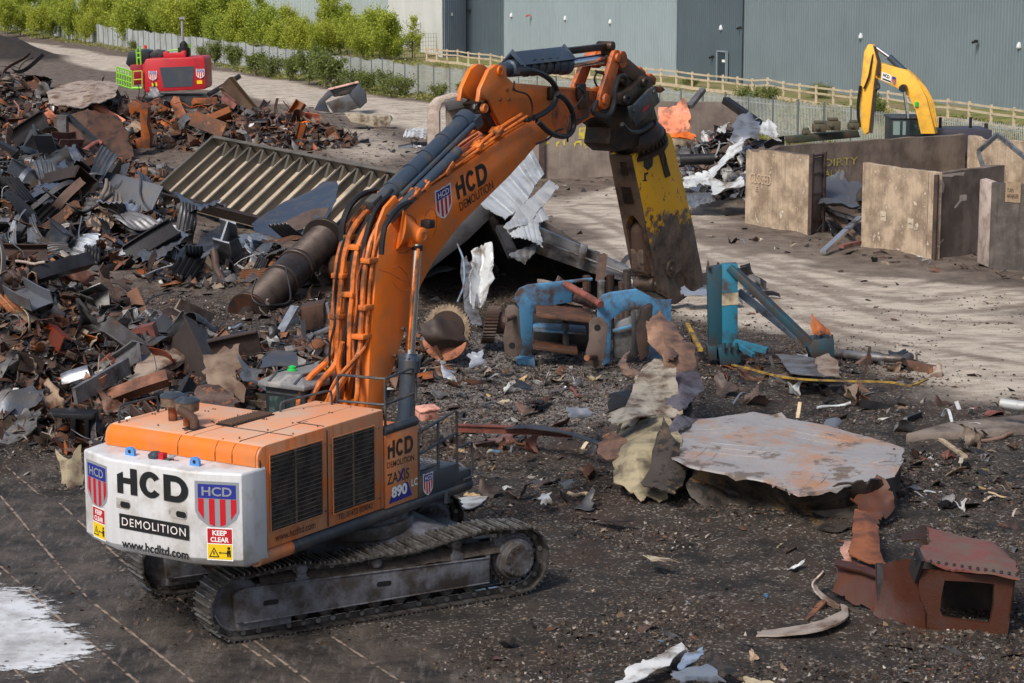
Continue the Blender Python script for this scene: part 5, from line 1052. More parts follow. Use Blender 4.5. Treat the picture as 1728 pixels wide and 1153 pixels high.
# ---- undercarriage
s2_ = R(59.6); F2 = V(math.sin(s2_), math.cos(s2_), 0); L2 = V(-math.cos(s2_), math.sin(s2_), 0); OT = G(400, 1087, 0)
TM = Matrix(((F2.x, L2.x, 0, OT.x), (F2.y, L2.y, 0, OT.y), (0, 0, 1, .02), (0, 0, 0, 1)))
def Tm(): return MB(TM)
ra = .585
path = []
for k in range(0, 13): t_ = -math.pi / 2 + math.pi * k / 12; path.append(V(5.22 + ra * math.cos(t_), 0, ra + ra * math.sin(t_) + .02))
path[-1].z = 1.16
for x_, z_ in ((4.75, 1.21), (4.15, 1.17), (3.6, 1.09), (3.0, 1.03), (2.5, 1.05), (2.0, 1.03), (1.55, 1.06), (1.16, 1.12), (.7, 1.10)): path.append(V(x_, 0, z_))
rb_ = .53
for k in range(1, 13): t_ = math.pi / 2 + math.pi * k / 12; path.append(V(.10 + rb_ * math.cos(t_), 0, rb_ + rb_ * math.sin(t_) + .02))
for x_ in np.linspace(.6, 4.9, 12): path.append(V(x_, 0, .02))
loopP = cr(path + [path[0]], 6); cum = [0]
for a_, b_ in zip(loopP[:-1], loopP[1:]): cum.append(cum[-1] + (b_ - a_).length)
NS = 52
def at_len(s__):
    s__ %= cum[-1]
    import bisect
    i_ = min(max(bisect.bisect_right(cum, s__) - 1, 0), len(loopP) - 2); f_ = (s__ - cum[i_]) / (cum[i_ + 1] - cum[i_] + 1e-9); return loopP[i_].lerp(loopP[i_ + 1], f_)
pit = cum[-1] / NS
for side, y0_ in (('near', 0.0), ('far', 2.98)):
    W_ = .65; mb = Tm()
    for k in range(NS):
        a_, b_ = at_len(k * pit), at_len((k + 1) * pit); d = (b_ - a_).normalized(); n_ = V(d.z, 0, -d.x)  # outward
        mid = (a_ + b_) / 2; c_ = V(mid.x, y0_ + W_ / 2, mid.z)
        mb.obox(c_, d * pit * .49, V(0, W_ / 2, 0), n_ * .012)
        for f_ in (-.36, .0, .30): mb.obox(c_ + d * pit * f_ + n_ * .03, d * .012, V(0, W_ / 2, 0), n_ * .022, 1 if f_ else 0)
        mb.obox(c_ + d * pit * .46 + n_ * .006, d * .012, V(0, W_ / 2, 0), n_ * .018)
        for yy in (.22, .40):
            mb.obox(V(c_.x, y0_ + yy, c_.z) - n_ * .065, d * pit * .42, V(0, .025, 0), n_ * .05)
            q = V(a_.x, y0_ + yy, a_.z) - n_ * .065; mb.lathe(q - V(0, .045, 0), (0, 1, 0), [(0, .045), (.09, .045)], 8, 1)
    trk = mb.out('track', [M['track'], M['worn_steel']], ex, bevel=0, angle=25); trk['label'] = ('near' if side == 'near' else 'far') + ' crawler track'
    mb = Tm()
    for k in range(NS):
        a_, b_ = at_len(k * pit), at_len((k + 1) * pit); mid = (a_ + b_) / 2
        if mid.z > .35 or side == 'far': continue
        d = (b_ - a_).normalized(); n_ = V(d.z, 0, -d.x); mb.obox(V(mid.x, y0_ + .205, mid.z) - n_ * .120, d * pit * .38, V(0, .028, 0), n_ * .006)
    if mb.v: mb.out('worn_link_edges', M['polished'], trk)
    yc = y0_ + W_ / 2
    # frame: outer beam
    mb = Tm(); mb.prism([V(.02, y0_ + .05, .30), V(.30, y0_ + .05, .28), V(4.66, y0_ + .05, .30), V(4.66, y0_ + .05, .72), V(.10, y0_ + .05, .84), V(-.02, y0_ + .05, .76)], (0, .10, 0)); mb.prism([V(.4, y0_ + .2, .36), V(4.6, y0_ + .2, .38), V(4.6, y0_ + .2, .70), V(.4, y0_ + .2, .84)], (0, .36, 0))
    mb.bar(V(.15, y0_ + .06, .845), V(4.66, y0_ + .06, .725), .05, .03); mb.bar(V(.15, y0_ + .06, .285), V(4.66, y0_ + .06, .295), .05, .03)
    mb.box(.05, 1.0, y0_ + .10, y0_ + .45, .14, .30); mb.box(4.62, 4.70, y0_ + .10, y0_ + .5, .26, .78)
    fo = mb.out('track_frame', M['trackframe'], trk, bevel=.02)
    mb = Tm()
    for x_, z_ in ((.62, .56), (2.65, .57)): mb = Tm(); mb.prism([V(x_ + (.09 if math.cos(t_) > 0 else -.09) + .045 * math.cos(t_), y0_ + .044, z_ + .045 * math.sin(t_)) for t_ in [k * .524 for k in range(12)]], (0, .006, 0)); mb.out('frame_slot', M['black'], trk)
    # mud mound on frame
    xs = np.linspace(.5, 4.9, 60); yv_ = np.linspace(y0_ + .10, y0_ + .62, 9); gg = np.zeros((60, 9, 3))
    for i_, xx in enumerate(xs):
        for j_, yy in enumerate(yv_): gg[i_, j_] = (xx, yy, .80 - .03 * (xx / 5) - .02 + .16 * math.sin(math.pi * j_ / 8) ** .7 * (.5 + float(fbm(np.array([xx * 2.2]), np.array([yy * 4 + y0_]), 3)[0])) + .03 * float(vn(np.array([xx * 14.0]), np.array([yy * 14.0]))[0]))
    mb = Tm(); mb.sheet(gg, .03); mb.out('packed_mud', mat('packed_mud', (.065, .050, .042), .9, dirt=(.03, .022, .018), damt=.5, dscale=6, spots=(.16, .14, .13), samt=.62, sscale=40, bump=.9, bscale=45), trk)
    # rollers
    for x_ in (1.20, 2.55, 4.05):
        mb = Tm(); zt = {1.20: 1.02, 2.55: .93, 4.05: 1.04}[x_]; mb.lathe(V(x_, y0_ + .06, zt), (0, 1, 0), [(0, .075), (.03, .1), (.12, .1), (.13, .12), (.2, .12), (.22, .1), (.5, .1)], 16); 
        if x_ != 2.55: mb.prism([V(x_ - .11, y0_ + .09, .72), V(x_ + .13, y0_ + .09, .72), V(x_ + .13, y0_ + .09, .86), V(x_ + .08, y0_ + .09, .88), V(x_ + .07, y0_ + .09, zt + .05), V(x_ - .07, y0_ + .09, zt + .05), V(x_ - .08, y0_ + .09, .88), V(x_ - .11, y0_ + .09, .86)], (0, .08, 0))
        mb.out('carrier_roller', M['trackframe'], trk, bevel=.008)
    for k in range(8):
        x_ = 1.2 + k * .45; mb = Tm(); mb.lathe(V(x_, y0_ + .12, .25), (0, 1, 0), [(0, .05), (.01, .09), (.06, .09), (.07, .12), (.34, .12), (.35, .09), (.4, .09)], 14); mb.box(x_ - .1, x_ + .1, y0_ + .13, y0_ + .22, .22, .33); mb.out('track_roller', M['track'], trk, bevel=0)
    mb = Tm(); mb.lathe(V(.10, y0_ + .17, .55), (0, 1, 0), [(0, .30), (.02, .43), (.05, .45), (.06, .40), (.36, .40), (.37, .45), (.4, .43)], 32); mb.out('idler', M['trackframe'], trk)
    mb = Tm(); cs_ = V(5.20, y0_, .62); pts = []
    for k in range(46): t_ = k / 46 * 6.283; r_ = .50 if k % 2 else .43; pts.append(V(cs_.x + r_ * math.cos(t_), y0_ + .24, cs_.z + r_ * math.sin(t_)))
    mb.prism(pts, (0, .10, 0)); mb.lathe(cs_ + V(0, .26, 0), (0, -1, 0), [(0, .42), (.06, .40), (.07, .36), (.16, .35), (.17, .31), (.27, .29), (.30, .27), (.305, .01)], 30)
    for k in range(14): t_ = k / 14 * 6.283; q = cs_ + V(.235 * math.cos(t_), -.04, .235 * math.sin(t_)); mb.cyl(q, q + V(0, -.025, 0), .017, n=6)
    for k in range(26): t_ = k / 26 * 6.283; q = cs_ + V(.385 * math.cos(t_), .20, .385 * math.sin(t_)); mb.cyl(q, q + V(0, -.03, 0), .017, n=6)
    mb.out('sprocket', M['trackframe'], trk)
# centre section
mb = Tm(); mb.prism([V(1.5, .5, .55), V(4.6, .5, .55), V(4.9, .5, .8), V(4.5, .5, 1.02), V(3.9, 1.2, 1.22), V(1.9, 1.2, 1.22), V(1.3, .5, .95)], (0, 2.6, 0)); mb.lathe(V(2.95, 1.8, 1.1), (0, 0, 1), [(0, 1.05), (.22, 1.05), (.23, .95), (.42, .95)], 40)
mb.out('centre_frame', M['trackframe'], ex, bevel=.03)
for x_ in (4.3, .6): mb = Tm(); mb.box(x_, x_ + .75, .7, 2.95, .45, .88); mb.out('cross_beam', M['blacksteel'], ex, bevel=.03)
# ================================================================ CONCRETE BAYS
conc_l = mat('lit_stained_concrete', (.50, .39, .28), .8, 0, dirt=(.25, .185, .13), damt=.6, dscale=1.3, spots=(.62, .54, .44), samt=.60, sscale=2.6, bump=.5, streak=.55)  # stained concrete, paler copy with light painted in for left-facing walls
conc_d = mat('shaded_stained_concrete', (.20, .155, .125), .85, 0, dirt=(.10, .075, .06), damt=.6, dscale=.7, spots=(.36, .31, .28), samt=.68, sscale=3, bump=.4, streak=.5)  # stained concrete, darker copy with shade painted in for right-facing walls
conc_p = mat('broken_pale_concrete', (.48, .40, .35), .85, 0, dirt=(.30, .23, .19), damt=.5, dscale=2, bump=.6)
steelc = mat('rusty_dark_channel', (.085, .055, .048), .6, .2, dirt=(.04, .03, .028), damt=.5, dscale=2)
def chipped(mb, a, b, h, th, n_=26, amp=.06, seed=0):
    """wall from a to b (ground points, front face), thickness th away, with an irregular broken top"""
    a, b = Vector(a), Vector(b); d = (b - a); L = d.length; d = d / L; nv_ = V(-d.y, d.x, 0)
    if nv_.y < 0: nv_ = -nv_
    top = []
    for k in range(n_ + 1): f = k / n_; e = float(fbm(np.array([f * L * .8 + seed * 7.1]), np.array([seed * 3.3]), 4)[0]) - .45; top.append(h + e * amp * 2 - (.10 if e < -.13 else 0))
    pts = [a + V(0, 0, -.2)] + [b + V(0, 0, -.2)] + [a + d * L * k / n_ + V(0, 0, top[k]) for k in range(n_, -1, -1)]
    return mb.prism(pts, nv_ * th)
def wall(name, label, a, b, h, th, m_, seed=0, amp=.09, **kw):
    t_ = thing(name, label, 'wall', tuple((Vector(a) + Vector(b)) / 2)); mb = MB(); chipped(mb, a, b, h, th, seed=seed, amp=amp); mb.out('panel', m_, t_, **kw); return t_
def wtext(s, p0, xv, yv, m_, par, bold=.02, nm='lettering'): return bez(s, 1, p0, xv, yv, m_, par, nm, bold=bold, depth=.012)
A0, A1, A2 = G(1257, 377), G(1363, 396), G(1387, 391)
tA = wall('concrete_bay_wall', 'tan concrete bay wall with faded lettering reading closed', A0, A1, 3.12, .02, conc_l, 1)
dA = (A1 - A0).normalized(); nA = V(dA.y, -dA.x, 0); nA = nA if nA.y < 0 else -nA
mb = MB(); pts = [A0, A1, A2, A0 + (A2 - A1)]; mb.prism([(p.x - nA.x * .03, p.y - nA.y * .03, -.1) for p in pts], (0, 0, 3.12)); mb.out('core', conc_d, tA, bevel=.03)
graf = mat('faded_cream_graffiti', (.55, .42, .29), .8, 0, dirt=(.36, .27, .19), damt=.5, dscale=5, bump=0)
wtext('CLOSED', A0 + dA * .35 + nA * .02 + V(0, 0, 1.72), dA * 1.45, V(0, 0, .42), graf, tA, .012)
wtext('E', A0 + dA * .75 + nA * .02 + V(0, 0, 1.42), dA * .16, V(0, 0, .2), graf, tA, .02)
mb = MB(); e0_, e1_ = A1, A2; ed_ = (e1_ - e0_); en = ed_.normalized(); eo = V(en.y, -en.x, 0); eo = eo if eo.x > 0 else -eo
for f_ in (.06, .94): p_ = e0_ + ed_ * f_ + eo * .06; mb.bar((p_.x, p_.y, 0), (p_.x, p_.y, 3.2), .14, .16, up=eo)
for z_ in (.5, 1.55, 2.35, 3.1): a_ = e0_ + eo * .05; b_ = e1_ + eo * .05; mb.bar((a_.x, a_.y, z_), (b_.x, b_.y, z_), .10, .09)
mb.out('steel_end_frame', steelc, tA)
# long wall behind, side wall
L0, L1, L2 = G(1290, 248.5, 3.12), G(1630, 227.5, 3.12), G(1790, 247, 3.12)
for p_ in (L0, L1, L2): p_.z = 0
tL = wall('concrete_bay_wall', 'long dark brown concrete wall running back behind the bays under the yellow excavator', L0, L1, 3.12, .35, conc_d, 2)
dL = (L1 - L0).normalized(); nL = V(dL.y, -dL.x, 0)
yg = mat('faded_yellow_graffiti', (.40, .33, .05), .8, 0, dirt=(.20, .155, .11), damt=.55, dscale=6, bump=0)
p_ = L0 + dL * 3.3 - V(0, 0, 0) + nL * .02; 
wtext('DIRTY', p_ + V(0, 0, 2.15), dL * 1.9, V(0, 0, .32), yg, tL, .01); wtext('ALY', p_ + V(0, 0, 1.7), dL * .9, V(0, 0, .28), yg, tL, .01)
tR = wall('concrete_bay_wall', 'sunlit tan concrete wall closing the far right bay', L1 + V(.02, -.36, 0), L2, 3.12, .35, conc_l, 3)
# B block
B0, B1, B2 = G(1452.5, 416), G(1574, 439), G(1690, 419)
tB = wall('concrete_bay_wall', 'tan concrete bay wall with two small pale notices on it', B0, B1, 3.15, .30, conc_l, 4)
dB = (B1 - B0).normalized(); nB = V(dB.y, -dB.x, 0); nB = nB if nB.y < 0 else -nB
for f_, z_ in ((.31, 1.12), (.69, 1.02)):
    p_ = B0 + dB * (B1 - B0).length * f_ + nB * .01 + V(0, 0, z_); mb = MB(); mb.add([p_ - dB * .17, p_ + dB * .17, p_ + dB * .17 + V(0, 0, .36), p_ - dB * .17 + V(0, 0, .36)], [(0, 1, 2, 3)]); mb.add([p_ - dB * .1 + nB * .004 + V(0, 0, .14 + k * .07) for k in (0,)] + [p_ + dB * .1 + nB * .004 + V(0, 0, .14), p_ + dB * .1 + nB * .004 + V(0, 0, .17), p_ - dB * .1 + nB * .004 + V(0, 0, .17)], [(0, 1, 2, 3)], 1)
    mb.out('notice', [mat('weathered_notice', (.55, .47, .36), .8, dirt=(.35, .27, .2), damt=.4, dscale=8), conc_d], tB, smooth=False)
tB2 = wall('concrete_bay_wall', 'dark brown concrete wall with pale chipped patches between the two right-hand bays', B1 + V(.06, .1, 0), B2, 3.12, .35, conc_d, 5, amp=.09)
dB2 = (B2 - B1).normalized(); nB2 = V(dB2.y, -dB2.x, 0); nB2 = nB2 if nB2.y < 0 else -nB2
mb = MB(); p_ = B1 + nB2 * .05; mb.bar((p_.x, p_.y, 0), (p_.x, p_.y, 3.1), .10, .16, up=nB2); mb.out('steel_corner_post', steelc, tB2)
def patch_poly(pix, p, n, m_, par, nm='chipped_patch'):
    mb = MB(); mb.add([PL(a_, b_, p, n) for a_, b_ in pix], [tuple(range(len(pix)))]); return mb.out(nm, m_, par, smooth=False)
pp = B1 + V(.06, .1, 0) + nB2 * .012
for k_, pix in enumerate(([(1619, 330), (1628, 328), (1640, 333), (1652, 334), (1654, 342), (1648, 347), (1643, 338), (1632, 338), (1622, 340), (1612, 352), (1610, 350), (1619, 338)], [(1583, 302), (1590, 300), (1594, 312), (1592, 325), (1584, 326)], [(1581, 296), (1628, 290), (1626, 297), (1612, 296), (1606, 299), (1590, 298), (1582, 301)], [(1583, 412), (1592, 403), (1592, 406), (1584, 415)])): patch_poly(pix, pp, nB2, conc_p, tB2)
# C block (right edge)
C0, C1 = G(1660, 444), G(1668, 452); C2 = G(1900, 470)
tC = wall('concrete_bay_wall', 'dark blackened concrete wall with broken pale edge at the right edge of the photo', C1, C2, 3.0, .4, mat('blackened_concrete', (.07, .06, .055), .85, 0, dirt=(.13, .11, .10), damt=.5, dscale=1.2, spots=(.25, .22, .2), samt=.7, sscale=4, bump=.4, streak=.5), 6)
mb = MB(); mb.prism([(C0.x - .25, C0.y, 0), (C1.x, C1.y - .02, 0), (C1.x + .3, C1.y + .38, 0), (C0.x + .1, C0.y + .5, 0)], (0, 0, 3.02)); mb.out('broken_edge', conc_p, tC, bevel=.05)
dC = (C2 - C1).normalized(); nC = V(dC.y, -dC.x, 0); nC = nC if nC.y < 0 else -nC
p_ = PL(1696, 341, C1 + nC * .02, nC); so_ = MB(); so_.add([p_, p_ + dC * .55, p_ + dC * .55 + V(0, 0, .72), p_ + V(0, 0, .72)], [(0, 1, 2, 3)]); so_ = so_.out('warning_sign', mat('weathered_sign', (.30, .22, .14), .7, dirt=(.2, .15, .1), damt=.4, dscale=5), tC, smooth=False)
bez('TURN\nMANAGER', 1, p_ + dC * .06 + nC * .006 + V(0, 0, .15), dC * .43, V(0, 0, .34), M['lettering_worn'], so_, bold=.01)
# D wall (centre back)
D0, D1 = G(722, 300), G(1245, 300); D0.y = D1.y = 109
conc_g = mat('grey_brown_yard_concrete', (.25, .205, .175), .85, 0, dirt=(.14, .11, .095), damt=.55, dscale=.5, spots=(.42, .38, .35), samt=.67, sscale=2.2, bump=.4, streak=.4)
tD = wall('concrete_yard_wall', 'long grey-brown concrete wall with yellow graffiti behind the raised shear', D0 + V(.9, 0, 0), D1, 3.75, .5, conc_g, 8, amp=.10)
for px, w_ in ((914, .28), (733.5, .26)):
    mb = MB(); g = D(px, 300, 108.85); mb.box(g.x - w_ / 2, g.x + w_ / 2, 108.78, 108.99, 0, 3.6); mb.out('steel_upright', steelc, tD)
mb = MB(); mb.prism([(D0.x, 108.6, 0), (D0.x + .62, 108.6, 0), (D0.x + .62, 108.6, 3.3), (D0.x + .75, 108.6, 3.7), (D0.x + 1.3, 108.6, 3.98), (D0.x + 2.2, 108.6, 4.05), (D0.x + 1.2, 108.6, 4.2), (D0.x + .35, 108.6, 3.95), (D0.x, 108.6, 3.55)], (0, 1.2, 0)); mb.out('broken_end', conc_p, tD, bevel=.08)
ygr = mat('yellow_spray_paint', (.52, .44, .03), .7, 0, dirt=(.25, .2, .16), damt=.45, dscale=4, bump=0)
yp = V(0, 108.975, 0)
for pix in ([(977, 216), (991, 214), (992, 234), (976, 235)], [(1002, 216), (1018, 214), (1020, 226), (1019, 236), (1001, 235)], [(968, 243), (972, 238), (980, 237), (983, 244), (981, 247), (978, 241), (972, 242), (970, 250)], [(985, 240), (990, 238), (991, 243), (987, 246), (991, 250), (986, 252), (988, 248), (985, 245)], [(950, 238), (953, 236), (954, 246), (951, 246)], [(938, 240), (944, 238), (944, 242), (941, 243), (941, 248), (939, 248)], [(915, 243), (925, 238), (926, 242), (917, 248)]):
    mb = MB(); mb.add([PL(a_, b_, yp, V(0, 1, 0)) for a_, b_ in pix], [tuple(range(len(pix)))]); mb.out('graffiti', ygr, tD, smooth=False)
mb = MB(); a_, b_ = D(752, 178, 108.5), D(806, 166, 108.5); mb.bar(a_, b_, 1.0, .55); mb.bar(D(800, 166, 108.5), D(826, 170, 108.5), .9, .5); 
solo(mb, 'steel_duct', S['steel_grey'], 'blue-grey steel duct lying on top of the long back wall behind the boom', 'duct', bevel=.05)
# ================================================================ SCRAP TEMPLATES
def irregular(n, m, L_, W_, rs, jag=.12):
    u = np.linspace(-.5, .5, n)[:, None] + np.zeros((1, m)); v = np.linspace(-.5, .5, m)[None, :] + np.zeros((n, 1))
    e0 = rs.rand(m) * jag; e1 = rs.rand(m) * jag; e2 = rs.rand(n) * jag; e3 = rs.rand(n) * jag
    x = u.copy(); y = v.copy(); x[0] += e0; x[-1] -= e1; y[:, 0] += e2; y[:, -1] -= e3
    return np.stack([x * L_, y * W_, np.zeros_like(x)], -1)
def fold(g, rs, k=2, ang=1.0):
    for _ in range(k):
        a = rs.uniform(0, 6.28); n = np.array([math.cos(a), math.sin(a), 0]); off = rs.uniform(-.25, .25) * np.abs(g[..., :2]).max()
        d = g @ n - off; t = rs.uniform(-ang, ang); m_ = d > 0; r_ = rs.uniform(.05, .3)
        tt = np.clip(d / r_, 0, 1) * t; c, s = np.cos(tt), np.sin(tt)
        base = g - d[..., None] * n; newg = base + (d * c)[..., None] * n + (d * s)[..., None] * np.array([0, 0, 1.0]); g = np.where(m_[..., None], newg, g)
    return g
T = {}
def tmpl(kind, k, mb): T.setdefault(kind, []).append(mb.out(kind, S['rust_dark'], link=False, angle=50).data)
for k in range(9):
    rs = np.random.RandomState(100 + k); g = irregular(9, 7, 1.0, rs.uniform(.45, .8), rs, .14); g = fold(g, rs, 3, 1.1); g = jagged(crumple(g, .06, 3, k), .05, k); mb = MB(); mb.sheet(g, .02); tmpl('scrap_plate', k, mb)
for k in range(6):
    rs = np.random.RandomState(200 + k); g = irregular(14, 12, 1.0, .85, rs, .2); g = fold(g, rs, 4, 1.9); g = jagged(crumple(g, .15, 2.6, k + 20), .05, k); mb = MB(); mb.sheet(g, .008); tmpl('crumpled_sheet', k, mb)
for k in range(6):
    rs = np.random.RandomState(300 + k); n_ = 14; m_ = 21; g = irregular(n_, m_, 1.0, rs.uniform(.25, .45), rs, .0); g[0, :, 0] += np.linspace(0, rs.uniform(-.1, .1), m_); g[-1, :, 0] += np.linspace(rs.uniform(-.1, .1), 0, m_); ph = np.arange(m_) % 4; g[..., 2] += np.array([0, .022, .022, 0])[ph][None, :]
    x_ = g[..., 0]; g[..., 2] += rs.uniform(-.5, .5) * x_ ** 2 + .05 * np.sin(x_ * rs.uniform(3, 8) + k); g = fold(g, rs, 2, .9); g = crumple(g, .03, 2.5, k + 40); mb = MB(); mb.sheet(g, .006); tmpl('corrugated_sheet', k, mb)
for k in range(6):
    rs = np.random.RandomState(400 + k); mb = MB(); c = rs.uniform(-.25, .25); w_, h_ = rs.uniform(.08, .14), rs.uniform(.12, .2)
    if k % 3 == 0: prof = [(-w_, -h_), (w_, -h_), (w_, -h_ + .02), (.012, -h_ + .02), (.012, h_ - .02), (w_, h_ - .02), (w_, h_), (-w_, h_), (-w_, h_ - .02), (-.012, h_ - .02), (-.012, -h_ + .02), (-w_, -h_ + .02)]
    elif k % 3 == 1: prof = [(-w_, -h_), (w_, -h_), (w_, -h_ + .02), (-w_ + .02, -h_ + .02), (-w_ + .02, h_ - .02), (w_, h_ - .02), (w_, h_), (-w_, h_)]
    else: prof = [(-w_, -w_), (w_, -w_), (w_, -w_ + .02), (-w_ + .02, -w_ + .02), (-w_ + .02, w_), (-w_, w_)]
    N = len(prof); K = 7; vv = []
    for i_ in range(K): s__ = i_ / (K - 1) - .5; vv += [(s__ + (rs.rand() * .04 if i_ in (0, K - 1) else 0), a_ + c * s__ * s__, b_ + .3 * c * s__) for a_, b_ in prof]
    mb.add([(a_ * 1, b_, c_) for a_, b_, c_ in vv], [(i_ * N + j_, i_ * N + (j_ + 1) % N, (i_ + 1) * N + (j_ + 1) % N, (i_ + 1) * N + j_) for i_ in range(K - 1) for j_ in range(N)] + [tuple(range(N)), tuple((K - 1) * N + j_ for j_ in range(N))]); tmpl('beam_offcut', k, mb)
for k in range(5):
    rs = np.random.RandomState(500 + k); g = irregular(16, 3, 1.0, rs.uniform(.07, .13), rs, .05); x_ = g[..., 0]; g[..., 2] += .25 * np.sin(x_ * rs.uniform(2, 7) + rs.rand() * 6) * rs.uniform(.2, 1.0); g[..., 1] += rs.uniform(-.6, .6) * x_ ** 2; mb = MB(); mb.sheet(g, .012); tmpl('steel_strip', k, mb)
for k in range(5):
    rs = np.random.RandomState(900 + k); pts = cr([V(-.6 + .3 * i_, rs.normal() * .09, rs.normal() * .06) for i_ in range(5)], 4); mb = MB(); mb.tube(pts, rs.uniform(.008, .016), 5); tmpl('bent_rod', k, mb)
for k in range(4):
    rs = np.random.RandomState(600 + k); r_ = rs.uniform(.04, .11); pts = [V(-.5 + i_ / 6, .10 * math.sin(i_ * rs.uniform(.2, .6)), .06 * math.cos(i_ * .7)) for i_ in range(7)]; mb = MB(); mb.tube(pts, r_, 10, caps=False); mb.tube(pts, r_ * .82, 10, caps=True); tmpl('pipe_offcut', k, mb)
for k in range(5):
    rs = np.random.RandomState(700 + k); mb = MB(); L_, W_, H_ = rs.uniform(.6, 1), rs.uniform(.35, .6), rs.uniform(.25, .45); t_ = .02
    def q(a, b, c, d): g = np.zeros((5, 5, 3)); a, b, c, d = map(np.array, (a, b, c, d)); u = np.linspace(0, 1, 5); g = (a[None, None] * (1 - u)[:, None, None] * (1 - u)[None, :, None] + b[None, None] * u[:, None, None] * (1 - u)[None, :, None] + c[None, None] * u[:, None, None] * u[None, :, None] + d[None, None] * (1 - u)[:, None, None] * u[None, :, None]); return crumple(g, .05, 2, k + 60)
    P8 = [(x_, y_, z_) for x_ in (-L_ / 2, L_ / 2) for y_ in (-W_ / 2, W_ / 2) for z_ in (0, H_)]
    for f in ((0, 4, 5, 1), (2, 6, 7, 3), (0, 4, 6, 2), (0, 1, 3, 2))[:3 + k % 2]: mb.sheet(q(*[P8[i_] for i_ in f]), t_)
    tmpl('box_section_offcut', k, mb)
for k in range(3):
    rs = np.random.RandomState(800 + k); mb = MB(); g = np.zeros((16, 6, 3)); an = np.linspace(0, rs.uniform(2.2, 4.5), 16); r_ = rs.uniform(.2, .35)
    for j_ in range(6): g[:, j_, 0] = r_ * np.cos(an) * (1 + .1 * rs.rand()); g[:, j_, 2] = r_ * np.sin(an); g[:, j_, 1] = (j_ / 5 - .5) * .7 + rs.rand() * .03
    mb.sheet(crumple(g, .03, 3, k), .02); tmpl('curved_plate', k, mb)
KW = {'bent_rod': 'bent rod', 'scrap_plate': 'bent plate', 'crumpled_sheet': 'crumpled sheet', 'corrugated_sheet': 'corrugated cladding', 'beam_offcut': 'cut beam', 'steel_strip': 'curled strip', 'pipe_offcut': 'pipe length', 'box_section_offcut': 'torn box', 'curved_plate': 'rolled plate'}
CW_ = {'rust_dark': 'dark rusty', 'rust_brown': 'brown rusty', 'rust_orange': 'orange-rusted', 'steel_dark': 'blackened', 'steel_grey': 'grey steel', 'galv': 'silvery galvanised', 'slate': 'slate-blue', 'cream': 'dirty cream', 'tan': 'dusty tan', 'white': 'white coated', 'orangep': 'bright orange painted', 'redp': 'red-primed', 'bluep': 'blue painted', 'wood': 'splintered timber'}
CAT = {'bent_rod': 'scrap rod', 'scrap_plate': 'scrap plate', 'crumpled_sheet': 'scrap sheet', 'corrugated_sheet': 'corrugated sheet', 'beam_offcut': 'scrap beam', 'steel_strip': 'scrap strip', 'pipe_offcut': 'scrap pipe', 'box_section_offcut': 'scrap box', 'curved_plate': 'scrap plate'}
cnt = {}
TRAYP = [((px - 864) / FPX, -math.tan(PITCH + math.atan((py - 576.5) / FPX))) for px, py in ((262, 324), (361, 228), (680, 284), (640, 372), (560, 384), (400, 372))]
def put(kind, mkey, loc, size, rot, where, grp):
    if cnt.get(kind, 0) >= 295: return
    if 72 < loc[1] < 101 and poly_sd(np.array([loc[0] / loc[1]]), np.array([(loc[2] - 10.7) / loc[1]]), TRAYP)[0] > 0: return
    cnt[kind] = cnt.get(kind, 0) + 1
    o = bpy.data.objects.new(kind, rnd.choice(T[kind])); col.objects.link(o); o.location = loc; o.rotation_euler = rot
    s = size if isinstance(size, tuple) else (size,) * 3; o.scale = s
    o.material_slots[0].link = 'OBJECT'; o.material_slots[0].material = S[mkey]
    tag(o, ('large ' if o.scale[0] > 1.35 else 'small ' if o.scale[0] < .75 else '') + CW_[mkey] + ' ' + KW[kind] + ' ' + where, CAT[kind], CW_[mkey] + ' ' + KW[kind] + ' ' + grp)
    if len(o['label'].split()) > 16: o['label'] = CW_[mkey] + ' ' + KW[kind] + ' ' + grp
    return o
def pick(d): 
    r_ = rnd.random() * sum(d.values())
    for k, v in d.items():
        r_ -= v
        if r_ <= 0: return k
    return k
KA = {'scrap_plate': 6, 'crumpled_sheet': 3, 'beam_offcut': 2.4, 'steel_strip': 2, 'pipe_offcut': .8, 'box_section_offcut': 1.6, 'curved_plate': 1.3, 'bent_rod': 2.2}
KB = {'corrugated_sheet': 7, 'crumpled_sheet': 3, 'scrap_plate': 1.5, 'beam_offcut': 1, 'steel_strip': 2, 'pipe_offcut': .5, 'bent_rod': 2}
CRUST = {'rust_dark': 4, 'rust_brown': 6, 'rust_orange': 3.4, 'steel_dark': 3.5, 'steel_grey': 2.5, 'tan': 1.8, 'cream': .7, 'orangep': .9, 'redp': 1.2, 'slate': .5}
CNEAR = {'rust_dark': 4, 'rust_brown': 4.5, 'rust_orange': 1.7, 'steel_dark': 4, 'steel_grey': 6, 'tan': 3.2, 'cream': 1.0, 'orangep': .35, 'redp': .8, 'galv': .7, 'slate': 1.2}
CCORR = {'galv': 2.2, 'slate': 5, 'steel_dark': 5, 'steel_grey': 3, 'white': .8, 'rust_dark': 2.5, 'tan': 1, 'rust_brown': 1}
CGREY = {'white': 4, 'galv': 4, 'steel_grey': 2, 'slate': 1, 'steel_dark': 1.4}
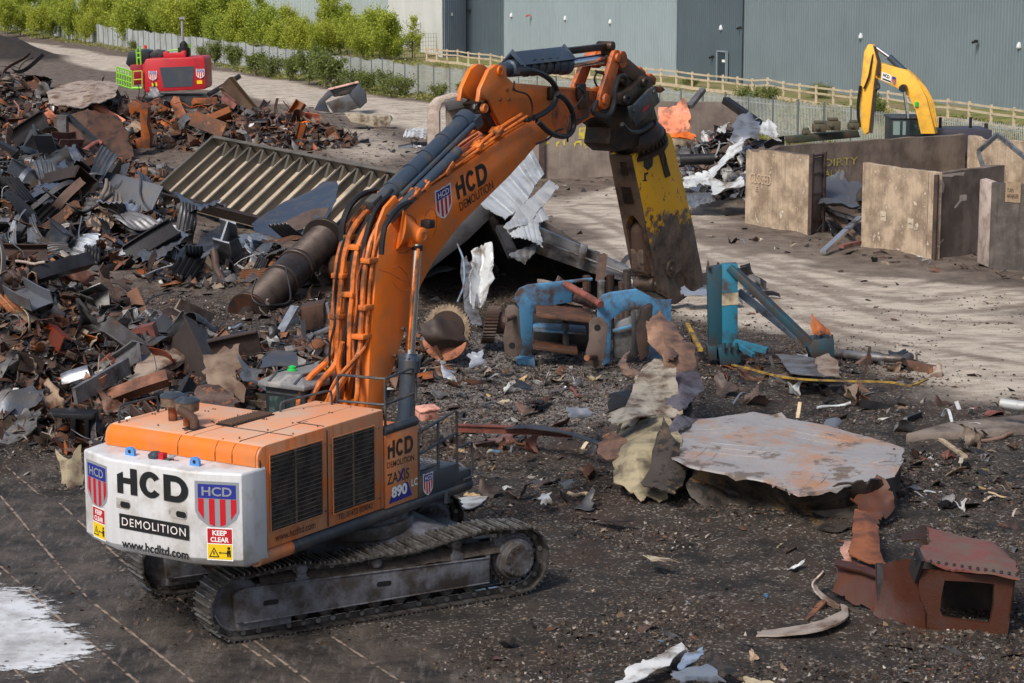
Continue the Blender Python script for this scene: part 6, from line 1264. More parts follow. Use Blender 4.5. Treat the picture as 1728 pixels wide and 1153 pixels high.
def scatter(h, n, kinds, cols, smin, smax, where, grp, lift=.25, spread=1.0):
    cx, cy, rx, ry, hh = h
    for _ in range(n):
        while True:
            a_, b_ = rnd.uniform(-1, 1), rnd.uniform(-1, 1)
            if a_ * a_ + b_ * b_ < 1: break
        x_, y_ = cx + a_ * rx * 1.15 * spread, cy + b_ * ry * 1.15 * spread; z_ = gz1(x_, y_); k = pick(kinds); s = rnd.uniform(smin, smax) * (1.5 if k in ('beam_offcut', 'steel_strip', 'pipe_offcut', 'corrugated_sheet', 'bent_rod') and rnd.random() < .6 else 1)
        pos = 'on crest of ' if a_ * a_ + b_ * b_ < .12 else 'at left end of ' if a_ < -.6 else 'at right end of ' if a_ > .6 else 'on near slope of ' if b_ < 0 else 'on back of '
        put(k, pick(cols), (x_, y_, z_ + rnd.uniform(.02, lift) * s), s, (rnd.gauss(0, .6), rnd.gauss(0, .5), rnd.uniform(0, 6.28)), pos + where, grp)
H = HEAPS
def fieldpx(n, poly, kinds, cols, smin, smax, where, grp, lift=.08):
    P_ = gp(poly); xs = [p[0] for p in P_]; ys_ = [p[1] for p in P_]; k = 0
    while k < n:
        x_, y_ = rnd.uniform(min(xs), max(xs)), rnd.uniform(min(ys_), max(ys_))
        if poly_sd(np.array([x_]), np.array([y_]), P_)[0] < 0: continue
        k += 1; kk = pick(kinds); s = rnd.uniform(smin, smax) ** 1.0
        put(kk, pick(cols), (x_, y_, gz1(x_, y_) + lift * rnd.random() * s + .02), s, (rnd.gauss(0, .18), rnd.gauss(0, .18), rnd.uniform(0, 6.28)), where, grp)
CF = {'rust_dark': 5, 'rust_brown': 5, 'steel_dark': 4, 'steel_grey': 3, 'tan': 3, 'cream': 1, 'white': 1.2, 'galv': .8, 'redp': .5, 'bluep': .25, 'wood': 1.2}
KF = {'scrap_plate': 5, 'crumpled_sheet': 2.5, 'steel_strip': 3, 'beam_offcut': .7, 'pipe_offcut': .6}
fieldpx(130, [(700, 620), (1020, 640), (1010, 860), (860, 860), (700, 800)], KF, CF, .2, .85, 'on the rubble between platform and cream tank', 'between platform and tank')
fieldpx(105, [(1200, 600), (1530, 600), (1728, 700), (1728, 760), (1500, 745), (1200, 690)], KF, CF, .25, 1.05, 'in debris behind the big crumpled sheet', 'behind the crumpled sheet')
fieldpx(28, [(930, 880), (1380, 900), (1380, 1153), (780, 1153)], KF, CF, .12, .4, 'on the dark foreground dirt', 'on the foreground dirt')
fieldpx(50, [(1530, 760), (1728, 760), (1728, 1000), (1700, 900), (1540, 880)], KF, CF, .2, .6, 'on the dirt right of the crumpled sheet', 'right of the crumpled sheet')
fieldpx(45, [(380, 520), (560, 500), (560, 640), (300, 600)], KF, CF, .3, .9, 'on the rubble near the ribbed drum foot', 'near the drum foot')
fieldpx(35, [(1130, 360), (1260, 388), (1460, 425), (1728, 468), (1728, 480), (1400, 440), (1140, 400)], KF, CF, .2, .7, 'scattered along the front of the concrete bays', 'along the bays')
fieldpx(25, [(640, 230), (720, 250), (720, 300), (560, 230)], KF, CCORR, .4, 1.2, 'on the dirt behind the ribbed tray', 'behind the ribbed tray')
fieldpx(14, [(1392, 345), (1448, 350), (1448, 410), (1390, 405)], KB, CCORR, .7, 1.6, 'inside the bay between the two tan walls', 'inside the bay', .6)
fieldpx(40, [(0, 470), (200, 460), (230, 490), (0, 500)], KF, CF, .2, .7, 'on the dirt strip between the left heaps', 'on the left dirt strip')
scatter(H[11], 130, {'corrugated_sheet': 5, 'crumpled_sheet': 6, 'beam_offcut': 1, 'steel_strip': 1.5}, CGREY, .7, 1.5, 'the silvery pile', 'in the silvery pile', .35)
scatter(H[0], 300, KA, CNEAR, .45, 1.3, 'the near left heap', 'in the near left heap', .45)
KL = {'scrap_plate': 3, 'beam_offcut': 3.5, 'crumpled_sheet': 4, 'steel_strip': 3}
scatter(H[0], 46, KL, CNEAR, 1.0, 1.6, 'the near left heap', 'in the near left heap', .5)
scatter(H[3], 40, {'corrugated_sheet': 5, 'beam_offcut': 2, 'crumpled_sheet': 2, 'steel_strip': 2}, CCORR, 1.5, 2.4, 'the left cladding heap', 'in the left cladding heap', .4)
scatter(H[6], 36, KL, CRUST, 1.4, 2.2, 'the far left rusty heap', 'in the far left heap', .4)
scatter(H[7], 22, KL, CRUST, 1.1, 1.7, 'the heap below the red machine', 'below the red machine', .4)
scatter(H[8], 22, KL, CRUST, 1.1, 1.8, 'the heap right of the red machine', 'right of the red machine', .4)
scatter(H[1], 130, KA, CNEAR, .4, 1.05, 'the low heap beyond the engine hood', 'beyond the engine hood', .35)
scatter(H[2], 50, KA, CNEAR, .4, 1.0, 'rubble between hood and drum', 'between hood and drum', .3)
scatter(H[3], 150, KB, CCORR, .8, 2.1, 'the left cladding heap', 'in the left cladding heap', .4)
scatter(H[4], 90, KB, CCORR, .7, 1.9, 'the heap beside the ribbed tray', 'left of the ribbed tray', .4)
scatter(H[5], 60, KB, CCORR, .8, 1.8, 'the scrap around the grooved drum', 'around the ribbed drum', .35)
scatter(H[6], 150, KA, CRUST, .7, 1.9, 'the far left rusty heap', 'in the far left heap', .5)
scatter(H[7], 100, KA, CRUST, .7, 1.7, 'the heap below the red machine', 'below the red machine', .5)
scatter(H[8], 120, KA, CRUST, .7, 1.6, 'the heap right of the red machine', 'right of the red machine', .5)
scatter(H[9], 30, KA, CRUST, .7, 1.4, 'the low far rusty heap', 'at the foot of the far heap', .4)
scatter(H[10], 60, KA, CRUST, .8, 1.9, 'debris between the left heaps', 'between the left heaps', .5)
scatter((3.0, 71, 5, 4, 0), 40, KB, CCORR, .6, 1.5, 'the hopper scrap', 'around the collapsed hopper', .3)
# ---------------------------------------------------------------- uncountable fragments
def shards(name, pts, smin, smax, pal, label, flat=.5, thick=.25, power=2.2):
    n = len(pts); rs = nr; sz = (smin + (smax - smin) * rs.rand(n) ** power)[:, None]
    nrm = rs.normal(size=(n, 3)) * flat; nrm[:, 2] += 1; nrm /= np.linalg.norm(nrm, axis=1, keepdims=True)
    a = np.cross(nrm, rs.normal(size=(n, 3))); a /= np.linalg.norm(a, axis=1, keepdims=True); b = np.cross(nrm, a)
    el = (.35 + rs.rand(n, 1)) ; a = a * sz * el * 1.1; b = b * sz / (el + .4); c = nrm * sz * thick * (.3 + rs.rand(n, 1))
    j = lambda: (rs.rand(n, 1) - .5) * .5
    A_ = pts - a + b * j(); B_ = pts - b + a * j(); C_ = pts + a + b * j(); D_ = pts + b + a * j(); E_ = pts + c + a * j() * .6; Fq = pts - c
    q = np.stack([A_, B_, C_, D_, E_], 1).reshape(-1, 3)
    base = (np.arange(n) * 5)[:, None]; f = np.concatenate([base + np.array(t_) for t_ in ((0, 1, 4), (1, 2, 4), (2, 3, 4), (3, 0, 4))], 0)
    me = bpy.data.meshes.new(name); me.vertices.add(len(q)); me.vertices.foreach_set('co', q.ravel()); me.loops.add(f.size); me.loops.foreach_set('vertex_index', f.ravel()); me.polygons.add(len(f)); me.polygons.foreach_set('loop_start', np.arange(len(f)) * 3); me.polygons.foreach_set('loop_total', np.full(len(f), 3)); me.update(calc_edges=True)
    pal = np.array(pal); w_ = pal[:, 3] / pal[:, 3].sum(); ci = rs.choice(len(pal), n, p=w_); c_ = pal[ci, :3] * (.6 + .8 * rs.rand(n, 1)); c_ = np.repeat(np.concatenate([c_, np.ones((n, 1))], 1), 5, 0)
    ca = me.color_attributes.new('Col', 'FLOAT_COLOR', 'POINT'); ca.data.foreach_set('color', c_.ravel().astype('f4'))
    me.materials.append(M['shard']); o = bpy.data.objects.new(name, me); col.objects.link(o); tag(o, label, 'rubble', kind='stuff'); return o
m, t, b = newmat('mixed_fragments'); vc = t.nodes.new('ShaderNodeVertexColor'); vc.layer_name = 'Col'; tc = t.nodes.new('ShaderNodeTexCoord').outputs['Object']; t.links.new(_mix(t, _ramp(t, _noise(t, 4, 6, tc, .7), .35, .65), vc.outputs[0], _mix(t, .6, vc.outputs[0], (.035, .024, .018))), b.inputs['Base Color']); b.inputs['Roughness'].default_value = .6; b.inputs['Metallic'].default_value = .15; M['shard'] = m
PH = [(.07, .04, .03, 5), (.15, .07, .04, 4), (.055, .052, .056, 4), (.20, .19, .19, 3), (.28, .10, .035, 1.3), (.25, .20, .15, 1.3), (.5, .5, .5, .35), (.5, .13, .03, .35)]
pts = []
for cx, cy, rx, ry, h in HEAPS[:12]:
    n = int(rx * ry * (170 if cy < 70 else 80)); a_ = nr.rand(n) * 6.283; r_ = np.sqrt(nr.rand(n)) * 1.2; pts.append(np.stack([cx + rx * r_ * np.cos(a_), cy + ry * r_ * np.sin(a_), nr.rand(n) * .18], 1))
pts = np.concatenate(pts); pts[:, 2] += gz(pts[:, 0], pts[:, 1]); far_ = pts[:, 1] > 70
shards('scrap_fragments', pts[far_], .06, .5, PH, 'uncountable small torn metal pieces covering the distant scrap heaps', .8, .35); shards('scrap_fragments', pts[~far_], .03, .30, PH, 'uncountable small torn metal pieces covering the near left heap', .8, .35)
def mass(name, heaps, n, smin, smax, kinds, pal, label):
    Vs, Fs, Cs, off = [], [], [], 0; pal = np.array(pal); w_ = pal[:, 3] / pal[:, 3].sum(); cache = {}
    for kd in kinds:
        for i_, me_ in enumerate(T[kd]):
            a = np.zeros(len(me_.vertices) * 3); me_.vertices.foreach_get('co', a); me_.calc_loop_triangles(); f = np.zeros(len(me_.loop_triangles) * 3, int); me_.loop_triangles.foreach_get('vertices', f); cache[(kd, i_)] = (a.reshape(-1, 3), f.reshape(-1, 3))
    keys = list(cache); ar = np.array([h[2] * h[3] for h in heaps]); ar = ar / ar.sum()
    for _ in range(n):
        h = heaps[nr.choice(len(heaps), p=ar)]; an = nr.rand() * 6.283; rr_ = math.sqrt(nr.rand()) * 1.2; x_, y_ = h[0] + h[2] * rr_ * math.cos(an), h[1] + h[3] * rr_ * math.sin(an)
        v, f = cache[keys[nr.randint(len(keys))]]; s = smin + (smax - smin) * nr.rand() ** 2; Mx = np.array((Matrix.Rotation(nr.rand() * 6.28, 3, 'Z') @ Matrix.Rotation(nr.normal() * .7, 3, 'X') @ Matrix.Rotation(nr.normal() * .6, 3, 'Y')))
        v = (v * s) @ Mx.T + np.array([x_, y_, gz1(x_, y_) + .25 * s * nr.rand()]); Vs.append(v); Fs.append(f + off); off += len(v); c = pal[nr.choice(len(pal), p=w_), :3] * (.6 + .8 * nr.rand()); Cs.append(np.tile([*c, 1], (len(v), 1)))
    v, f, c = np.concatenate(Vs), np.concatenate(Fs), np.concatenate(Cs); me = bpy.data.meshes.new(name); me.vertices.add(len(v)); me.vertices.foreach_set('co', v.ravel()); me.loops.add(f.size); me.loops.foreach_set('vertex_index', f.ravel()); me.polygons.add(len(f)); me.polygons.foreach_set('loop_start', np.arange(len(f)) * 3); me.polygons.foreach_set('loop_total', np.full(len(f), 3)); me.update(calc_edges=True)
    ca = me.color_attributes.new('Col', 'FLOAT_COLOR', 'POINT'); ca.data.foreach_set('color', c.ravel().astype('f4')); me.materials.append(M['shard']); o = bpy.data.objects.new(name, me); col.objects.link(o); tag(o, label, 'rubble', kind='stuff')
KM = ['scrap_plate', 'steel_strip', 'box_section_offcut', 'bent_rod', 'curved_plate']
mass('tangled_scrap', HEAPS[:3], 1700, .18, .85, KM, PH, 'uncountable tangled torn steel filling the near left heap')
mass('tangled_scrap', HEAPS[3:6], 950, .25, 1.1, ['corrugated_sheet', 'steel_strip', 'bent_rod', 'scrap_plate'], [(.05, .055, .065, 5), (.14, .15, .17, 3), (.30, .31, .33, 1.5), (.10, .055, .035, 2)], 'uncountable tangled cladding filling the middle left heap')
mass('tangled_scrap', HEAPS[11:12], 260, .3, 1.4, ['corrugated_sheet', 'crumpled_sheet', 'steel_strip', 'bent_rod'], [(.45, .47, .49, 5), (.25, .26, .28, 3), (.08, .08, .09, 2), (.55, .53, .50, 2)], 'uncountable tangled silvery cladding filling the pile by the closed wall')
mass('tangled_scrap', HEAPS[6:11], 1900, .25, 1.1, KM, [(.11, .05, .028, 5), (.20, .08, .03, 3), (.34, .12, .04, 2), (.05, .045, .045, 3), (.20, .18, .17, 2), (.32, .25, .18, 1)], 'uncountable tangled rusty steel filling the distant heaps')
PG = [(.065, .046, .034, 7), (.13, .105, .085, 4), (.028, .021, .017, 6), (.30, .27, .24, 1.5), (.10, .05, .03, 2), (.18, .115, .06, .8), (.5, .48, .46, .15)]
def field(n, x0, x1, y0, y1, w): 
    p_ = np.stack([x0 + (x1 - x0) * nr.rand(n), y0 + (y1 - y0) * nr.rand(n) ** 1.15, np.zeros(n)], 1); half_ = p_[:, 1] * .245 + .5; p_ = p_[np.abs(p_[:, 0]) < half_]; k = w(p_[:, 0], p_[:, 1]); p_ = p_[nr.rand(len(p_)) < k]; p_[:, 2] = gz(p_[:, 0], p_[:, 1]); return p_
def wgt(x, y):
    s = 1 - sm(poly_sd(x, y, SLAB), -.4, .8) * .97; p_ = 1 - .93 * sm(poly_sd(x, y, PALE), -1.2, .8); n_ = .06 + 1.0 * sm(fbm(x * .45, y * .45, 4), .42, .56) + .8 * sm(poly_sd(x, y, GRAV1), -1, 1); return np.clip(s * p_ * n_, 0, 1)
shards('rubble', field(270000, -15, 16, 29, 70, wgt), .010, .06, PG, 'uncountable gravel, chips and small rubble strewn over the yard', .8, .9)
shards('rubble', field(26000, -15, 16, 29, 72, lambda x, y: wgt(x, y) * (.25 + .75 * sm(y, 38, 46))), .03, .19, PG + [(.45, .3, .12, .3), (.08, .2, .3, .08), (.5, .48, .45, .35)], 'uncountable larger splinters and offcuts strewn over the yard', .35, .2, 3.0)
shards('rubble', field(26000, -28, 28, 68, 165, lambda x, y: (1 - .9 * sm(poly_sd(x, y, PALE), -1.5, 1)) * .35 * (1 - sm(-line_d(x, y, ROAD) + 4.5, -1, 1)) * (1 - sm(sdist_line(x, y, PAL), -4, -2))), .04, .28, PG, 'uncountable stones and chips over the distant dirt', .4, .3, 2.5)
S['under'] = mat('scorched_dark_underside', (.05, .04, .035), .6, .15, dirt=(.20, .12, .05), damt=.25, dscale=1.2, spots=(.02, .018, .016), samt=.5, sscale=3)
def rows(*rr): return [[D(px, py, Y) for px, py, Y in r_] for r_ in rr]
def hero(name, mkey, label, cat, rr, n=14, m=16, th=.02, amp=.03, sc_=2.0, seed=0, corr=None, group=None, par=None, angle=45):
    g = interp_grid(rows(*rr), n, m)
    if corr:
        k, a = corr; du = np.gradient(g, axis=0); dv = np.gradient(g, axis=1); nn = np.cross(du, dv); nn /= np.linalg.norm(nn, axis=2, keepdims=True) + 1e-9
        g = g + nn * (np.array([0, 1, 1, 0])[np.arange(m) % 4] * a)[None, :, None]
    if amp: g = jagged(crumple(g, amp, sc_, seed), min(.09, amp * .9), seed)
    mb = MB(); mb.sheet(g, th); mm = S.get(mkey) or M[mkey]
    if par is not None: o = mb.out(name, mm, par, angle=angle); return o
    return solo(mb, name, mm, label, cat, group, angle=angle)
def hprism(name, mkey, label, cat, pix, Y, dep=.3, tilt=0, par=None, bevel=.02):
    """plate traced at distance Y with real thickness dep away from the camera; tilt = metres further per px column"""
    x0 = pix[0][0]; mb = MB(); mb.prism([D(a_, b_, Y + tilt * (a_ - x0)) for a_, b_ in pix], (0, dep, 0)); mm = S.get(mkey) or M[mkey]
    if par is not None: return mb.out(name, mm, par, bevel=bevel)
    return solo(mb, name, mm, label, cat, bevel=bevel)
def hbar(name, mkey, label, cat, pts, w_, h_, kind='bar', par=None):
    P_ = cr([D(*p) for p in pts], 5) if len(pts) > 2 else [D(*p) for p in pts]; mb = MB()
    if kind == 'pipe': mb.tube(P_, w_, 12)
    else:
        for a_, b_ in zip(P_[:-1], P_[1:]):
            e_ = (b_ - a_) * .02
            if kind == 'bar': mb.bar(a_ - e_, b_ + e_, w_, h_)
            else:
                up = V(0, 0, 1); mb.bar(a_ - e_ + up * h_ / 2, b_ + e_ + up * h_ / 2, w_, .03); mb.bar(a_ - e_ - up * h_ / 2, b_ + e_ - up * h_ / 2, w_, .03); mb.bar(a_ - e_, b_ + e_, .03, h_ - .035)
    mm = S.get(mkey) or M[mkey]
    if par is not None: return mb.out(name, mm, par)
    return solo(mb, name, mm, label, cat)
# ---- ribbed steel tray
tray = thing('steel_tray', 'long tipped steel tray with a dozen cross ribs lying among scrap behind the boom', 'steel tray', tuple(D(258, 325, 97)))
T0, T1, T2 = D(256, 326, 94), D(361, 231, 97), D(678, 293, 84); T3 = T0 + (T2 - T1)
ul = (T2 - T1); uw = (T0 - T1); un = ul.cross(uw).normalized(); un = un if un.z > 0 else -un; hgt = .42
traym = mat('olive_grey_tray_steel', (.11, .10, .085), .55, .1, dirt=(.06, .055, .05), damt=.4, dscale=.7, spots=(.14, .08, .05), samt=.62, sscale=1.5, bump=.2); traym2 = mat('dusty_tray_floor', (.50, .41, .31), .7, 0, dirt=(.30, .25, .19), damt=.45, dscale=.8, bump=.2)
dn_ = -un * hgt
mb = MB(); mb.prism([T1 + dn_, T2 + dn_, T3 + dn_, T0 + dn_], -un * .05); mb.out('floor', traym2, tray)
for nm, a_, b_ in (('side_wall', T1, T2), ('side_wall', T0, T3), ('end_wall', T0, T1), ('end_wall', T3, T2)):
    cen = (T0 + T2) / 2; inw = (cen - (a_ + b_) / 2); e_ = (b_ - a_).normalized(); inw = (inw - e_ * inw.dot(e_)).normalized()
    mb = MB(); mb.prism([a_ + un * .05, b_ + un * .05, b_ + dn_, a_ + dn_], inw * .07); mb.prism([a_ + un * .05, b_ + un * .05, b_ + un * .05 + inw * .16, a_ + un * .05 + inw * .16], un * .05); mb.out(nm, traym if not (a_ is T0 and b_ is T3) else S['rust_dark'], tray)
for k in range(1, 14):
    a_ = T1 + ul * k / 14; b_ = a_ + uw; wv = rnd.uniform(-.05, .05); mb = MB(); mb.prism([a_ + uw * .02 - un * .08, b_ - uw * .02 - un * .10, b_ - uw * .02 + dn_, a_ + uw * .02 + dn_], ul.normalized() * .05); mb.prism([a_ + uw * .02 - un * .08, b_ - uw * .02 - un * .10, b_ - uw * .02 - un * .10 + ul.normalized() * .11, a_ + uw * .02 - un * .08 + ul.normalized() * .11], un * .03)
    tr_ = [a_ + uw * .03 + dn_, a_ + uw * .03 - un * .05, a_ + uw * .16 + dn_]; mb.prism([p + ul.normalized() * .06 for p in tr_], ul.normalized() * .2)
    mb.out('rib', traym, tray)
hero('crumpled_sheet', 'slate', 'dark torn cladding strip thrown across the middle of the ribbed tray', 'scrap sheet', [[(425, 378, 79.5), (470, 345, 81.5), (545, 300, 82.5)], [(430, 392, 79), (500, 372, 79.5), (570, 305, 82)], [(470, 398, 78), (540, 388, 78), (568, 340, 80)]], 12, 25, .02, .06, 1.5, 3, corr=None)
hero('bent_plate', 'rust_brown', 'brown rusty plate resting on the lower edge of the ribbed tray', 'scrap plate', [[(478, 378, 79), (530, 352, 79.5), (555, 350, 79.5)], [(470, 398, 78), (520, 386, 78.3), (553, 382, 78.5)]], 8, 10, .03, .04)
# ---- ribbed drum (cable drum / roller)
dr0, dr1 = D(420, 528, 66.5), D(546, 405, 72.0); dd_ = dr1 - dr0; dl_ = dd_.length; dv = dd_.normalized(); drumt = thing('winding_drum', 'long rusty grooved winding drum with flanged ends leaning on the scrap', 'winding drum', tuple(G(430, 560)))
R0 = .57; prof = [(.0, R0 * 1.0)]; mb = MB(); pr2 = []
k = 0; s_ = .10
while s_ < dl_ - .1:
    f_ = s_ / dl_
    if .38 < f_ < .60: pr2.append((s_, R0 * .98))
    else: pr2.append((s_, R0 * (.99 if k % 2 else .86)))
    s_ += .055; k += 1
mb.lathe(dr0, dv, [(.0, R0 * .9)] + pr2 + [(dl_, R0 * .9)], 36); drm = mat('grooved_drum_steel', (.07, .052, .045), .42, .5, dirt=(.04, .03, .028), damt=.5, dscale=1.5, spots=(.17, .12, .09), samt=.66, sscale=3); mb.out('grooved_barrel', drm, drumt, angle=20)
for f_, r_, t__, nm in ((-.01, 1.20, .10, 'end_flange'), (1.0, 1.32, .12, 'end_flange'), (.40, 1.06, .10, 'clamp_band'), (.60, 1.08, .12, 'clamp_band'), (.64, 1.05, .05, 'clamp_band')):
    mb = MB(); q = dr0 + dv * dl_ * f_; mb.lathe(q, dv, [(0, R0 * r_ * .97), (.02, R0 * r_), (t__, R0 * r_), (t__ + .02, R0 * r_ * .9)], 36)
    if 'clamp' in nm: mb.obox(q + dv * .05 + dv.cross(V(1, 0, 0)).normalized() * R0 * 1.08, dv * .1, V(.08, 0, 0), V(0, .03, .06))
    mb.out(nm, S['rust_dark'] if f_ < 0 or f_ > .9 else drm, drumt)
mb = MB(); mb.cyl(dr0 - dv * .75, dr0, .20, .26, n=18); mb.cyl(dr0 - dv * .78, dr0 - dv * .7, .25, n=18, mi=1); mb.out('axle_stub', [S['rust_dark'], S['rust_orange']], drumt)
hbar('wire_rope', 'steel_dark', 'black rope looped around the grooved drum', 'wire rope', [(432, 470, 65.7), (425, 500, 65.3), (440, 515, 65.2), (465, 515, 65.6), (490, 505, 66.6), (482, 450, 67.6)], .03, .03, 'pipe')
hprism('gearbox_block', 'rust_dark', 'square rusty steel block beside the foot of the drum', 'steel block', [(506, 520), (546, 512), (547, 552), (508, 560)], 62, .9)
for k, (a_, b_, mk, lb) in enumerate([((552, 512, 61), (560, 545, 61), 'galv', 'short bright zinc channel standing upright next to the square block'), ((474, 560, 61.5), (498, 518, 62), 'galv', 'bent silvery strip leaning between drum foot and square block'), ((470, 590, 60), (572, 548, 60.5), 'steel_grey', 'long grey curved strip in front of the square block')]): hbar('steel_strip', mk, lb, 'scrap strip', [a_, b_], .30, .08)
hbar('flanged_pipe', 'rust_dark', 'dark flanged pipe end lying just right of the drum top', 'scrap pipe', [(560, 450, 72), (590, 458, 70)], .45, .45, 'pipe')
# ---- near-left heap pieces
hbar('box_beam', 'redp', 'thick rust-red box beam lying level on top of the near left heap', 'scrap beam', [(150, 590, 53), (262, 562, 53)], .5, .5)
hero('bent_plate', 'tan', 'pale tan bent plate draped beside the rust-red box beam', 'scrap plate', [[(262, 598, 52), (300, 584, 52.5), (335, 588, 53)], [(238, 615, 50.5), (290, 612, 50.7), (330, 606, 52)], [(222, 645, 49.5), (240, 640, 49.6), (262, 640, 49.8)]], 12, 14, .02, .05)
hbar('rounded_beam', 'steel_grey', 'grey-green beam with a rounded rusty tip pointing down the near left heap', 'scrap beam', [(128, 668, 48), (215, 618, 49.5)], .10, .40)
hbar('flat_bar', 'steel_grey', 'long flat grey bar sticking out of the heap at the left edge', 'scrap bar', [(-6, 628, 49), (76, 575, 52)], .28, .08)
hbar('flat_bar', 'rust_brown', 'red-brown bar leaning just above the long flat grey bar', 'scrap bar', [(98, 548, 55), (150, 568, 53)], .30, .12)
hero('curved_duct', 'steel_grey', 'curved grey plate at the left edge foot of the near heap', 'scrap plate', [[(-6, 738, 47), (30, 715, 47.5), (70, 690, 48)], [(-6, 758, 46.5), (35, 745, 46.8), (62, 718, 47)]], 10, 12, .03, .05)
hero('dented_sheet', 'white', 'white dented panel on the concrete left of the counterweight, farther one', 'scrap panel', [[(10, 762, 46.8), (40, 760, 46.8), (80, 758, 47)], [(8, 783, 46), (40, 786, 45.9), (78, 776, 46.2)]], 8, 10, .03, .03)
hero('dented_sheet', 'white', 'curved white panel with rusty stains on the concrete nearest the left heap foot', 'scrap panel', [[(40, 780, 46), (70, 770, 46.2), (98, 768, 46.5)], [(44, 800, 45.4), (72, 795, 45.4), (100, 785, 45.8)], [(54, 812, 45.2), (76, 808, 45.2), (98, 800, 45.5)]], 10, 12, .03, .03)
hero('bent_plate', 'cream', 'upright bent cream plate with torn edge right beside the white counterweight', 'scrap plate', [[(96, 762, 44.2), (118, 775, 44.1), (138, 748, 44.6)], [(100, 790, 43.9), (118, 798, 43.9), (140, 790, 44.2)], [(104, 816, 43.7), (118, 820, 43.7), (140, 826, 43.9)]], 14, 14, .02, .04)
hprism('cabinet_scrap', 'steel_dark', 'black steel cabinet frame standing at the foot of the near left heap', 'steel frame', [(78, 697), (158, 700), (158, 708), (150, 709), (150, 742), (143, 742), (142, 709), (128, 708), (126, 742), (118, 742), (118, 707), (80, 704)], 47, .6)
hero('bent_plate', 'slate', 'smooth lilac-blue curved plate beyond the excavator cab', 'scrap plate', [[(442, 606, 52), (462, 591, 52.4), (500, 594, 52.4)], [(440, 622, 51.4), (470, 618, 51.5), (505, 622, 51.4)]], 10, 12, .02, .02)
for k, (pp_, mk, lb) in enumerate([([[(340, 612, 50), (372, 590, 50.5), (400, 588, 50.7)], [(345, 640, 49), (370, 630, 49.2), (402, 636, 49.3)], [(352, 668, 48.5), (385, 660, 48.4), (412, 672, 48.4)]], 'tan', 'crumpled tan sheet standing behind the middle of the engine hood'), ([[(402, 600, 50), (418, 620, 50), (430, 618, 50)], [(402, 640, 49), (425, 650, 49), (458, 668, 48.5)]], 'steel_grey', 'lilac-grey crumpled sheet just left of the excavator cab'), ([[(300, 672, 48), (340, 655, 48.5), (395, 666, 48)], [(310, 690, 47), (350, 690, 47), (400, 688, 47)]], 'rust_brown', 'reddish flat plate right behind the air pre-cleaners'), ([[(225, 600, 51), (240, 585, 52), (258, 580, 52)], [(228, 628, 50), (245, 622, 50), (262, 612, 51)]], 'steel_grey', 'crumpled grey plate leaning against the rust-red beam end')]):
    hero('crumpled_sheet', mk, lb, 'scrap sheet', pp_, 14, 16, .015, .10, 2.2, k)
for k, (pix, mk, lb) in enumerate([(((-6, 512, 61), (60, 508, 61), (70, 538, 58), (-6, 545, 58)), 'orangep', 'bright orange painted plate at the left edge of the near heap top'), (((130, 492, 64), (185, 490, 64), (188, 506, 63), (135, 506, 63)), 'orangep', 'orange-edged box plate lying on the dirt strip above the near left heap'), (((135, 528, 60), (178, 535, 60), (185, 556, 58), (150, 560, 58)), 'orangep', 'orange curled offcut right of the dark plates on the near left heap'), (((60, 520, 60), (128, 560, 58), (120, 575, 57), (55, 545, 58)), 'rust_dark', 'dark curved plate between the orange pieces on the near left heap')]):
    a_, b_, c_, d_ = pix; mid = lambda p, q: tuple((p[i_] + q[i_]) / 2 for i_ in range(3)); hero('painted_offcut', mk, lb, 'scrap plate', [[a_, mid(a_, b_), b_], [d_, mid(d_, c_), c_]], 8, 12, .03, .07, 1.8, k + 5)
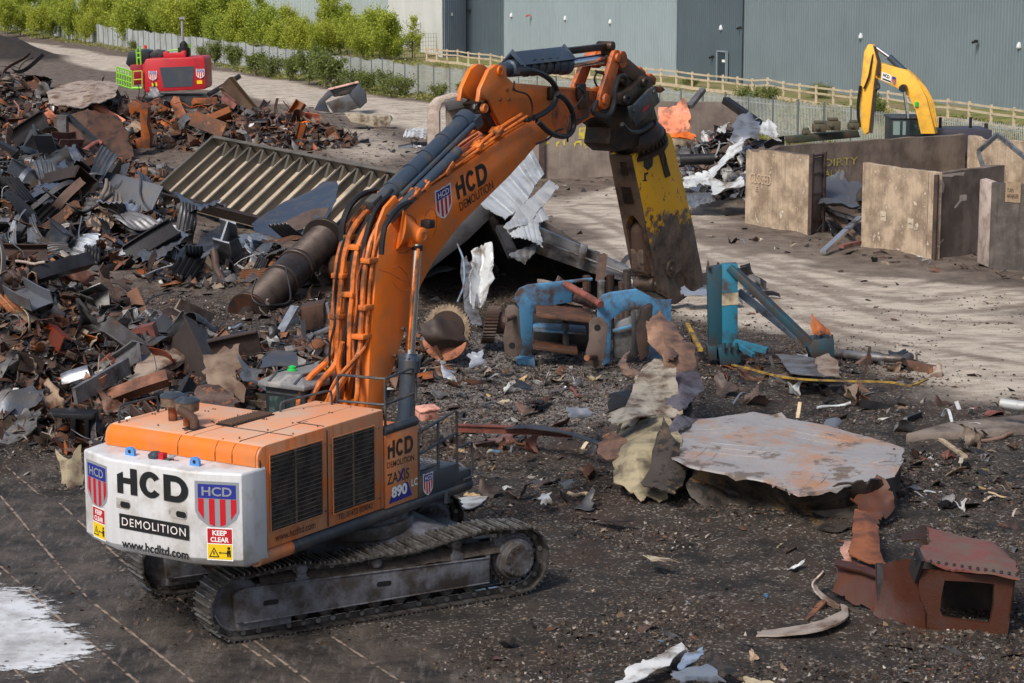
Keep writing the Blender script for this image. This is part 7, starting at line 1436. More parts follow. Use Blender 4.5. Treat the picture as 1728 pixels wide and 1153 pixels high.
# ---- left cladding heap pieces
CH = 'corrugated sheets of the left cladding heap'
for k, (rr, mk, lb, corr) in enumerate([
    ([[(25, 345, 84), (70, 300, 86), (112, 278, 88)], [(30, 362, 82), (80, 330, 83), (118, 308, 85)]], 'slate', 'broad blackened corrugated blade rising to the left of the upright tan sheet', (33, .04)),
    ([[(-4, 365, 82), (20, 345, 83), (28, 345, 83)], [(-4, 398, 79), (22, 405, 79), (45, 402, 79)]], 'galv', 'light grey rounded corrugated piece at the left edge', (17, .04)),
    ([[(156, 292, 88), (170, 290, 88), (186, 312, 87)], [(155, 345, 82.5), (172, 348, 82.3), (188, 350, 82.3)], [(152, 398, 78.6), (170, 404, 78.4), (186, 402, 78.5)]], 'tan', 'tall tan weathered corrugated sheet standing upright in the left heap', (21, .045)),
    ([[(196, 320, 85), (205, 318, 85), (218, 330, 84)], [(206, 365, 81), (230, 352, 81.5), (262, 360, 81.5)], [(230, 385, 79), (262, 395, 78.5), (300, 398, 78.5)]], 'slate', 'wavy dark corrugated sheet curling down right of the upright tan sheet', (25, .045)),
    ([[(232, 440, 76.5), (262, 415, 78), (300, 398, 79.5)], [(242, 452, 75.5), (280, 436, 76), (318, 408, 78)]], 'slate', 'blue-grey corrugated blade pointing down toward the curved strip', (25, .04)),
    ([[(208, 482, 73), (300, 452, 75), (392, 436, 77.5)], [(255, 497, 72), (320, 485, 72.6), (395, 462, 75)]], 'galv', 'wide pale crumpled corrugated sheet lying flat above the grooved drum', (41, .04)),
    ([[(300, 345, 86), (340, 350, 85), (372, 345, 85)], [(310, 380, 82), (350, 372, 82), (380, 362, 83)]], 'slate', 'dark corrugated sheet tucked under the near side of the tray', (21, .05)),
    ([[(372, 378, 83), (410, 372, 84), (450, 382, 82)], [(380, 402, 80), (415, 400, 80), (460, 412, 79)]], 'galv', 'silvery corrugated strip beside the tray corner', (21, .04)),
    ([[(0, 262, 92), (18, 255, 92), (30, 268, 91)], [(0, 292, 89), (20, 290, 89), (34, 296, 88)]], 'galv', 'small grey ribbed bundle at the left edge above the dark beam', (17, .05)),
    ([[(40, 428, 77.5), (60, 395, 79), (70, 392, 79)], [(62, 440, 76.5), (78, 425, 77), (92, 440, 76.5)]], 'slate', 'short dark corrugated offcut left of the pale curved strip', (17, .04)),
    ([[(320, 420, 78), (345, 408, 79), (378, 400, 80)], [(328, 440, 76), (352, 430, 77), (392, 420, 78)]], 'steel_dark', 'black folded sheet between the flat pale sheet and the tray', None)]):
    hero('corrugated_sheet', mk, lb, 'corrugated sheet', rr, 16, corr[0] if corr else 18, .015, .13, 1.0, k + 9, corr=corr)
hero('curved_strip', 'cream', 'pale curved edge strip sweeping across the dirt of the left yard', 'scrap strip', [[(85, 414, 78.5), (110, 440, 77), (150, 455, 76), (200, 460, 75.6), (278, 456, 76)], [(88, 424, 78), (112, 452, 76.5), (150, 466, 75.4), (200, 470, 75), (276, 464, 75.6)]], 4, 36, .03, .01)
hbar('rail', 'steel_dark', 'long dark rail bowed across the scrap above the corrugated heap', 'rail', [(88, 274, 116), (180, 274, 115), (240, 279, 113), (292, 290, 109)], .22, .28, 'I')
hbar('angle_beam', 'steel_dark', 'black angle beam slanting down from the left edge', 'scrap beam', [(-10, 238, 96), (45, 268, 93), (84, 300, 90)], .25, .22)
hbar('round_duct', 'steel_grey', 'curved cream duct piece arching beside the black angle beam', 'duct', [(52, 262, 93), (70, 256, 93.5), (88, 268, 93), (98, 288, 91)], .25, .2, 'bar')
# ---- far heap pieces
hero('dark_plate', 'rust_dark', 'large dark rusty plate standing in the far left heap under the tan canopy', 'scrap plate', [[(88, 206, 121), (150, 190, 121), (196, 196, 121)], [(92, 230, 120), (150, 232, 120), (214, 222, 120)], [(120, 262, 118), (170, 266, 117), (228, 262, 118)]], 14, 18, .06, .14, .8)
hero('canopy_plate', 'tan', 'dusty tan bent canopy plate peaking in the far left heap', 'scrap plate', [[(80, 178, 129), (130, 155, 132), (176, 146, 133), (202, 160, 131)], [(88, 186, 125), (130, 178, 127), (160, 164, 128), (198, 172, 127)], [(120, 192, 122), (140, 188, 123), (155, 178, 124), (170, 172, 125)]], 14, 18, .05, .16, .8)
hbar('steel_post', 'steel_grey', 'short grey-green upright post in front of the large dark plate', 'steel post', [(106, 268, 117), (106, 196, 117)], .75, .5)
hbar('angle_beam', 'steel_dark', 'long black diagonal beam propped across the large dark plate', 'scrap beam', [(112, 194, 117.5), (198, 272, 115.5)], .35, .2)
hbar('bent_pipe', 'redp', 'bent red-brown pipe leaning at the foot of the large dark plate', 'scrap pipe', [(120, 272, 115), (145, 252, 115.5), (165, 240, 116), (172, 243, 116)], .13, .13, 'pipe')
hprism('hollow_scrap', 'rust_orange', 'orange rusty hollow frame piece at the right end of the dark plate', 'steel frame', [(216, 176), (226, 170), (250, 182), (248, 210), (254, 234), (252, 250), (230, 250), (228, 236), (238, 232), (236, 190), (228, 188), (222, 196), (218, 190)], 120, 1.0)
hprism('rusty_bracket', 'rust_orange', 'orange rusty bracket plate left of the grey-green post', 'steel bracket', [(30, 204), (52, 200), (55, 206), (84, 202), (86, 208), (60, 222), (48, 226), (30, 224)], 118, .5)
hbar('long_pipe', 'steel_dark', 'black pipe with white end sticking up from the far rusty heap', 'scrap pipe', [(352, 160, 138), (404, 129, 140)], .16, .16, 'pipe')
bc = thing('crushed_cabin', 'crushed blue-grey cabin wreck with red top edge on the far road edge', 'wreck', tuple(G(575, 190)))
for nm, mk, pix, Y, dp in (('front_panel', 'steel_grey', [(550, 174), (588, 159), (607, 182), (578, 191), (562, 190)], 155, .3), ('left_panel', 'slate', [(530, 186), (538, 170), (554, 152), (563, 160), (548, 172), (556, 190)], 155.6, .5), ('top_panel', 'steel_grey', [(552, 154), (580, 146), (602, 141), (614, 154), (590, 160), (564, 164)], 156.5, .8), ('right_panel', 'slate', [(589, 160), (604, 143), (616, 158), (618, 174), (607, 184)], 155.4, 1.2), ('window_gap', 'under', [(572, 156), (590, 151), (594, 158), (574, 163)], 156.3, .1), ('red_edge', 'orangep', [(552, 150), (604, 137), (606, 140), (554, 153)], 156.2, .3)): hprism(nm, mk, '', '', pix, Y, dp, 0, bc, .03)
hprism('steel_trough', 'cream', 'long cream steel trough lying on the dirt right of the crushed cabin', 'trough', [(582, 192), (658, 197), (661, 203), (655, 214), (630, 214), (592, 206)], 141, 1.4)
hero('corrugated_sheet', 'white', 'white ribbed sheet lying beside the left end of the back wall', 'corrugated sheet', [[(684, 220, 131), (700, 218, 131), (720, 218, 131)], [(680, 232, 127), (700, 232, 127), (718, 234, 127)]], 8, 21, .02, .02, corr=(21, .06))
S['galvnew'] = mat('bright_galvanised', (.46, .48, .50), .42, .35, dirt=(.30, .31, .32), damt=.4, dscale=.8, rnd_amt=.1)
# ---- collapsed hopper in the middle
hop = thing('collapsed_hopper', 'dark collapsed steel hopper lying behind the blue machine frame', 'steel hopper', tuple(D(880, 470, 70)))
blk = mat('painted_inside_shade', (.035, .030, .028), .7, .1, dirt=(.07, .05, .04), damt=.4, dscale=1.5)  # near-black steel: the shade of hollow insides is put into the colour
mb = MB(); mb.prism([D(a_, b_, 67) for a_, b_ in [(690, 470), (722, 428), (808, 342), (834, 362), (790, 405), (735, 448), (700, 480)]], (0, 1.0, 0)); mb.out('left_side_beam', S['steel_dark'], hop, bevel=.03)
mb = MB(); mb.prism([D(908, 384, 68), D(1000, 425, 67), D(1062, 452, 66), D(1062, 478, 66), D(1000, 462, 67), D(904, 428, 68)], (0, .5, 0)); mb.prism([D(906, 402, 67.9), D(1062, 462, 65.9), D(1062, 466, 65.9), D(906, 406, 67.9)], (0, -.1, 0)); mb.prism([D(980, 410, 67), D(992, 414, 67), D(984, 450, 67), D(972, 446, 67)], (0, -.25, 0)); o_ = mb.out('right_side_beam', S['steel_grey'], hop, bevel=.03)
def qd(mb, a, b, c, d, th=(0, 0, .06)): mb.prism([a, b, c, d], th)
mb = MB(); qd(mb, D(812, 350, 67.5), D(912, 386, 68.5), D(915, 360, 76), D(812, 330, 76)); mb.out('roof_plate', blk, hop)
mb = MB(); mb.prism([D(690, 480, 73), D(812, 340, 75), D(915, 372, 75), D(1060, 460, 71), D(1050, 500, 71), D(720, 560, 70)], (0, .1, 0)); mb.out('back_plate', blk, hop)
mb = MB(); mb.prism([D(690, 470, 67), D(812, 345, 67.5), D(812, 345, 75), D(690, 480, 73)], (0, 0, .08)); mb.out('left_plate', blk, hop)
mb = MB(); mb.prism([D(905, 405, 68.2), D(1062, 470, 66.2), D(1062, 470, 71), D(915, 395, 75)], (0, 0, .08)); mb.out('right_plate', blk, hop)
for k, (rr, mk, lb, corr) in enumerate([
    ([[(800, 345, 66.2), (850, 300, 68), (898, 252, 70)], [(850, 376, 65.8), (885, 345, 67), (918, 292, 69)]], 'galvnew', 'largest silver corrugated sheet leaning up behind the boom lettering', (45, .035)),
    ([[(850, 383, 65), (890, 335, 66.5), (930, 288, 68)], [(872, 397, 64.8), (908, 356, 66), (946, 305, 67.6)]], 'galvnew', 'narrow silver corrugated strip pointing up to the right beside the large sheet', (25, .035)),
    ([[(852, 382, 65), (880, 358, 66), (914, 346, 66.5)], [(856, 395, 64.7), (885, 385, 65), (926, 372, 66)]], 'galvnew', 'silver corrugated sheet with curled end below the narrow strip', (33, .03)),
    ([[(858, 396, 64.6), (880, 382, 65), (908, 378, 65.4)], [(870, 402, 64.3), (890, 405, 64.2), (917, 417, 64)]], 'galvnew', 'triangular silver corrugated flap hanging lowest over the hopper', (29, .03)),
    ([[(858, 430, 64.5), (880, 420, 64.7), (905, 405, 65)], [(862, 436, 64), (885, 444, 64), (902, 424, 64.5)]], 'steel_grey', 'small grey torn flap below the triangular silver one', (17, .03))]):
    hero('corrugated_sheet', mk, lb, 'corrugated sheet', list(zip(*rr)) if False else rr, 16, corr[0], .012, .04, 1.2, k + 30, corr=corr)
hero('curled_plate', 'white', 'tall curled white and rust plate hanging inside the dark hopper', 'scrap plate', [[(800, 425, 64), (815, 415, 64.2), (832, 412, 64)], [(795, 470, 63), (812, 470, 64), (834, 470, 63)], [(800, 535, 62), (818, 530, 62.5), (826, 520, 62)]], 16, 14, .03, .12, 1.5, 2)
hero('curled_plate', 'steel_grey', 'grey dirty plate sloping down beneath the curled white plate', 'scrap plate', [[(778, 430, 65), (790, 428, 65)], [(782, 500, 62.5), (806, 500, 62.5)], [(786, 540, 61), (815, 545, 61)]], 12, 8, .03, .06, 1.5, 6)
hbar('cable', 'bluep', 'thin light blue cable hanging inside the hopper', 'cable', [(772, 412, 64), (782, 440, 63.5), (783, 480, 62.5), (772, 510, 62)], .03, .03, 'pipe')
hbar('girder', 'steel_dark', 'short dark girder leaning inside the hopper mouth', 'scrap beam', [(845, 385, 66), (866, 432, 65)], .3, .2); hbar('girder', 'steel_grey', 'grey girder crossing low inside the hopper', 'scrap beam', [(786, 460, 65), (822, 428, 66)], .25, .2)
hbar('girder', 'rust_brown', 'brown upright stub with pale flange on the right side beam', 'scrap beam', [(1012, 474, 63.5), (1018, 430, 63.5)], .14, .25)
# ---- gear wheel assembly
gr = thing('gear_wheel', 'large toothed gear wheel with broken orange housing half', 'gear wheel', tuple(G(750, 608)))
gc = D(757, 555, 57.6); gn = V(-.25, -.93, .12).normalized(); ga = gn.cross(V(0, 0, 1)).normalized(); gb = ga.cross(gn)
mb = MB(); pts = []
for k in range(120): t_ = k / 120 * 6.283; r_ = .66 if (k % 3) else .60; pts.append(gc + (ga * math.cos(t_) + gb * math.sin(t_)) * r_)
mb.prism(pts, gn * .14); mb.out('toothed_rim', mat('tan_gear_steel', (.30, .22, .15), .55, .2, dirt=(.10, .07, .05), damt=.5, dscale=3), gr)
mb = MB(); mb.lathe(gc + gn * .12, gn, [(0, .5), (.05, .48), (.06, .2), (.16, .18), (.20, .12), (.22, .01)], 24); q = gc + ga * .18 + gb * .26 + gn * .17; mb.out('hub', S['rust_dark'], gr)
mb = MB(); mb.lathe(q, gn, [(0, .08), (.012, .08)], 14); mb.out('hub_hole', M['black'], gr)
c2 = D(752, 572, 57.0); mb = MB(); pts = [c2 + (ga * math.cos(t_) * .62 + gb * math.sin(t_) * .58) for t_ in [math.pi + .15 + k * (math.pi - .3) / 14 for k in range(15)]]; pts += [c2 + ga * .45 + gb * .12, c2 + ga * .15 - gb * .02, c2 - ga * .2 + gb * .1, c2 - ga * .5 + gb * .1]; mb.prism(pts, gn * .12); mb.out('housing_half', mat('faded_orange_housing', (.42, .16, .09), .6, 0, dirt=(.12, .06, .04), damt=.4, dscale=3), gr, bevel=.02)
g_ = crumple(interp_grid(rows([(708, 548, 56.9), (735, 535, 56.8), (770, 545, 56.9)], [(715, 572, 56.7), (745, 570, 56.5), (788, 575, 56.7)], [(740, 590, 56.8), (755, 585, 56.7), (780, 588, 56.8)]), 14, 16), .05, 3.0, 5); mb = MB(); mb.sheet(g_, .04); mb.out('torn_casing', S['rust_dark'], gr)
hbar('iron_bar', 'rust_brown', 'short rusty bar sticking out in front of the orange housing half', 'scrap bar', [(734, 585, 56.2), (746, 606, 56.0)], .07, .07)
gc2 = D(817, 548, 58.6); mb = MB(); pts = []
for k in range(72): t_ = k / 72 * 6.283; r_ = .52 if (k % 2) else .47; pts.append(gc2 + (V(0, 1, 0) * math.cos(t_) * 1 + V(.2, 0, 1) * math.sin(t_)) * r_)
mb.prism(pts, V(.35, 0, 0)); mb.lathe(gc2 + V(.3, 0, .05), V(1, .1, 0), [(0, .3), (.25, .3), (.26, .22), (.9, .22)], 20); solo(mb, 'gear_wheel', S['rust_dark'], 'darker gear drum just right of the large gear wheel', 'gear wheel')
# ---- blue machine frame
bf = thing('blue_machine_base', 'broken bright blue machine base frame with brown lug plates', 'machine frame', tuple(G(980, 612)))
S['bluef'] = mat('chipped_sky_blue_paint', (.08, .24, .42), .5, 0, dirt=(.08, .05, .038), damt=.5, dscale=1.8, spots=(.13, .07, .045), samt=.60, sscale=4, bump=.2)
S['lug'] = mat('dirty_brown_lug', (.13, .095, .08), .6, .1, dirt=(.07, .05, .04), damt=.5, dscale=2)
def bp(nm, pix, Y, dep, mk='bluef', tilt=0): return hprism(nm, mk, '', '', pix, Y, dep, tilt, bf, .015)
bp('left_cheek', [(869, 498), (876, 488), (890, 482), (1000, 470), (1000, 474), (966, 478), (966, 510), (905, 520), (900, 530), (897, 608), (878, 614), (876, 520), (868, 505)], 58.2, .22, tilt=.008)
bp('right_cheek', [(1008, 512), (1016, 500), (1030, 495), (1130, 482), (1133, 490), (1133, 555), (1122, 600), (1092, 618), (1092, 520), (1050, 526), (1032, 540), (1030, 610), (1018, 618), (1018, 560), (1008, 540)], 57.2, .25, tilt=.008)
bp('leg_gusset', [(1085, 520), (1096, 514), (1102, 516), (1094, 600), (1080, 610), (1072, 560)], 56.9, .3, 'rust_dark')
for nm, pix, Y, hx, hy in (('left_lug', [(852, 524), (858, 516), (868, 515), (876, 522), (878, 560), (882, 590), (876, 600), (866, 603), (852, 598), (849, 570), (853, 550)], 57.0, (864, 583), None), ('right_lug', [(994, 545), (1003, 536), (1015, 536), (1026, 548), (1022, 585), (1018, 612), (1006, 622), (992, 615), (988, 596), (994, 575)], 56.2, (1008, 553), None)):
    o_ = bp(nm, pix, Y, .14, 'lug'); q = D(hx[0], hx[1], Y - .01); mb = MB(); mb.lathe(q, (0, -1, 0), [(0, .085), (.006, .08)], 14); mb.out('lug_hole', M['black'], o_)
q = D(870, 534, 56.9); mb = MB(); mb.cyl(D(852, 540, 56.3), D(872, 533, 57.2), .07, n=12); mb.out('lug_pin', S['rust_brown'], bf); mb = MB(); mb.cyl(D(990, 604, 55.6), D(1010, 602, 56.5), .08, n=12); mb.out('lug_pin', S['rust_brown'], bf)
bp('front_shelf', [(905, 530), (1000, 540), (1000, 546), (905, 536)], 57.0, 1.8, 'rust_brown'); bp('bottom_plate', [(900, 584), (975, 592), (975, 600), (900, 590)], 57.0, 1.0, 'rust_brown')
bp('middle_shelf', [(900, 556), (990, 562), (990, 566), (900, 560)], 57.6, 1.2, 'bluef'); bp('web_plate', [(950, 545), (960, 546), (960, 592), (950, 590)], 57.6, 1.0, 'steel_dark'); bp('back_web', [(900, 530), (1010, 540), (1010, 605), (900, 600)], 59.6, .08, 'steel_dark')
bp('inner_panel', [(1036, 545), (1078, 530), (1080, 536), (1078, 600), (1034, 606)], 57.6, .15, 'steel_grey'); bp('panel_bar', [(1034, 556), (1080, 545), (1080, 549), (1034, 561)], 57.4, .1); bp('panel_post', [(1066, 528), (1073, 526), (1073, 600), (1066, 602)], 57.3, .1, 'steel_dark')
bp('foot', [(872, 608), (902, 606), (904, 620), (870, 622)], 57.4, .6)
bp('far_cheek', [(1050, 505), (1128, 488), (1130, 496), (1060, 512)], 60.5, .2)
hbar('pipe', 'redp', 'long brown pipe lying diagonally across the blue machine frame', 'scrap pipe', [(955, 480, 58.6), (1014, 514, 57.0)], .10, .1, 'pipe'); hbar('pipe', 'rust_dark', 'dark pipe under the diagonal brown pipe', 'scrap pipe', [(955, 498, 59.5), (1005, 515, 58.3)], .12, .1, 'pipe')
for px, py in ((1015, 480), (1050, 482), (1030, 470), (1058, 462), (990, 472), (1075, 474)):
    a_ = D(px, py, 61.5); b_ = V(a_.x, a_.y, 0); hbar_ = MB(); hbar_.lathe(b_, (0, 0, 1), [(0, .12), (a_.z + .1, .12), (a_.z + .12, .08)], 10); solo(hbar_, 'steel_stud', S['steel_grey'] if px % 2 else S['rust_dark'], {1015: 'thick stud with pale top left of the hopper girder behind the blue frame', 1050: 'stud second from right behind the blue frame cheek', 1030: 'stud standing at the middle behind the blue frame', 1058: 'tallest stud behind the right blue cheek', 990: 'stud farthest left behind the blue frame', 1075: 'stud farthest right behind the blue frame'}[px], 'steel stud', 'studs standing behind the blue machine frame')
# ---- teal column with brace
br = thing('braced_column', 'teal steel column with white band, diagonal braces and bolted feet', 'steel column', tuple(G(1225, 612)))
S['teal'] = mat('scuffed_teal_paint', (.018, .16, .25), .45, 0, dirt=(.05, .035, .03), damt=.42, dscale=2, spots=(.09, .05, .035), samt=.64, sscale=4, bump=.2); S['tealdark'] = mat('dark_teal_paint', (.012, .055, .08), .5, 0, dirt=(.04, .03, .025), damt=.55, dscale=2)
def tq(nm, pix, Y, dep, mk='teal', tilt=0): return hprism(nm, mk, '', '', pix, Y, dep, tilt, br, .012)
tq('column', [(1219, 448), (1245, 446), (1245, 602), (1219, 604)], 57.6, .45); tq('column_flange', [(1193, 452), (1219, 448), (1219, 606), (1197, 606)], 57.75, .3, 'tealdark')
mb = MB(); mb.prism([D(a_, b_, 57.585) for a_, b_ in [(1218.5, 496), (1246, 494), (1246, 514), (1218.5, 516)]], (0, .03, 0)); mb.out('white_band', S['cream'], br)
mb = MB(); mb.prism([D(a_, b_, 57.6) for a_, b_ in [(1193, 452), (1195, 438), (1198, 452)]], (0, .1, 0)); mb.out('torn_tip', S['rust_dark'], br)
tq('column_foot', [(1212, 588), (1252, 586), (1250, 612), (1240, 616), (1216, 616)], 57.2, .7, 'tealdark'); tq('column_foot', [(1194, 586), (1210, 585), (1210, 608), (1196, 608)], 57.4, .6, 'tealdark')
mb = MB(); mb.bar(D(1232, 450, 57.7), D(1384, 596, 56.8), .32, .20); mb.out('main_brace', S['tealdark'], br, bevel=.02)
mb = MB(); mb.bar(D(1246, 492, 58.2), D(1345, 570, 58.0), .16, .20); mb.out('rear_brace', mat('grey_blue_brace', (.16, .22, .28), .5, 0, dirt=(.09, .07, .06), damt=.4, dscale=3), br, bevel=.01)
mb = MB(); mb.bar(D(1240, 578, 57.4), D(1295, 592, 57.0), .2, .16); mb.bar(D(1240, 580, 57.4), D(1272, 600, 56.6), .12, .1); mb.out('tie_bar', S['teal'], br)
tq('brace_foot', [(1364, 588), (1372, 575), (1392, 572), (1408, 574), (1408, 602), (1400, 607), (1372, 607)], 56.6, .8, 'tealdark')
mb = MB()
for px in (1376, 1386, 1396, 1404): a_ = D(px, 570, 56.8); mb.cyl(a_ - V(0, 0, .15), a_ + V(0, 0, .08), .035, n=8)
for px in (1222, 1232, 1243): a_ = D(px, 584, 57.1); mb.cyl(a_ - V(0, 0, .1), a_ + V(0, 0, .08), .04, n=8)
mb.out('bolts', S['tealdark'], br)
hero('torn_flap', 'rust_orange', 'orange-brown torn flap standing on the bolted foot of the teal brace', 'scrap plate', [[(1369, 530, 57.2), (1378, 538, 57.1), (1386, 545, 57)], [(1370, 565, 57.0), (1385, 566, 56.6), (1402, 560, 57)]], 10, 10, .02, .05)
hero('bent_plate', 'steel_grey', 'grey flat plate lying before the teal brace', 'scrap plate', [[(1310, 604, 57), (1350, 606, 57), (1380, 612, 56)], [(1335, 634, 53), (1360, 636, 53), (1392, 638, 52.8)]], 8, 10, .03, .03)
hero('folded_sheet', 'tan', 'folded tan sheet lying right of the grey flat plate', 'scrap sheet', [[(1376, 612, 55.3), (1395, 606, 56), (1412, 616, 55)], [(1382, 628, 54), (1402, 622, 54.4), (1416, 632, 53.5)], [(1392, 640, 53), (1405, 636, 53.3), (1420, 641, 52.6)]], 12, 12, .02, .07)
hbar('grey_pipe', 'steel_grey', 'flattened grey pipe with flared end on pale ground right of the teal brace', 'scrap pipe', [(1408, 596, 58.4), (1460, 602, 57.6), (1518, 606, 57.2), (1536, 602, 57.5)], .12, .12, 'pipe')
hbar('yellow_strip', 'yellow', 'long yellow strip winding through the debris before the teal brace', 'scrap strip', [(1236, 616, 55.5), (1262, 622, 54.6), (1330, 638, 52.8), (1420, 643, 52.3), (1500, 645, 52.1), (1536, 651, 51.5), (1565, 640, 52.8)], .07, .04)
hbar('iron_stake', 'rust_dark', 'dark iron stake standing upright in the debris field', 'stake', [(1460, 630, 53.8), (1468, 586, 53.8)], .10, .06)
hbar('plastic_pipe', 'white', 'pale grey pipe end entering at the right edge', 'pipe', [(1689, 681, 49.5), (1760, 690, 49)], .12, .12, 'pipe')
hbar('timber_batten', 'wood', 'light timber batten lying right of the big crumpled sheet', 'timber', [(1588, 742, 44.3), (1628, 770, 42.6)], .10, .05); hbar('timber_batten', 'wood', 'short upright timber splinter behind the crumpled sheet', 'timber', [(1346, 706, 47), (1350, 680, 47.3)], .08, .05); hbar('timber_batten', 'yellow', 'yellow timber leaning beside the blue frame', 'timber', [(1160, 548, 61), (1182, 590, 57.5)], .12, .08)
hbar('timber_batten', 'yellow', 'thin yellow stick on the near dirt below the red box', 'timber', [(1455, 1110, 32.6), (1483, 1121, 32.3)], .05, .03)
hbar('rusty_rail', 'redp', 'long rust-red rail lying level behind the platform', 'rail', [(768, 722, 47.5), (880, 726, 47), (965, 732, 46.6)], .14, .14, 'I')
hero('bent_strip', 'steel_dark', 'dark bowed strip lying over the rust-red rail', 'scrap strip', [[(850, 720, 47.2), (900, 718, 47), (960, 728, 46.6), (1010, 745, 45.6)], [(852, 724, 46.9), (900, 724, 46.6), (958, 734, 46.2), (1008, 750, 45.2)]], 4, 20, .02, .02)
mb = MB(); q = D(720, 698, 47.6); mb.obox(q, (.20, .06, .02), (-.08, .26, 0), (0, 0, .10)); mb.obox(q + V(0, 0, .12), (.23, .07, .02), (-.09, .29, 0), (0, 0, .025)); solo(mb, 'orange_box', S['orangep'], 'small orange box part behind the platform handrail', 'scrap box', bevel=.02)
hero('white_sheet', 'white', 'flat white painted sheet just beyond the near crawler track', 'scrap sheet', [[(752, 846, 42.4), (790, 838, 43), (824, 838, 43)], [(768, 860, 41.4), (795, 858, 41.6), (812, 850, 42)]], 6, 8, .02, .02)
mb = MB(); a_, b_, c_, d_ = G(1528, 742), G(1600, 722), G(1800, 702), G(1800, 735); mb.prism([(p.x, p.y, -.1) for p in (a_, b_, c_, d_)], (0, 0, .24)); solo(mb, 'concrete_slab', mat('dusty_slab', (.20, .165, .14), .85, dirt=(.09, .07, .06), damt=.6, dscale=1.5, bump=.5), 'worn concrete slab edge rising from the dirt at the right', 'concrete slab', bevel=.03)
for k, (pix, Y, mk, lb) in enumerate([(((740, 612), (760, 622), (772, 640), (764, 648)), 52.5, 'galv', 'curled bright strip under the orange housing half'), (((790, 600), (815, 596), (822, 618), (796, 624)), 54.5, 'galv', 'crumpled silver foil piece below the gear drum'), (((955, 690), (990, 688), (998, 705), (960, 708)), 48, 'galv', 'crumpled silver sheet left of the cream torn tank'), (((870, 640), (900, 650), (898, 660), (872, 652)), 51, 'steel_dark', 'small dark curled plate on the grey gravel'), (((945, 815), (965, 808), (975, 822), (955, 830)), 42.5, 'steel_grey', 'grey square plate on the brown dirt left of the tank'), (((905, 838), (925, 832), (930, 845), (915, 850)), 41.5, 'white', 'small white torn sheet before the grey square plate'), (((1085, 935), (1120, 938), (1145, 950), (1100, 945)), 37.4, 'cream', 'pale twisted strip on the dirt beyond the near track'), (((975, 872), (1010, 875), (1070, 872), (1040, 880)), 40.5, 'rust_dark', 'long low dark plate on the dirt left of the sheet base')]):
    a_, b_, c_, d_ = [(p[0], p[1], Y + dy) for p, dy in zip(pix, (.4, .3, -.2, -.2))]; hero('torn_sheet', mk, lb, 'scrap sheet', [[a_, mid(a_, b_), b_], [d_, mid(d_, c_), c_]], 8, 10, .015, .07, 4, k + 3)
# ---- big crumpled tank plate
tk = thing('crumpled_tank_plate', 'huge crumpled pale steel tank plate lying on the dirt', 'scrap plate', tuple(G(1320, 890)))
S['inside_shade'] = blk
mtk = mat('pale_lilac_scorched_steel', (.34, .32, .32), .5, .2, dirt=(.42, .22, .12), damt=.40, dscale=.8, spots=(.17, .135, .115), samt=.55, sscale=1.3, bump=.3, streak=.2)
S['tank'] = mtk; S['redext'] = mat('brown_red_primer', (.085, .030, .016), .5, 0, dirt=(.07, .035, .028), damt=.5, dscale=2)
LIN[0] = 9; g = interp_grid(rows([(1155, 712, 45.8), (1205, 707, 46.0), (1272, 697, 46.4), (1397, 720, 45.2), (1480, 744, 44.2), (1528, 758, 43.6)], [(1132, 738, 44.2), (1210, 750, 43.6), (1290, 756, 43.3), (1400, 764, 42.7), (1490, 780, 42.2), (1526, 776, 42.6)], [(1110, 764, 43.0), (1165, 787, 41.9), (1290, 813, 40.9), (1347, 838, 40.0), (1432, 820, 40.5), (1512, 804, 41.2)]), 34, 60); LIN[0] = 4
for (u_, v_, s_, h_) in ((.3, .6, .10, -.12), (.7, .3, .12, -.10), (.5, .85, .08, .08), (.2, .25, .1, .09), (.8, .7, .07, -.08)): ii, jj = np.meshgrid(np.linspace(0, 1, 34), np.linspace(0, 1, 60), indexing='ij'); g[..., 2] += h_ * np.exp(-((ii - u_) ** 2 + (jj - v_) ** 2) / s_ ** 2)
g[..., 2] += .05 * (fbm(g[..., 0] * 2.2, g[..., 1] * 2.2, 4) - .45); mb = MB(); mb.sheet(jagged(g, .06, 3), .03); mb.out('top_sheet', S['tank'], tk, angle=15)
S['under'] = mat('scorched_dark_underside', (.05, .04, .035), .6, .15, dirt=(.20, .12, .05), damt=.25, dscale=1.2, spots=(.02, .018, .016), samt=.5, sscale=3)
hero('front_skirt', 'under', '', '', [[(1165, 788, 42.1), (1230, 803, 41.6), (1290, 816, 41.1), (1347, 838, 40.4), (1432, 822, 40.8), (1495, 810, 41.2)], [(1170, 820, 42.0), (1230, 835, 41.9), (1290, 845, 41.7), (1350, 868, 41.2), (1430, 862, 41.2), (1495, 850, 41.4)], [(1172, 850, 41.9), (1230, 862, 41.5), (1290, 876, 41.2), (1350, 896, 40.4), (1430, 900, 40.2), (1490, 880, 41.0)]], 16, 40, .04, .16, 1.6, 7, par=tk)
hero('right_end_plate', 'under', '', '', [[(1498, 800, 41.2), (1518, 775, 42.6), (1526, 768, 43.4)], [(1500, 830, 41.0), (1522, 800, 42.4), (1526, 790, 43.2)], [(1492, 880, 40.9), (1512, 850, 42.0), (1524, 820, 43.0)]], 12, 12, .04, .12, 2, 3, par=tk)
hero('rolled_under_plate', 'under', '', '', [[(1168, 800, 42.6), (1200, 812, 42.4), (1240, 815, 42.6)], [(1160, 838, 42.0), (1200, 850, 41.8), (1260, 852, 42.0)], [(1180, 862, 41.8), (1215, 868, 41.4), (1265, 862, 41.6)]], 12, 14, .04, .10, 2, 5, par=tk)
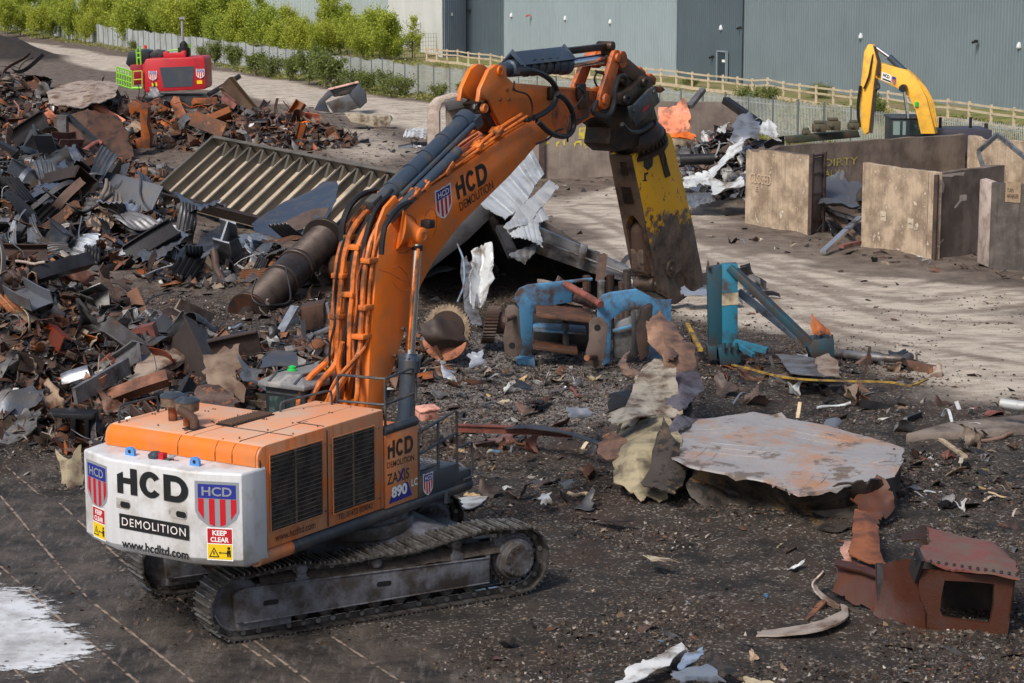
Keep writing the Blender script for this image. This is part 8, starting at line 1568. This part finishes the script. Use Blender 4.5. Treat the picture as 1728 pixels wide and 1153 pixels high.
for k, (rr, mk, lb) in enumerate([([[(1440, 855, 40.6), (1455, 815, 41.0), (1478, 803, 41)], [(1458, 880, 40.2), (1480, 850, 40.5), (1510, 845, 40.6)], [(1478, 892, 40), (1492, 880, 40), (1512, 862, 40.6)]], 'redext', 'rust-red torn flap folded at the right corner of the crumpled tank plate'), ([[(1440, 858, 39.6), (1455, 862, 39.5), (1475, 875, 39.4)], [(1446, 885, 38.6), (1470, 888, 38.4), (1482, 900, 38.2)], [(1425, 945, 37), (1460, 955, 36.7), (1492, 958, 36.6)]], 'rust_orange', 'orange-brown twisted sheet joining the torn flap to the red steel box'), ([[(1422, 892, 37.9), (1432, 885, 38), (1440, 890, 37.9)], [(1422, 945, 36.8), (1432, 946, 36.7), (1442, 946, 36.7)]], 'rust_orange', 'narrow ochre fold standing left of the orange-brown twisted sheet')]):
    hero('torn_flap', mk, lb, 'scrap plate', rr, 16, 14, .03, .07, 2.5, k + 40)
# ---- cream crumpled tank end
CR = [([[(1030, 705, 45.5), (1070, 690, 45.5), (1130, 690, 45)], [(1022, 760, 43.8), (1070, 755, 43.2), (1150, 745, 43.4)], [(1038, 815, 42.6), (1080, 835, 42.0), (1120, 830, 42.0)]], 'creamdirty', 'tall cream stained tank wall standing left of the crumpled tank plate'),
      ([[(1078, 628, 48.6), (1100, 600, 49.5), (1128, 592, 49.6)], [(1060, 662, 47.0), (1092, 650, 47.0), (1122, 625, 48.4)], [(1038, 702, 45.3), (1065, 700, 45.2), (1090, 680, 46.0)]], 'cream', 'upper cream panel leaning above the cream tank wall'),
      ([[(1030, 700, 45.0), (1055, 686, 45.2), (1080, 682, 45.2)], [(1028, 714, 44.6), (1060, 712, 44.2), (1110, 700, 44.8)]], 'cream', 'folded cream lip sticking out left over the cream tank wall'),
      ([[(1085, 560, 50), (1105, 548, 50.4), (1125, 560, 50.4)], [(1100, 590, 49.4), (1122, 590, 49), (1148, 585, 49.6)], [(1125, 620, 48.6), (1132, 622, 48.4), (1140, 610, 48.8)]], 'tanrust', 'rust-brown curled flap at the very top of the cream panel'),
      ([[(1120, 638, 47.8), (1150, 622, 48), (1180, 625, 48)], [(1115, 662, 47), (1150, 668, 46.4), (1184, 662, 47)], [(1130, 690, 46), (1152, 695, 45.6), (1160, 690, 46)]], 'lilac', 'lilac-grey scorched curl hanging right of the cream panel'),
      ([[(1030, 668, 46.6), (1055, 655, 46.8), (1070, 648, 47)], [(1028, 690, 46), (1055, 682, 46), (1085, 662, 46.4)]], 'steel_dark', 'dark torn strip across the left side of the cream panels'),
      ([[(1110, 745, 43.6), (1132, 770, 43), (1140, 780, 43)], [(1080, 815, 42), (1110, 820, 41.8), (1150, 800, 42.4)], [(1110, 838, 41.6), (1135, 845, 41.4), (1160, 800, 42.6)]], 'under', 'blackened crumpled skirt between cream tank wall and pale plate'),
      ([[(1015, 735, 44.6), (1030, 728, 44.6), (1060, 738, 44.2)], [(1012, 765, 43.8), (1025, 772, 43.6), (1050, 765, 43.5)]], 'tanrust', 'dark brown torn corner at the far left of the cream tank wall'),
      ([[(1068, 560, 52), (1045, 605, 50), (1050, 610, 49.8)], [(1050, 620, 49.4), (1075, 635, 48.6), (1110, 640, 48.2)]], 'tanrust', 'thin bent tan strip lying across the top of the cream panel'),
      ([[(1140, 700, 45), (1160, 690, 45.6), (1200, 690, 46)], [(1118, 758, 43.2), (1135, 735, 44), (1160, 716, 45)]], 'lilac', 'brown-lilac curled edge linking the cream wall to the pale tank plate')]
S['creamdirty'] = mat('mould_stained_cream', (.33, .28, .18), .6, 0, dirt=(.06, .05, .035), damt=.55, dscale=1.4, spots=(.12, .09, .05), samt=.58, sscale=3); S['tanrust'] = mat('scorched_rust_sheet', (.26, .15, .10), .5, .2, dirt=(.09, .06, .05), damt=.5, dscale=2, spots=(.36, .16, .07), samt=.6, sscale=3); S['lilac'] = mat('scorched_lilac_steel', (.20, .18, .20), .4, .4, dirt=(.09, .06, .055), damt=.5, dscale=2, spots=(.36, .15, .07), samt=.66, sscale=3)
CR += [([[(1082, 640, 47.6), (1140, 636, 47.6)], [(1066, 668, 46.6), (1145, 666, 46.8)], [(1050, 706, 45.2), (1150, 704, 45.4)]], 'cream', 'broad creased cream sheet in the middle of the crumpled tank end'),
       ([[(1122, 585, 49.6), (1168, 596, 49.4)], [(1118, 612, 48.8), (1176, 622, 48.4)], [(1126, 646, 47.6), (1172, 650, 47.4)]], 'tanrust', 'rust-scorched sheet at the upper right of the crumpled tank end'),
       ([[(1060, 660, 47.2), (1165, 650, 47.4)], [(1040, 720, 45.3), (1175, 715, 45.6)], [(1045, 800, 43.2), (1165, 795, 43.4)]], 'under', 'dark plate backing the crumpled cream tank end')]
for k, (rr, mk, lb) in enumerate(CR): hero('torn_tank_panel', mk, lb, 'scrap panel', rr, 18, 18, .03, .08, 2.0, k + 50)
# ---- red primer box section, near right
rb = thing('red_steel_box', 'rust-red riveted steel box fragment with square opening at the near right', 'scrap box', tuple(G(1580, 1075)))
S['redbox'] = mat('dark_red_primer', (.052, .014, .006), .5, 0, dirt=(.05, .022, .018), damt=.42, dscale=1.4, spots=(.03, .02, .02), samt=.66, sscale=4); S['redtop'] = mat('scuffed_pink_primer', (.17, .052, .038), .5, 0, dirt=(.13, .085, .06), damt=.5, dscale=1.6, spots=(.10, .05, .04), samt=.62, sscale=5)
fr_ = lambda x, y: D(x, y, 33.6 + (1700 - x) * .0035)
out_ = [(1552, 962), (1712, 975), (1696, 1078), (1570, 1066), (1548, 1040)]; inn_ = [(1592, 978), (1678, 985), (1680, 1000), (1673, 1052), (1664, 1054), (1590, 1042), (1586, 1032)]
mb = MB(); O_ = [fr_(*p) for p in [(1552, 962), (1632, 968), (1712, 975), (1704, 1030), (1696, 1078), (1640, 1073), (1570, 1066), (1548, 1040), (1550, 1000)]]; I_ = [fr_(*p) for p in [(1594, 980), (1640, 982), (1678, 986), (1677, 1022), (1671, 1053), (1630, 1048), (1592, 1042), (1586, 1030), (1589, 1005)]]
th_ = V(0, .10, 0); n_ = 9
for k in range(n_): a_, b_, c_, d_ = O_[k], O_[(k + 1) % n_], I_[(k + 1) % n_], I_[k]; mb.add([a_, b_, c_, d_, a_ + th_, b_ + th_, c_ + th_, d_ + th_], [(0, 1, 2, 3), (4, 5, 6, 7), (3, 2, 6, 7), (0, 1, 5, 4)])
mb.out('front_frame', S['redbox'], rb, smooth=False)
def rp(nm, mk, rr, n=10, m=16, th=.03, amp=.02, seed=0): return hero(nm, mk, '', '', rr, n, m, th, amp, 2.5, seed, par=rb)
rp('top_plate', 'redtop', [[(1563, 886, 36.6), (1620, 898, 36.4), (1672, 912, 36.0), (1702, 940, 35.4)], [(1568, 915, 35.6), (1620, 925, 35.3), (1670, 930, 35.1), (1712, 950, 34.7)], [(1540, 938, 34.3), (1600, 958, 33.95), (1660, 960, 33.6), (1728, 974, 33.3)]], 18, 26, .03, .04, 3)
rp('side_plate', 'redbox', [[(1478, 955, 35.0), (1510, 945, 34.7), (1552, 945, 34.2)], [(1480, 1000, 34.8), (1515, 1000, 34.5), (1552, 1005, 34.1)], [(1475, 1040, 34.6), (1520, 1055, 34.3), (1568, 1066, 34.0)]], 12, 14, .03, .02)
rp('back_plate', 'inside_shade', [[(1540, 930, 35.4), (1640, 940, 35.2), (1716, 950, 35.0)], [(1540, 1050, 35.4), (1640, 1056, 35.2), (1706, 1062, 35.0)]], 8, 8, .03, .02)  # near-black back plate added so the opening looks dark inside
rp('bottom_plate', 'redbox', [[(1490, 1040, 34.6), (1600, 1060, 34.0), (1698, 1076, 33.7)], [(1510, 1012, 36.2), (1600, 1030, 36.0), (1698, 1048, 35.6)]], 8, 10, .03, .01)
rp('right_plate', 'redbox', [[(1712, 973, 33.6), (1712, 940, 35.6)], [(1697, 1078, 33.6), (1700, 1040, 35.6)]], 6, 6, .04, .01)
rp('left_extension', 'redext', [[(1408, 948, 36.4), (1440, 950, 36.0), (1482, 962, 35.3)], [(1412, 975, 36), (1440, 985, 35.6), (1480, 990, 35.0)], [(1406, 1000, 35.8), (1435, 1012, 35.4), (1476, 1038, 34.8)]], 14, 14, .03, .04, 8)
rp('extension_flange', 'redbox', [[(1410, 945, 36.3), (1450, 952, 35.9), (1486, 966, 35.2)], [(1410, 955, 36.0), (1450, 965, 35.5), (1486, 978, 34.9)]], 4, 10, .04, .01)
rp('top_left_sheet', 'rust_dark', [[(1520, 905, 36.8), (1545, 895, 36.9), (1563, 886, 36.8)], [(1528, 915, 36.2), (1548, 912, 36.2), (1566, 925, 36)]], 8, 8, .03, .03)
mb = MB(); mb.bar(D(1542, 942, 34.25), D(1552, 965, 34.0), .06, .5); mb.bar(D(1484, 950, 34.9), D(1486, 1045, 34.65), .10, .10); mb.out('corner_bar', S['steel_dark'], rb)
for k in range(14):
    f_ = k / 13; q = D(1544 + f_ * 172, 946 + f_ * 26, 33.98 - f_ * .5); mb = MB(); mb.lathe(q + V(0, 0, .02), V(0, -.6, .8), [(0, .03), (.015, .028), (.02, .01)], 8); mb.out('rivet', M['black'], rb)
hero('bent_strip', 'tan', 'long bent tan strip curving on the dirt left of the red steel box', 'scrap strip', [[(1275, 1068, 34.1), (1330, 1060, 34.0), (1390, 1046, 34.2), (1428, 1026, 34.9), (1418, 1020, 35.4)], [(1278, 1074, 33.6), (1332, 1072, 33.5), (1392, 1062, 33.6), (1430, 1042, 34.2), (1420, 1032, 35.0)]], 5, 34, .03, .02, 2)
hero('bent_strip', 'tan', 'kinked strip standing between the long tan strip and the red box', 'scrap strip', [[(1418, 1022, 35.4), (1392, 1005, 35.6), (1378, 985, 36), (1392, 968, 36.2)], [(1414, 1030, 35.2), (1384, 1010, 35.4), (1372, 985, 35.8), (1388, 964, 36)]], 5, 26, .03, .02, 2)
hero('bent_strip', 'rust_brown', 'short rusty strip under the kinked tan strip', 'scrap strip', [[(1354, 1042, 34.8), (1370, 1030, 35), (1390, 1012, 35.4)], [(1362, 1048, 34.4), (1376, 1038, 34.8), (1394, 1018, 35.2)]], 5, 14, .03, .02, 2)
hero('grey_offcut', 'steel_grey', 'long grey pointed offcut at the bottom right corner', 'scrap strip', [[(1578, 1082, 33.4), (1610, 1104, 32.8), (1665, 1130, 32)], [(1596, 1078, 33.6), (1620, 1096, 33.0), (1664, 1136, 31.9)]], 5, 16, .03, .03, 2)
# ---- foreground bundle at the bottom edge
for k, (rr, mk, lb) in enumerate([([[(1040, 1150, 30.7), (1090, 1122, 31.3), (1150, 1098, 31.9)], [(1060, 1158, 30.3), (1110, 1132, 30.9), (1155, 1106, 31.7)]], 'white', 'long white strip in the wreckage at the bottom edge'), ([[(1140, 1125, 31.2), (1160, 1108, 31.7), (1188, 1096, 32.1)], [(1148, 1134, 30.9), (1168, 1118, 31.3), (1192, 1104, 31.8)]], 'bluewhite', 'pale blue strip on top of the bottom edge wreckage'), ([[(1130, 1138, 30.8), (1165, 1130, 31.0), (1200, 1132, 31.0)], [(1150, 1156, 30.3), (1180, 1150, 30.4), (1225, 1156, 30.3)]], 'galv', 'silvery crumpled sheet in the bottom edge wreckage'), ([[(1190, 1108, 31.6), (1215, 1108, 31.5), (1240, 1125, 31.1)], [(1200, 1140, 30.7), (1230, 1138, 30.7), (1262, 1152, 30.3)]], 'under', 'black crumpled sheet at the right of the bottom edge wreckage'), ([[(1115, 1108, 31.9), (1130, 1100, 32.1), (1160, 1095, 32.2)], [(1120, 1118, 31.5), (1140, 1112, 31.7), (1165, 1105, 31.9)]], 'tan', 'brown and white flat scrap behind the pale blue strip'), ([[(1245, 1140, 30.7), (1280, 1146, 30.5), (1310, 1152, 30.4)], [(1250, 1152, 30.3), (1280, 1156, 30.2), (1308, 1160, 30.1)]], 'cream', 'small ribbed pale strip at the bottom edge right end')]):
    S.setdefault('bluewhite', mat('pale_blue_coated_sheet', (.30, .38, .52), .35, .3, dirt=(.15, .14, .15), damt=.4, dscale=4)); hero('wreckage_sheet', mk, lb, 'scrap sheet', rr, 10, 18, .015, .06, 3, k + 70)
# ---- pieces near the bays
hero('loader_bucket', 'orangep', 'upright orange torn plate behind the raised shear', 'scrap plate', [[(1110, 182, 104), (1140, 178, 104), (1158, 163, 104)], [(1112, 210, 103.5), (1140, 210, 103.5), (1164, 195, 103.5)], [(1125, 232, 103), (1145, 230, 103), (1166, 226, 103)]], 14, 14, .08, .07, 1, 2)
hprism('white_tank', 'cream', 'cream box with orange rim beneath the orange torn plate', 'scrap box', [(1130, 228), (1172, 226), (1178, 250), (1172, 268), (1134, 268)], 102, 1.3); hero('orange_crumple', 'orangep', 'orange crumpled rim on the cream box', 'scrap plate', [[(1124, 226, 101.6), (1150, 226, 101.6), (1174, 226, 101.6)], [(1126, 236, 101.4), (1150, 232, 101.4), (1174, 236, 101.4)]], 6, 12, .08, .08)
hbar('steel_girder', 'steel_grey', 'grey girder end poking up behind the orange torn plate', 'scrap beam', [(1164, 180, 105), (1186, 152, 106)], .3, .2); hbar('yellow_post', 'yellow', 'short yellow post by the back wall', 'post', [(1194, 254, 106), (1197, 226, 106)], .2, .2)
hbar('black_girder', 'steel_dark', 'black girder propped over the silvery scrap pile', 'scrap beam', [(1225, 170, 101), (1285, 212, 99)], .35, .3); hbar('black_pipes', 'steel_dark', 'black pipe lying in front of the silvery pile', 'scrap pipe', [(1148, 270, 97), (1205, 268, 97)], .25, .2, 'pipe')
for k, (rr, mk, lb) in enumerate([([[(1150, 300, 95), (1200, 290, 95), (1258, 240, 96)], [(1152, 318, 93.6), (1200, 312, 93.6), (1258, 262, 94.6)]], 'white', 'broad pale corrugated sheet draped down the silvery scrap pile'), ([[(1196, 322, 93.5), (1225, 318, 93.5), (1256, 318, 93.4)], [(1200, 342, 92), (1228, 335, 92), (1256, 334, 92)]], 'white', 'lower white folded sheet against the closed wall'), ([[(1148, 322, 94), (1170, 318, 94), (1200, 318, 93.6)], [(1150, 345, 92), (1175, 348, 92), (1205, 345, 92)]], 'galv', 'grey corrugated sheet at the bottom left of the silvery pile'), ([[(1285, 212, 98), (1296, 204, 98), (1308, 212, 98)], [(1278, 235, 97), (1295, 236, 97), (1314, 238, 97)]], 'white', 'white crumpled bag-like sheet at the top right of the silvery pile'), ([[(1240, 200, 98.5), (1262, 190, 99), (1280, 205, 98.6)], [(1225, 232, 97), (1255, 236, 97), (1280, 240, 97)]], 'galv', 'silvery folded sheets peaking under the black girder')]):
    hero('folded_sheet', mk, lb, 'scrap sheet', rr, 14, 33 if 'corrug' in lb else 18, .015, .22, 1.0, k + 80, corr=(33, .05) if 'corrug' in lb else None)
for a_, b_, mk, lb in (((1386, 352, 88.5), (1452, 372, 84), 'white', 'pale bar lying across inside the bay'), ((1450, 368, 83.5), (1390, 424, 79.5), 'galv', 'long silver bar leaning out of the bay mouth'), ((1394, 352, 88), (1448, 402, 82.5), 'tan', 'tan bar crossing the silver one in the bay'), ((1420, 416, 79.7), (1449, 409, 80.8), 'redp', 'red bar on the ground at the bay mouth')):
    hbar('bay_bar', mk, lb, 'scrap bar', [a_, b_], .22, .12)
hero('dark_offcuts', 'slate', 'dark bent cladding heaped inside the narrow bay', 'scrap sheet', [[(1388, 330, 90), (1420, 322, 90), (1450, 330, 89)], [(1388, 352, 87), (1420, 350, 86.5), (1450, 352, 86)], [(1390, 385, 84.5), (1420, 380, 84), (1450, 388, 83.5)]], 16, 20, .02, .35, .9, 4)
tri_ = thing('bent_angle_scrap', 'bent galvanised angle frame hooked over the right bay wall', 'steel frame', tuple(D(1660, 280, 84)))
for a_, b_ in (((1651, 256, 84), (1683, 227, 85)), ((1683, 227, 85), (1732, 268, 83)), ((1651, 256, 84), (1660, 284, 84)), ((1656, 282, 84), (1676, 282, 83.5))):
    mb = MB(); mb.bar(D(*a_), D(*b_), .12, .16); mb.out('bent_angle', S['galv'], tri_)
hero('litter_sheet', 'white', 'white crumpled sheeting at the foot of the bay wall corner', 'scrap sheet', [[(1526, 430, 80), (1545, 432, 79.5), (1570, 440, 78.5)], [(1530, 436, 79.4), (1548, 440, 79), (1566, 444, 78.2)]], 6, 12, .02, .08)
# lathe bed on top of the wall
lb_ = thing('machine_bed', 'old green machine bed lying on the back bay wall under the yellow arm', 'machine bed', tuple(D(1390, 236, 93)))
mb = MB(); mb.prism([D(1328, 232, 93), D(1448, 220, 95), D(1452, 232, 95), D(1330, 243, 93)], (0, .8, 0)); mb.out('bed', mat('dark_green_machine', (.03, .045, .025), .6, 0, dirt=(.09, .06, .04), damt=.45, dscale=2), lb_, bevel=.03)
for px, py, s_ in ((1382, 216, 1.0), (1405, 212, 1.1), (1440, 213, .8), (1360, 224, .6)):
    mb = MB(); q = D(px, py, 94); mb.obox(q, (.28 * s_, 0, 0), (0, .25, 0), (0, 0, .18 * s_)); mb.obox(q + V(0, 0, .25 * s_), (.2 * s_, 0, 0), (0, .2, 0), (0, 0, .06)); mb.lathe(q + V(-.1, -.3, .02), (0, -1, 0), [(0, .1), (.1, .09)], 10); mb.out('saddle_block', mat('old_green_grey', (.07, .07, .045), .6, 0, dirt=(.10, .065, .04), damt=.5, dscale=3), lb_, bevel=.03)
# ================================================================ YELLOW EXCAVATOR
ye = thing('yellow_excavator', 'yellow excavator with raised boom beyond the concrete bays', 'excavator', tuple(G(1545, 290)))
YO = V(*D(1545, 250, 106)); YN_ = V(-.38, -.925, 0).normalized()
yy = mat('orange_yellow_paint', (.85, .46, .05), .45, 0, dirt=(.62, .34, .06), damt=.4, dscale=2, spots=(.12, .07, .03), samt=.70, sscale=3); ybl = S['steel_dark']  # even orange-yellow paint with dirt patches and dark spots
def yp_(px, py, off=0): return PL(px, py, YO + YN_ * -off, YN_)
def ypr(nm, pix, dep, m_, off=0, par=None, bevel=.03): mb = MB(); mb.prism([yp_(a_, b_, off) for a_, b_ in pix], YN_ * -dep); return mb.out(nm, m_, par or ye, bevel=bevel)
bm_ = ypr('boom', [(1464, 108), (1474, 104), (1528, 118), (1547, 134), (1563, 166), (1578, 226), (1554, 226), (1545, 186), (1533, 163), (1514, 149), (1466, 127)], .7, yy, bevel=.015)
st_ = ypr('arm', [(1458, 88), (1465, 75), (1473, 76), (1480, 104), (1476, 130), (1466, 222), (1459, 228), (1452, 214), (1452, 150)], .6, yy, off=-.1, bevel=.015); mb = MB(); mb.prism([yp_(a_, b_, -.12) for a_, b_ in [(1476, 131), (1467, 224), (1472, 226), (1482, 134)]], YN_ * -.05); mb.prism([yp_(a_, b_, -.12) for a_, b_ in [(1474, 78), (1481, 104), (1478, 128), (1485, 128), (1486, 104), (1478, 78)]], YN_ * -.05); mb.out('painted_shade_strip', S['rust_dark'], st_)  # dark strips laid on to paint the arm's shaded, grimy right side
mb = MB(); a_, b_ = yp_(1475, 78, .3), yp_(1500, 96, .3); mb.cyl(a_, b_, .09, n=10); mb.out('rod', M['chrome'], ye); mb = MB(); mb.cyl(b_, yp_(1527, 121, .3), .16, n=12); mb.out('arm_cylinder', M['cylinder'], ye)
mb = MB(); mb.cyl(yp_(1525, 150, -.25), yp_(1532, 200, -.25), .07, n=10); mb.out('boom_rod', M['chrome'], ye); mb = MB(); mb.lathe(yp_(1525, 149, -.1), YN_, [(0, .2), (.3, .18)], 14); mb.out('boom_pin', M['black'], bm_)
mb = MB()
for k in range(5): mb.tube(cr([yp_(1540 + k * 3, 126 + k * 3, .1 + k * .12), yp_(1552 + k * 3, 145 + k * 2, .1 + k * .12), yp_(1562 + k * 3, 175, .1 + k * .12), yp_(1570 + k * 3, 215, .1 + k * .12)], 4), .06, 6)
mb.out('hydraulic_pipes', yy, bm_)
mb = MB(); mb.tube(cr([yp_(1476, 80, 0), yp_(1470, 110, -.15), yp_(1466, 130, -.2), yp_(1458, 150, -.2)], 4), .05, 6); mb.tube(cr([yp_(1480, 135, -.1), yp_(1484, 148, -.15), yp_(1476, 152, -.2)], 4), .05, 6); mb.tube(cr([yp_(1452, 145, -.2), yp_(1448, 180, -.2), yp_(1450, 215, -.2)], 4), .08, 6); mb.out('hydraulic_hoses', M['black'], st_)
mb = MB(); mb.add([yp_(a_, b_, -.02) for a_, b_ in [(1488, 121), (1504, 127), (1503, 141), (1487, 135)]], [(0, 1, 2, 3)]); o_ = mb.out('name_label', M['white_letter'], bm_, smooth=False)
mb = MB(); q0_, q1_ = yp_(1489.5, 126.5, -.03), yp_(1502.5, 131.5, -.03); bez('HCD', 1, yp_(1490, 129, -.03), yp_(1501, 133.3, -.03) - yp_(1490, 129, -.03), V(0, 0, .16), M['lettering_black'], o_, bold=.04); mb.add([yp_(a_, b_, -.03) for a_, b_ in [(1489, 131.5), (1503, 136.7), (1503, 139.5), (1489, 134)]], [(0, 1, 2, 3)]); mb.out('name_strip', M['lettering_black'], o_, smooth=False)
badge(yp_(1508.5, 136, -.03), (yp_(1512, 137, -.03) - yp_(1505, 135, -.03)) * .5, V(0, 0, .19), bm_, text=False)
dk = mat('black_cab_steel', (.02, .025, .03), .4, 0, bump=0)
cabY = 106.5; mb = MB(); c0_ = D(1503, 232, cabY); c1_ = D(1568, 232, cabY); mb.box(c0_.x, c1_.x, cabY, cabY + 1.8, 1.2, D(1503, 200, cabY).z); cabo = mb.out('cab', dk, ye, bevel=.08); mb = MB(); mb.box(c0_.x - .05, c1_.x + .05, cabY - .06, cabY + 1.86, D(1503, 201, cabY).z, D(1503, 197, cabY).z); mb.out('cab_roof', M['darkpaint'], cabo, bevel=.03)
for a_, b_ in ((1507, 1519), (1523, 1529), (1535, 1564)): mb = MB(); p_, q_ = D(a_, 228, cabY - .02), D(b_, 205, cabY - .02); mb.box(p_.x, q_.x, cabY - .02, cabY, p_.z, q_.z); mb.out('window', mat('pale_cab_glass', (.20, .28, .26), .1, bump=0) if a_ < 1530 else M['glass'], cabo)
mb = MB(); p_, q_ = D(1560, 232, 107), D(1676, 232, 107); mb.box(p_.x, q_.x, 107.2, 109.8, 1.3, D(1600, 219, 107.2).z); mb.out('engine_cover', mat('dark_violet_grey', (.05, .045, .06), .4, bump=0), ye, bevel=.1)
mb = MB(); p_ = D(1664, 215, 108.5); mb.cyl(V(p_.x, 108.5, 2.5), p_ + V(0, 0, .2), .1, .08, n=10)
for px in (1587, 1638): q_ = D(px, 198, 107.3); mb.tube([V(q_.x, 107.3, 2.6), q_], .08, 6)
mb.out('posts_and_exhaust', M['black'], ye)
mb = MB(); p_, q_ = D(1500, 232, 106), D(1670, 232, 106); mb.box(p_.x, q_.x, 106.2, 109.6, .2, 1.15); mb.out('crawler_base', S['steel_dark'], ye, bevel=.3)
mb = MB(); mb.lathe(D(1547, 180, 106) + V(0, 0, 0), (0, 0, 1), [(0, .10), (.2, .1), (.25, .03)], 10); mb.out('green_beacon', M['green_lamp'], ye)
# ================================================================ RED MATERIAL HANDLER
rm = thing('red_material_handler', 'red material handler with lime green railings at the far end of the yard', 'material handler', tuple(G(290, 158)))
RY = 155.0; redm = mat('bright_red_paint', (.48, .02, .03), .4, 0, dirt=(.30, .02, .03), damt=.3, dscale=1, bump=0); dkr = mat('deep_red_paint', (.25, .012, .02), .45, 0, bump=0); lime = mat('lime_green_paint', (.22, .55, .03), .45, 0, bump=0); grille_d = mat('dark_blue_grey_grille', (.045, .055, .075), .5, 0, dirt=(.07, .07, .08), damt=.4, dscale=1)
def rpz(nm, pix, Y, dep, m_, par=None, bevel=.05): mb = MB(); mb.prism([D(a_, b_, Y) for a_, b_ in pix], (0, dep, 0)); return mb.out(nm, m_, par or rm, bevel=bevel)
body = rpz('rear_body', [(244, 105), (246, 100), (342, 96), (345, 100), (347, 146), (345, 151), (246, 156), (242, 150), (240, 110)], RY, 3.5, redm)
rpz('engine_grille', [(269, 114), (328, 112), (325, 146), (276, 148)], RY - .03, .1, grille_d, body, 0)
rpz('side_box', [(219, 110), (240, 109), (240, 142), (221, 144)], RY + 1, 2, dkr); rpz('top_cylinder', [(275, 88), (283, 87), (284, 90), (305, 89), (307, 86), (313, 86), (313, 98), (276, 99)], RY + .6, .6, redm, body)
rpz('cab', [(217, 87), (238, 84), (252, 86), (252, 104), (240, 108), (219, 114), (212, 108)], RY + 2.2, 2, dk); rpz('machinery', [(252, 92), (262, 84), (276, 86), (280, 96), (254, 100)], RY + 2, 1, S['steel_dark'])
q = D(310, 86, RY + 1.5); mb = MB(); mb.lathe(q - V(0, 0, .5), (0, 0, 1), [(0, .45), (.7, .45), (.75, .3), (1.0, .28), (1.2, .1)], 16); mb.out('exhaust', M['black'], rm); mb = MB(); mb.tube([D(308, 72, RY + 1.5), D(307, 32, RY + 1.5)], .09, 8); mb.bar(D(303, 31, RY + 1.5), D(312, 30, RY + 1.5), .35, .16); mb.out('mast', M['roofgrey'], rm)
mb = MB(); 
for px in (318, 321): mb.tube([D(px - 3, 75, RY + 2), D(px, 76, RY + 2), D(px, 94, RY + 2)], .06, 6)
mb.out('lime_handrail', lime, rm); mb = MB(); mb.tube([D(a_, b_, RY + 1.2) for a_, b_ in [(285, 86), (300, 84), (300, 92)]], .06, 6); mb.out('lime_handrail', lime, rm); mb = MB()
for pts in ([(232, 112), (230, 84), (236, 78), (238, 112)], [(231, 90), (238, 90)], [(231, 98), (238, 98)]): mb.tube([D(a_, b_, RY + 1.2) for a_, b_ in pts], .06, 6)
mb.out('lime_handrail', lime, rm)
mb = MB()
for k in range(7): px = 197 + k * 4.2; mb.tube([D(px, 113 + k * 1.3, RY - .2 + .1), D(px, 142 + k * 1.2, RY - .1)], .05, 6)
for dy in (0, 10, 20, 29): mb.tube([D(197, 113 + dy, RY - .1), D(223, 121 + dy, RY - .1)], .06, 6)
mb.tube([D(223, 149, RY - .1), D(240, 149, RY - .1)], .12, 6); mb.out('lime_railing', lime, rm)
mb = MB()
for pts in ([(225, 121), (225, 146)], [(240, 120), (240, 148)], [(225, 121), (240, 120)], [(225, 135), (240, 134)]): mb.tube([D(a_, b_, RY - .15) for a_, b_ in pts], .05, 6)
mb.out('ochre_gate_rail', mat('ochre_rail', (.45, .40, .04), .5, bump=0), rm)
for px, py in ((258, 128), (338, 124.5)): badge(D(px, py, RY - .06), D(px + 7, py, RY - .06) - D(px, py, RY - .06), V(0, 0, .34), body, white=True, text=True, d0=.02)
for px, py in ((261, 143), (337, 139)): rpz('warning_label', [(px - 5, py - 3), (px + 4, py - 3.5), (px + 4.5, py + 2.5), (px - 4.5, py + 3)], RY - .04, .03, M['yellow_sign'], body, 0)
mb = MB(); mb.lathe(D(245, 82, RY + 2.4), (0, 0, 1), [(0, .13), (.2, .12), (.25, .05)], 10); mb.out('red_beacon', mat('red_lamp', (.6, .05, .02), .4, bump=0), rm)
mb = MB(); a_ = D(250, 156, RY + .5); b_ = D(342, 156, RY + .5); mb.box(a_.x, b_.x, RY + .5, RY + 3, .2, 1.3); mb.box(a_.x - 1.2, a_.x - .5, RY, RY + 3.6, 0, 1); mb.box(b_.x - .3, b_.x + .4, RY, RY + 3.6, 0, 1); mb.out('undercarriage', S['steel_dark'], rm, bevel=.15)
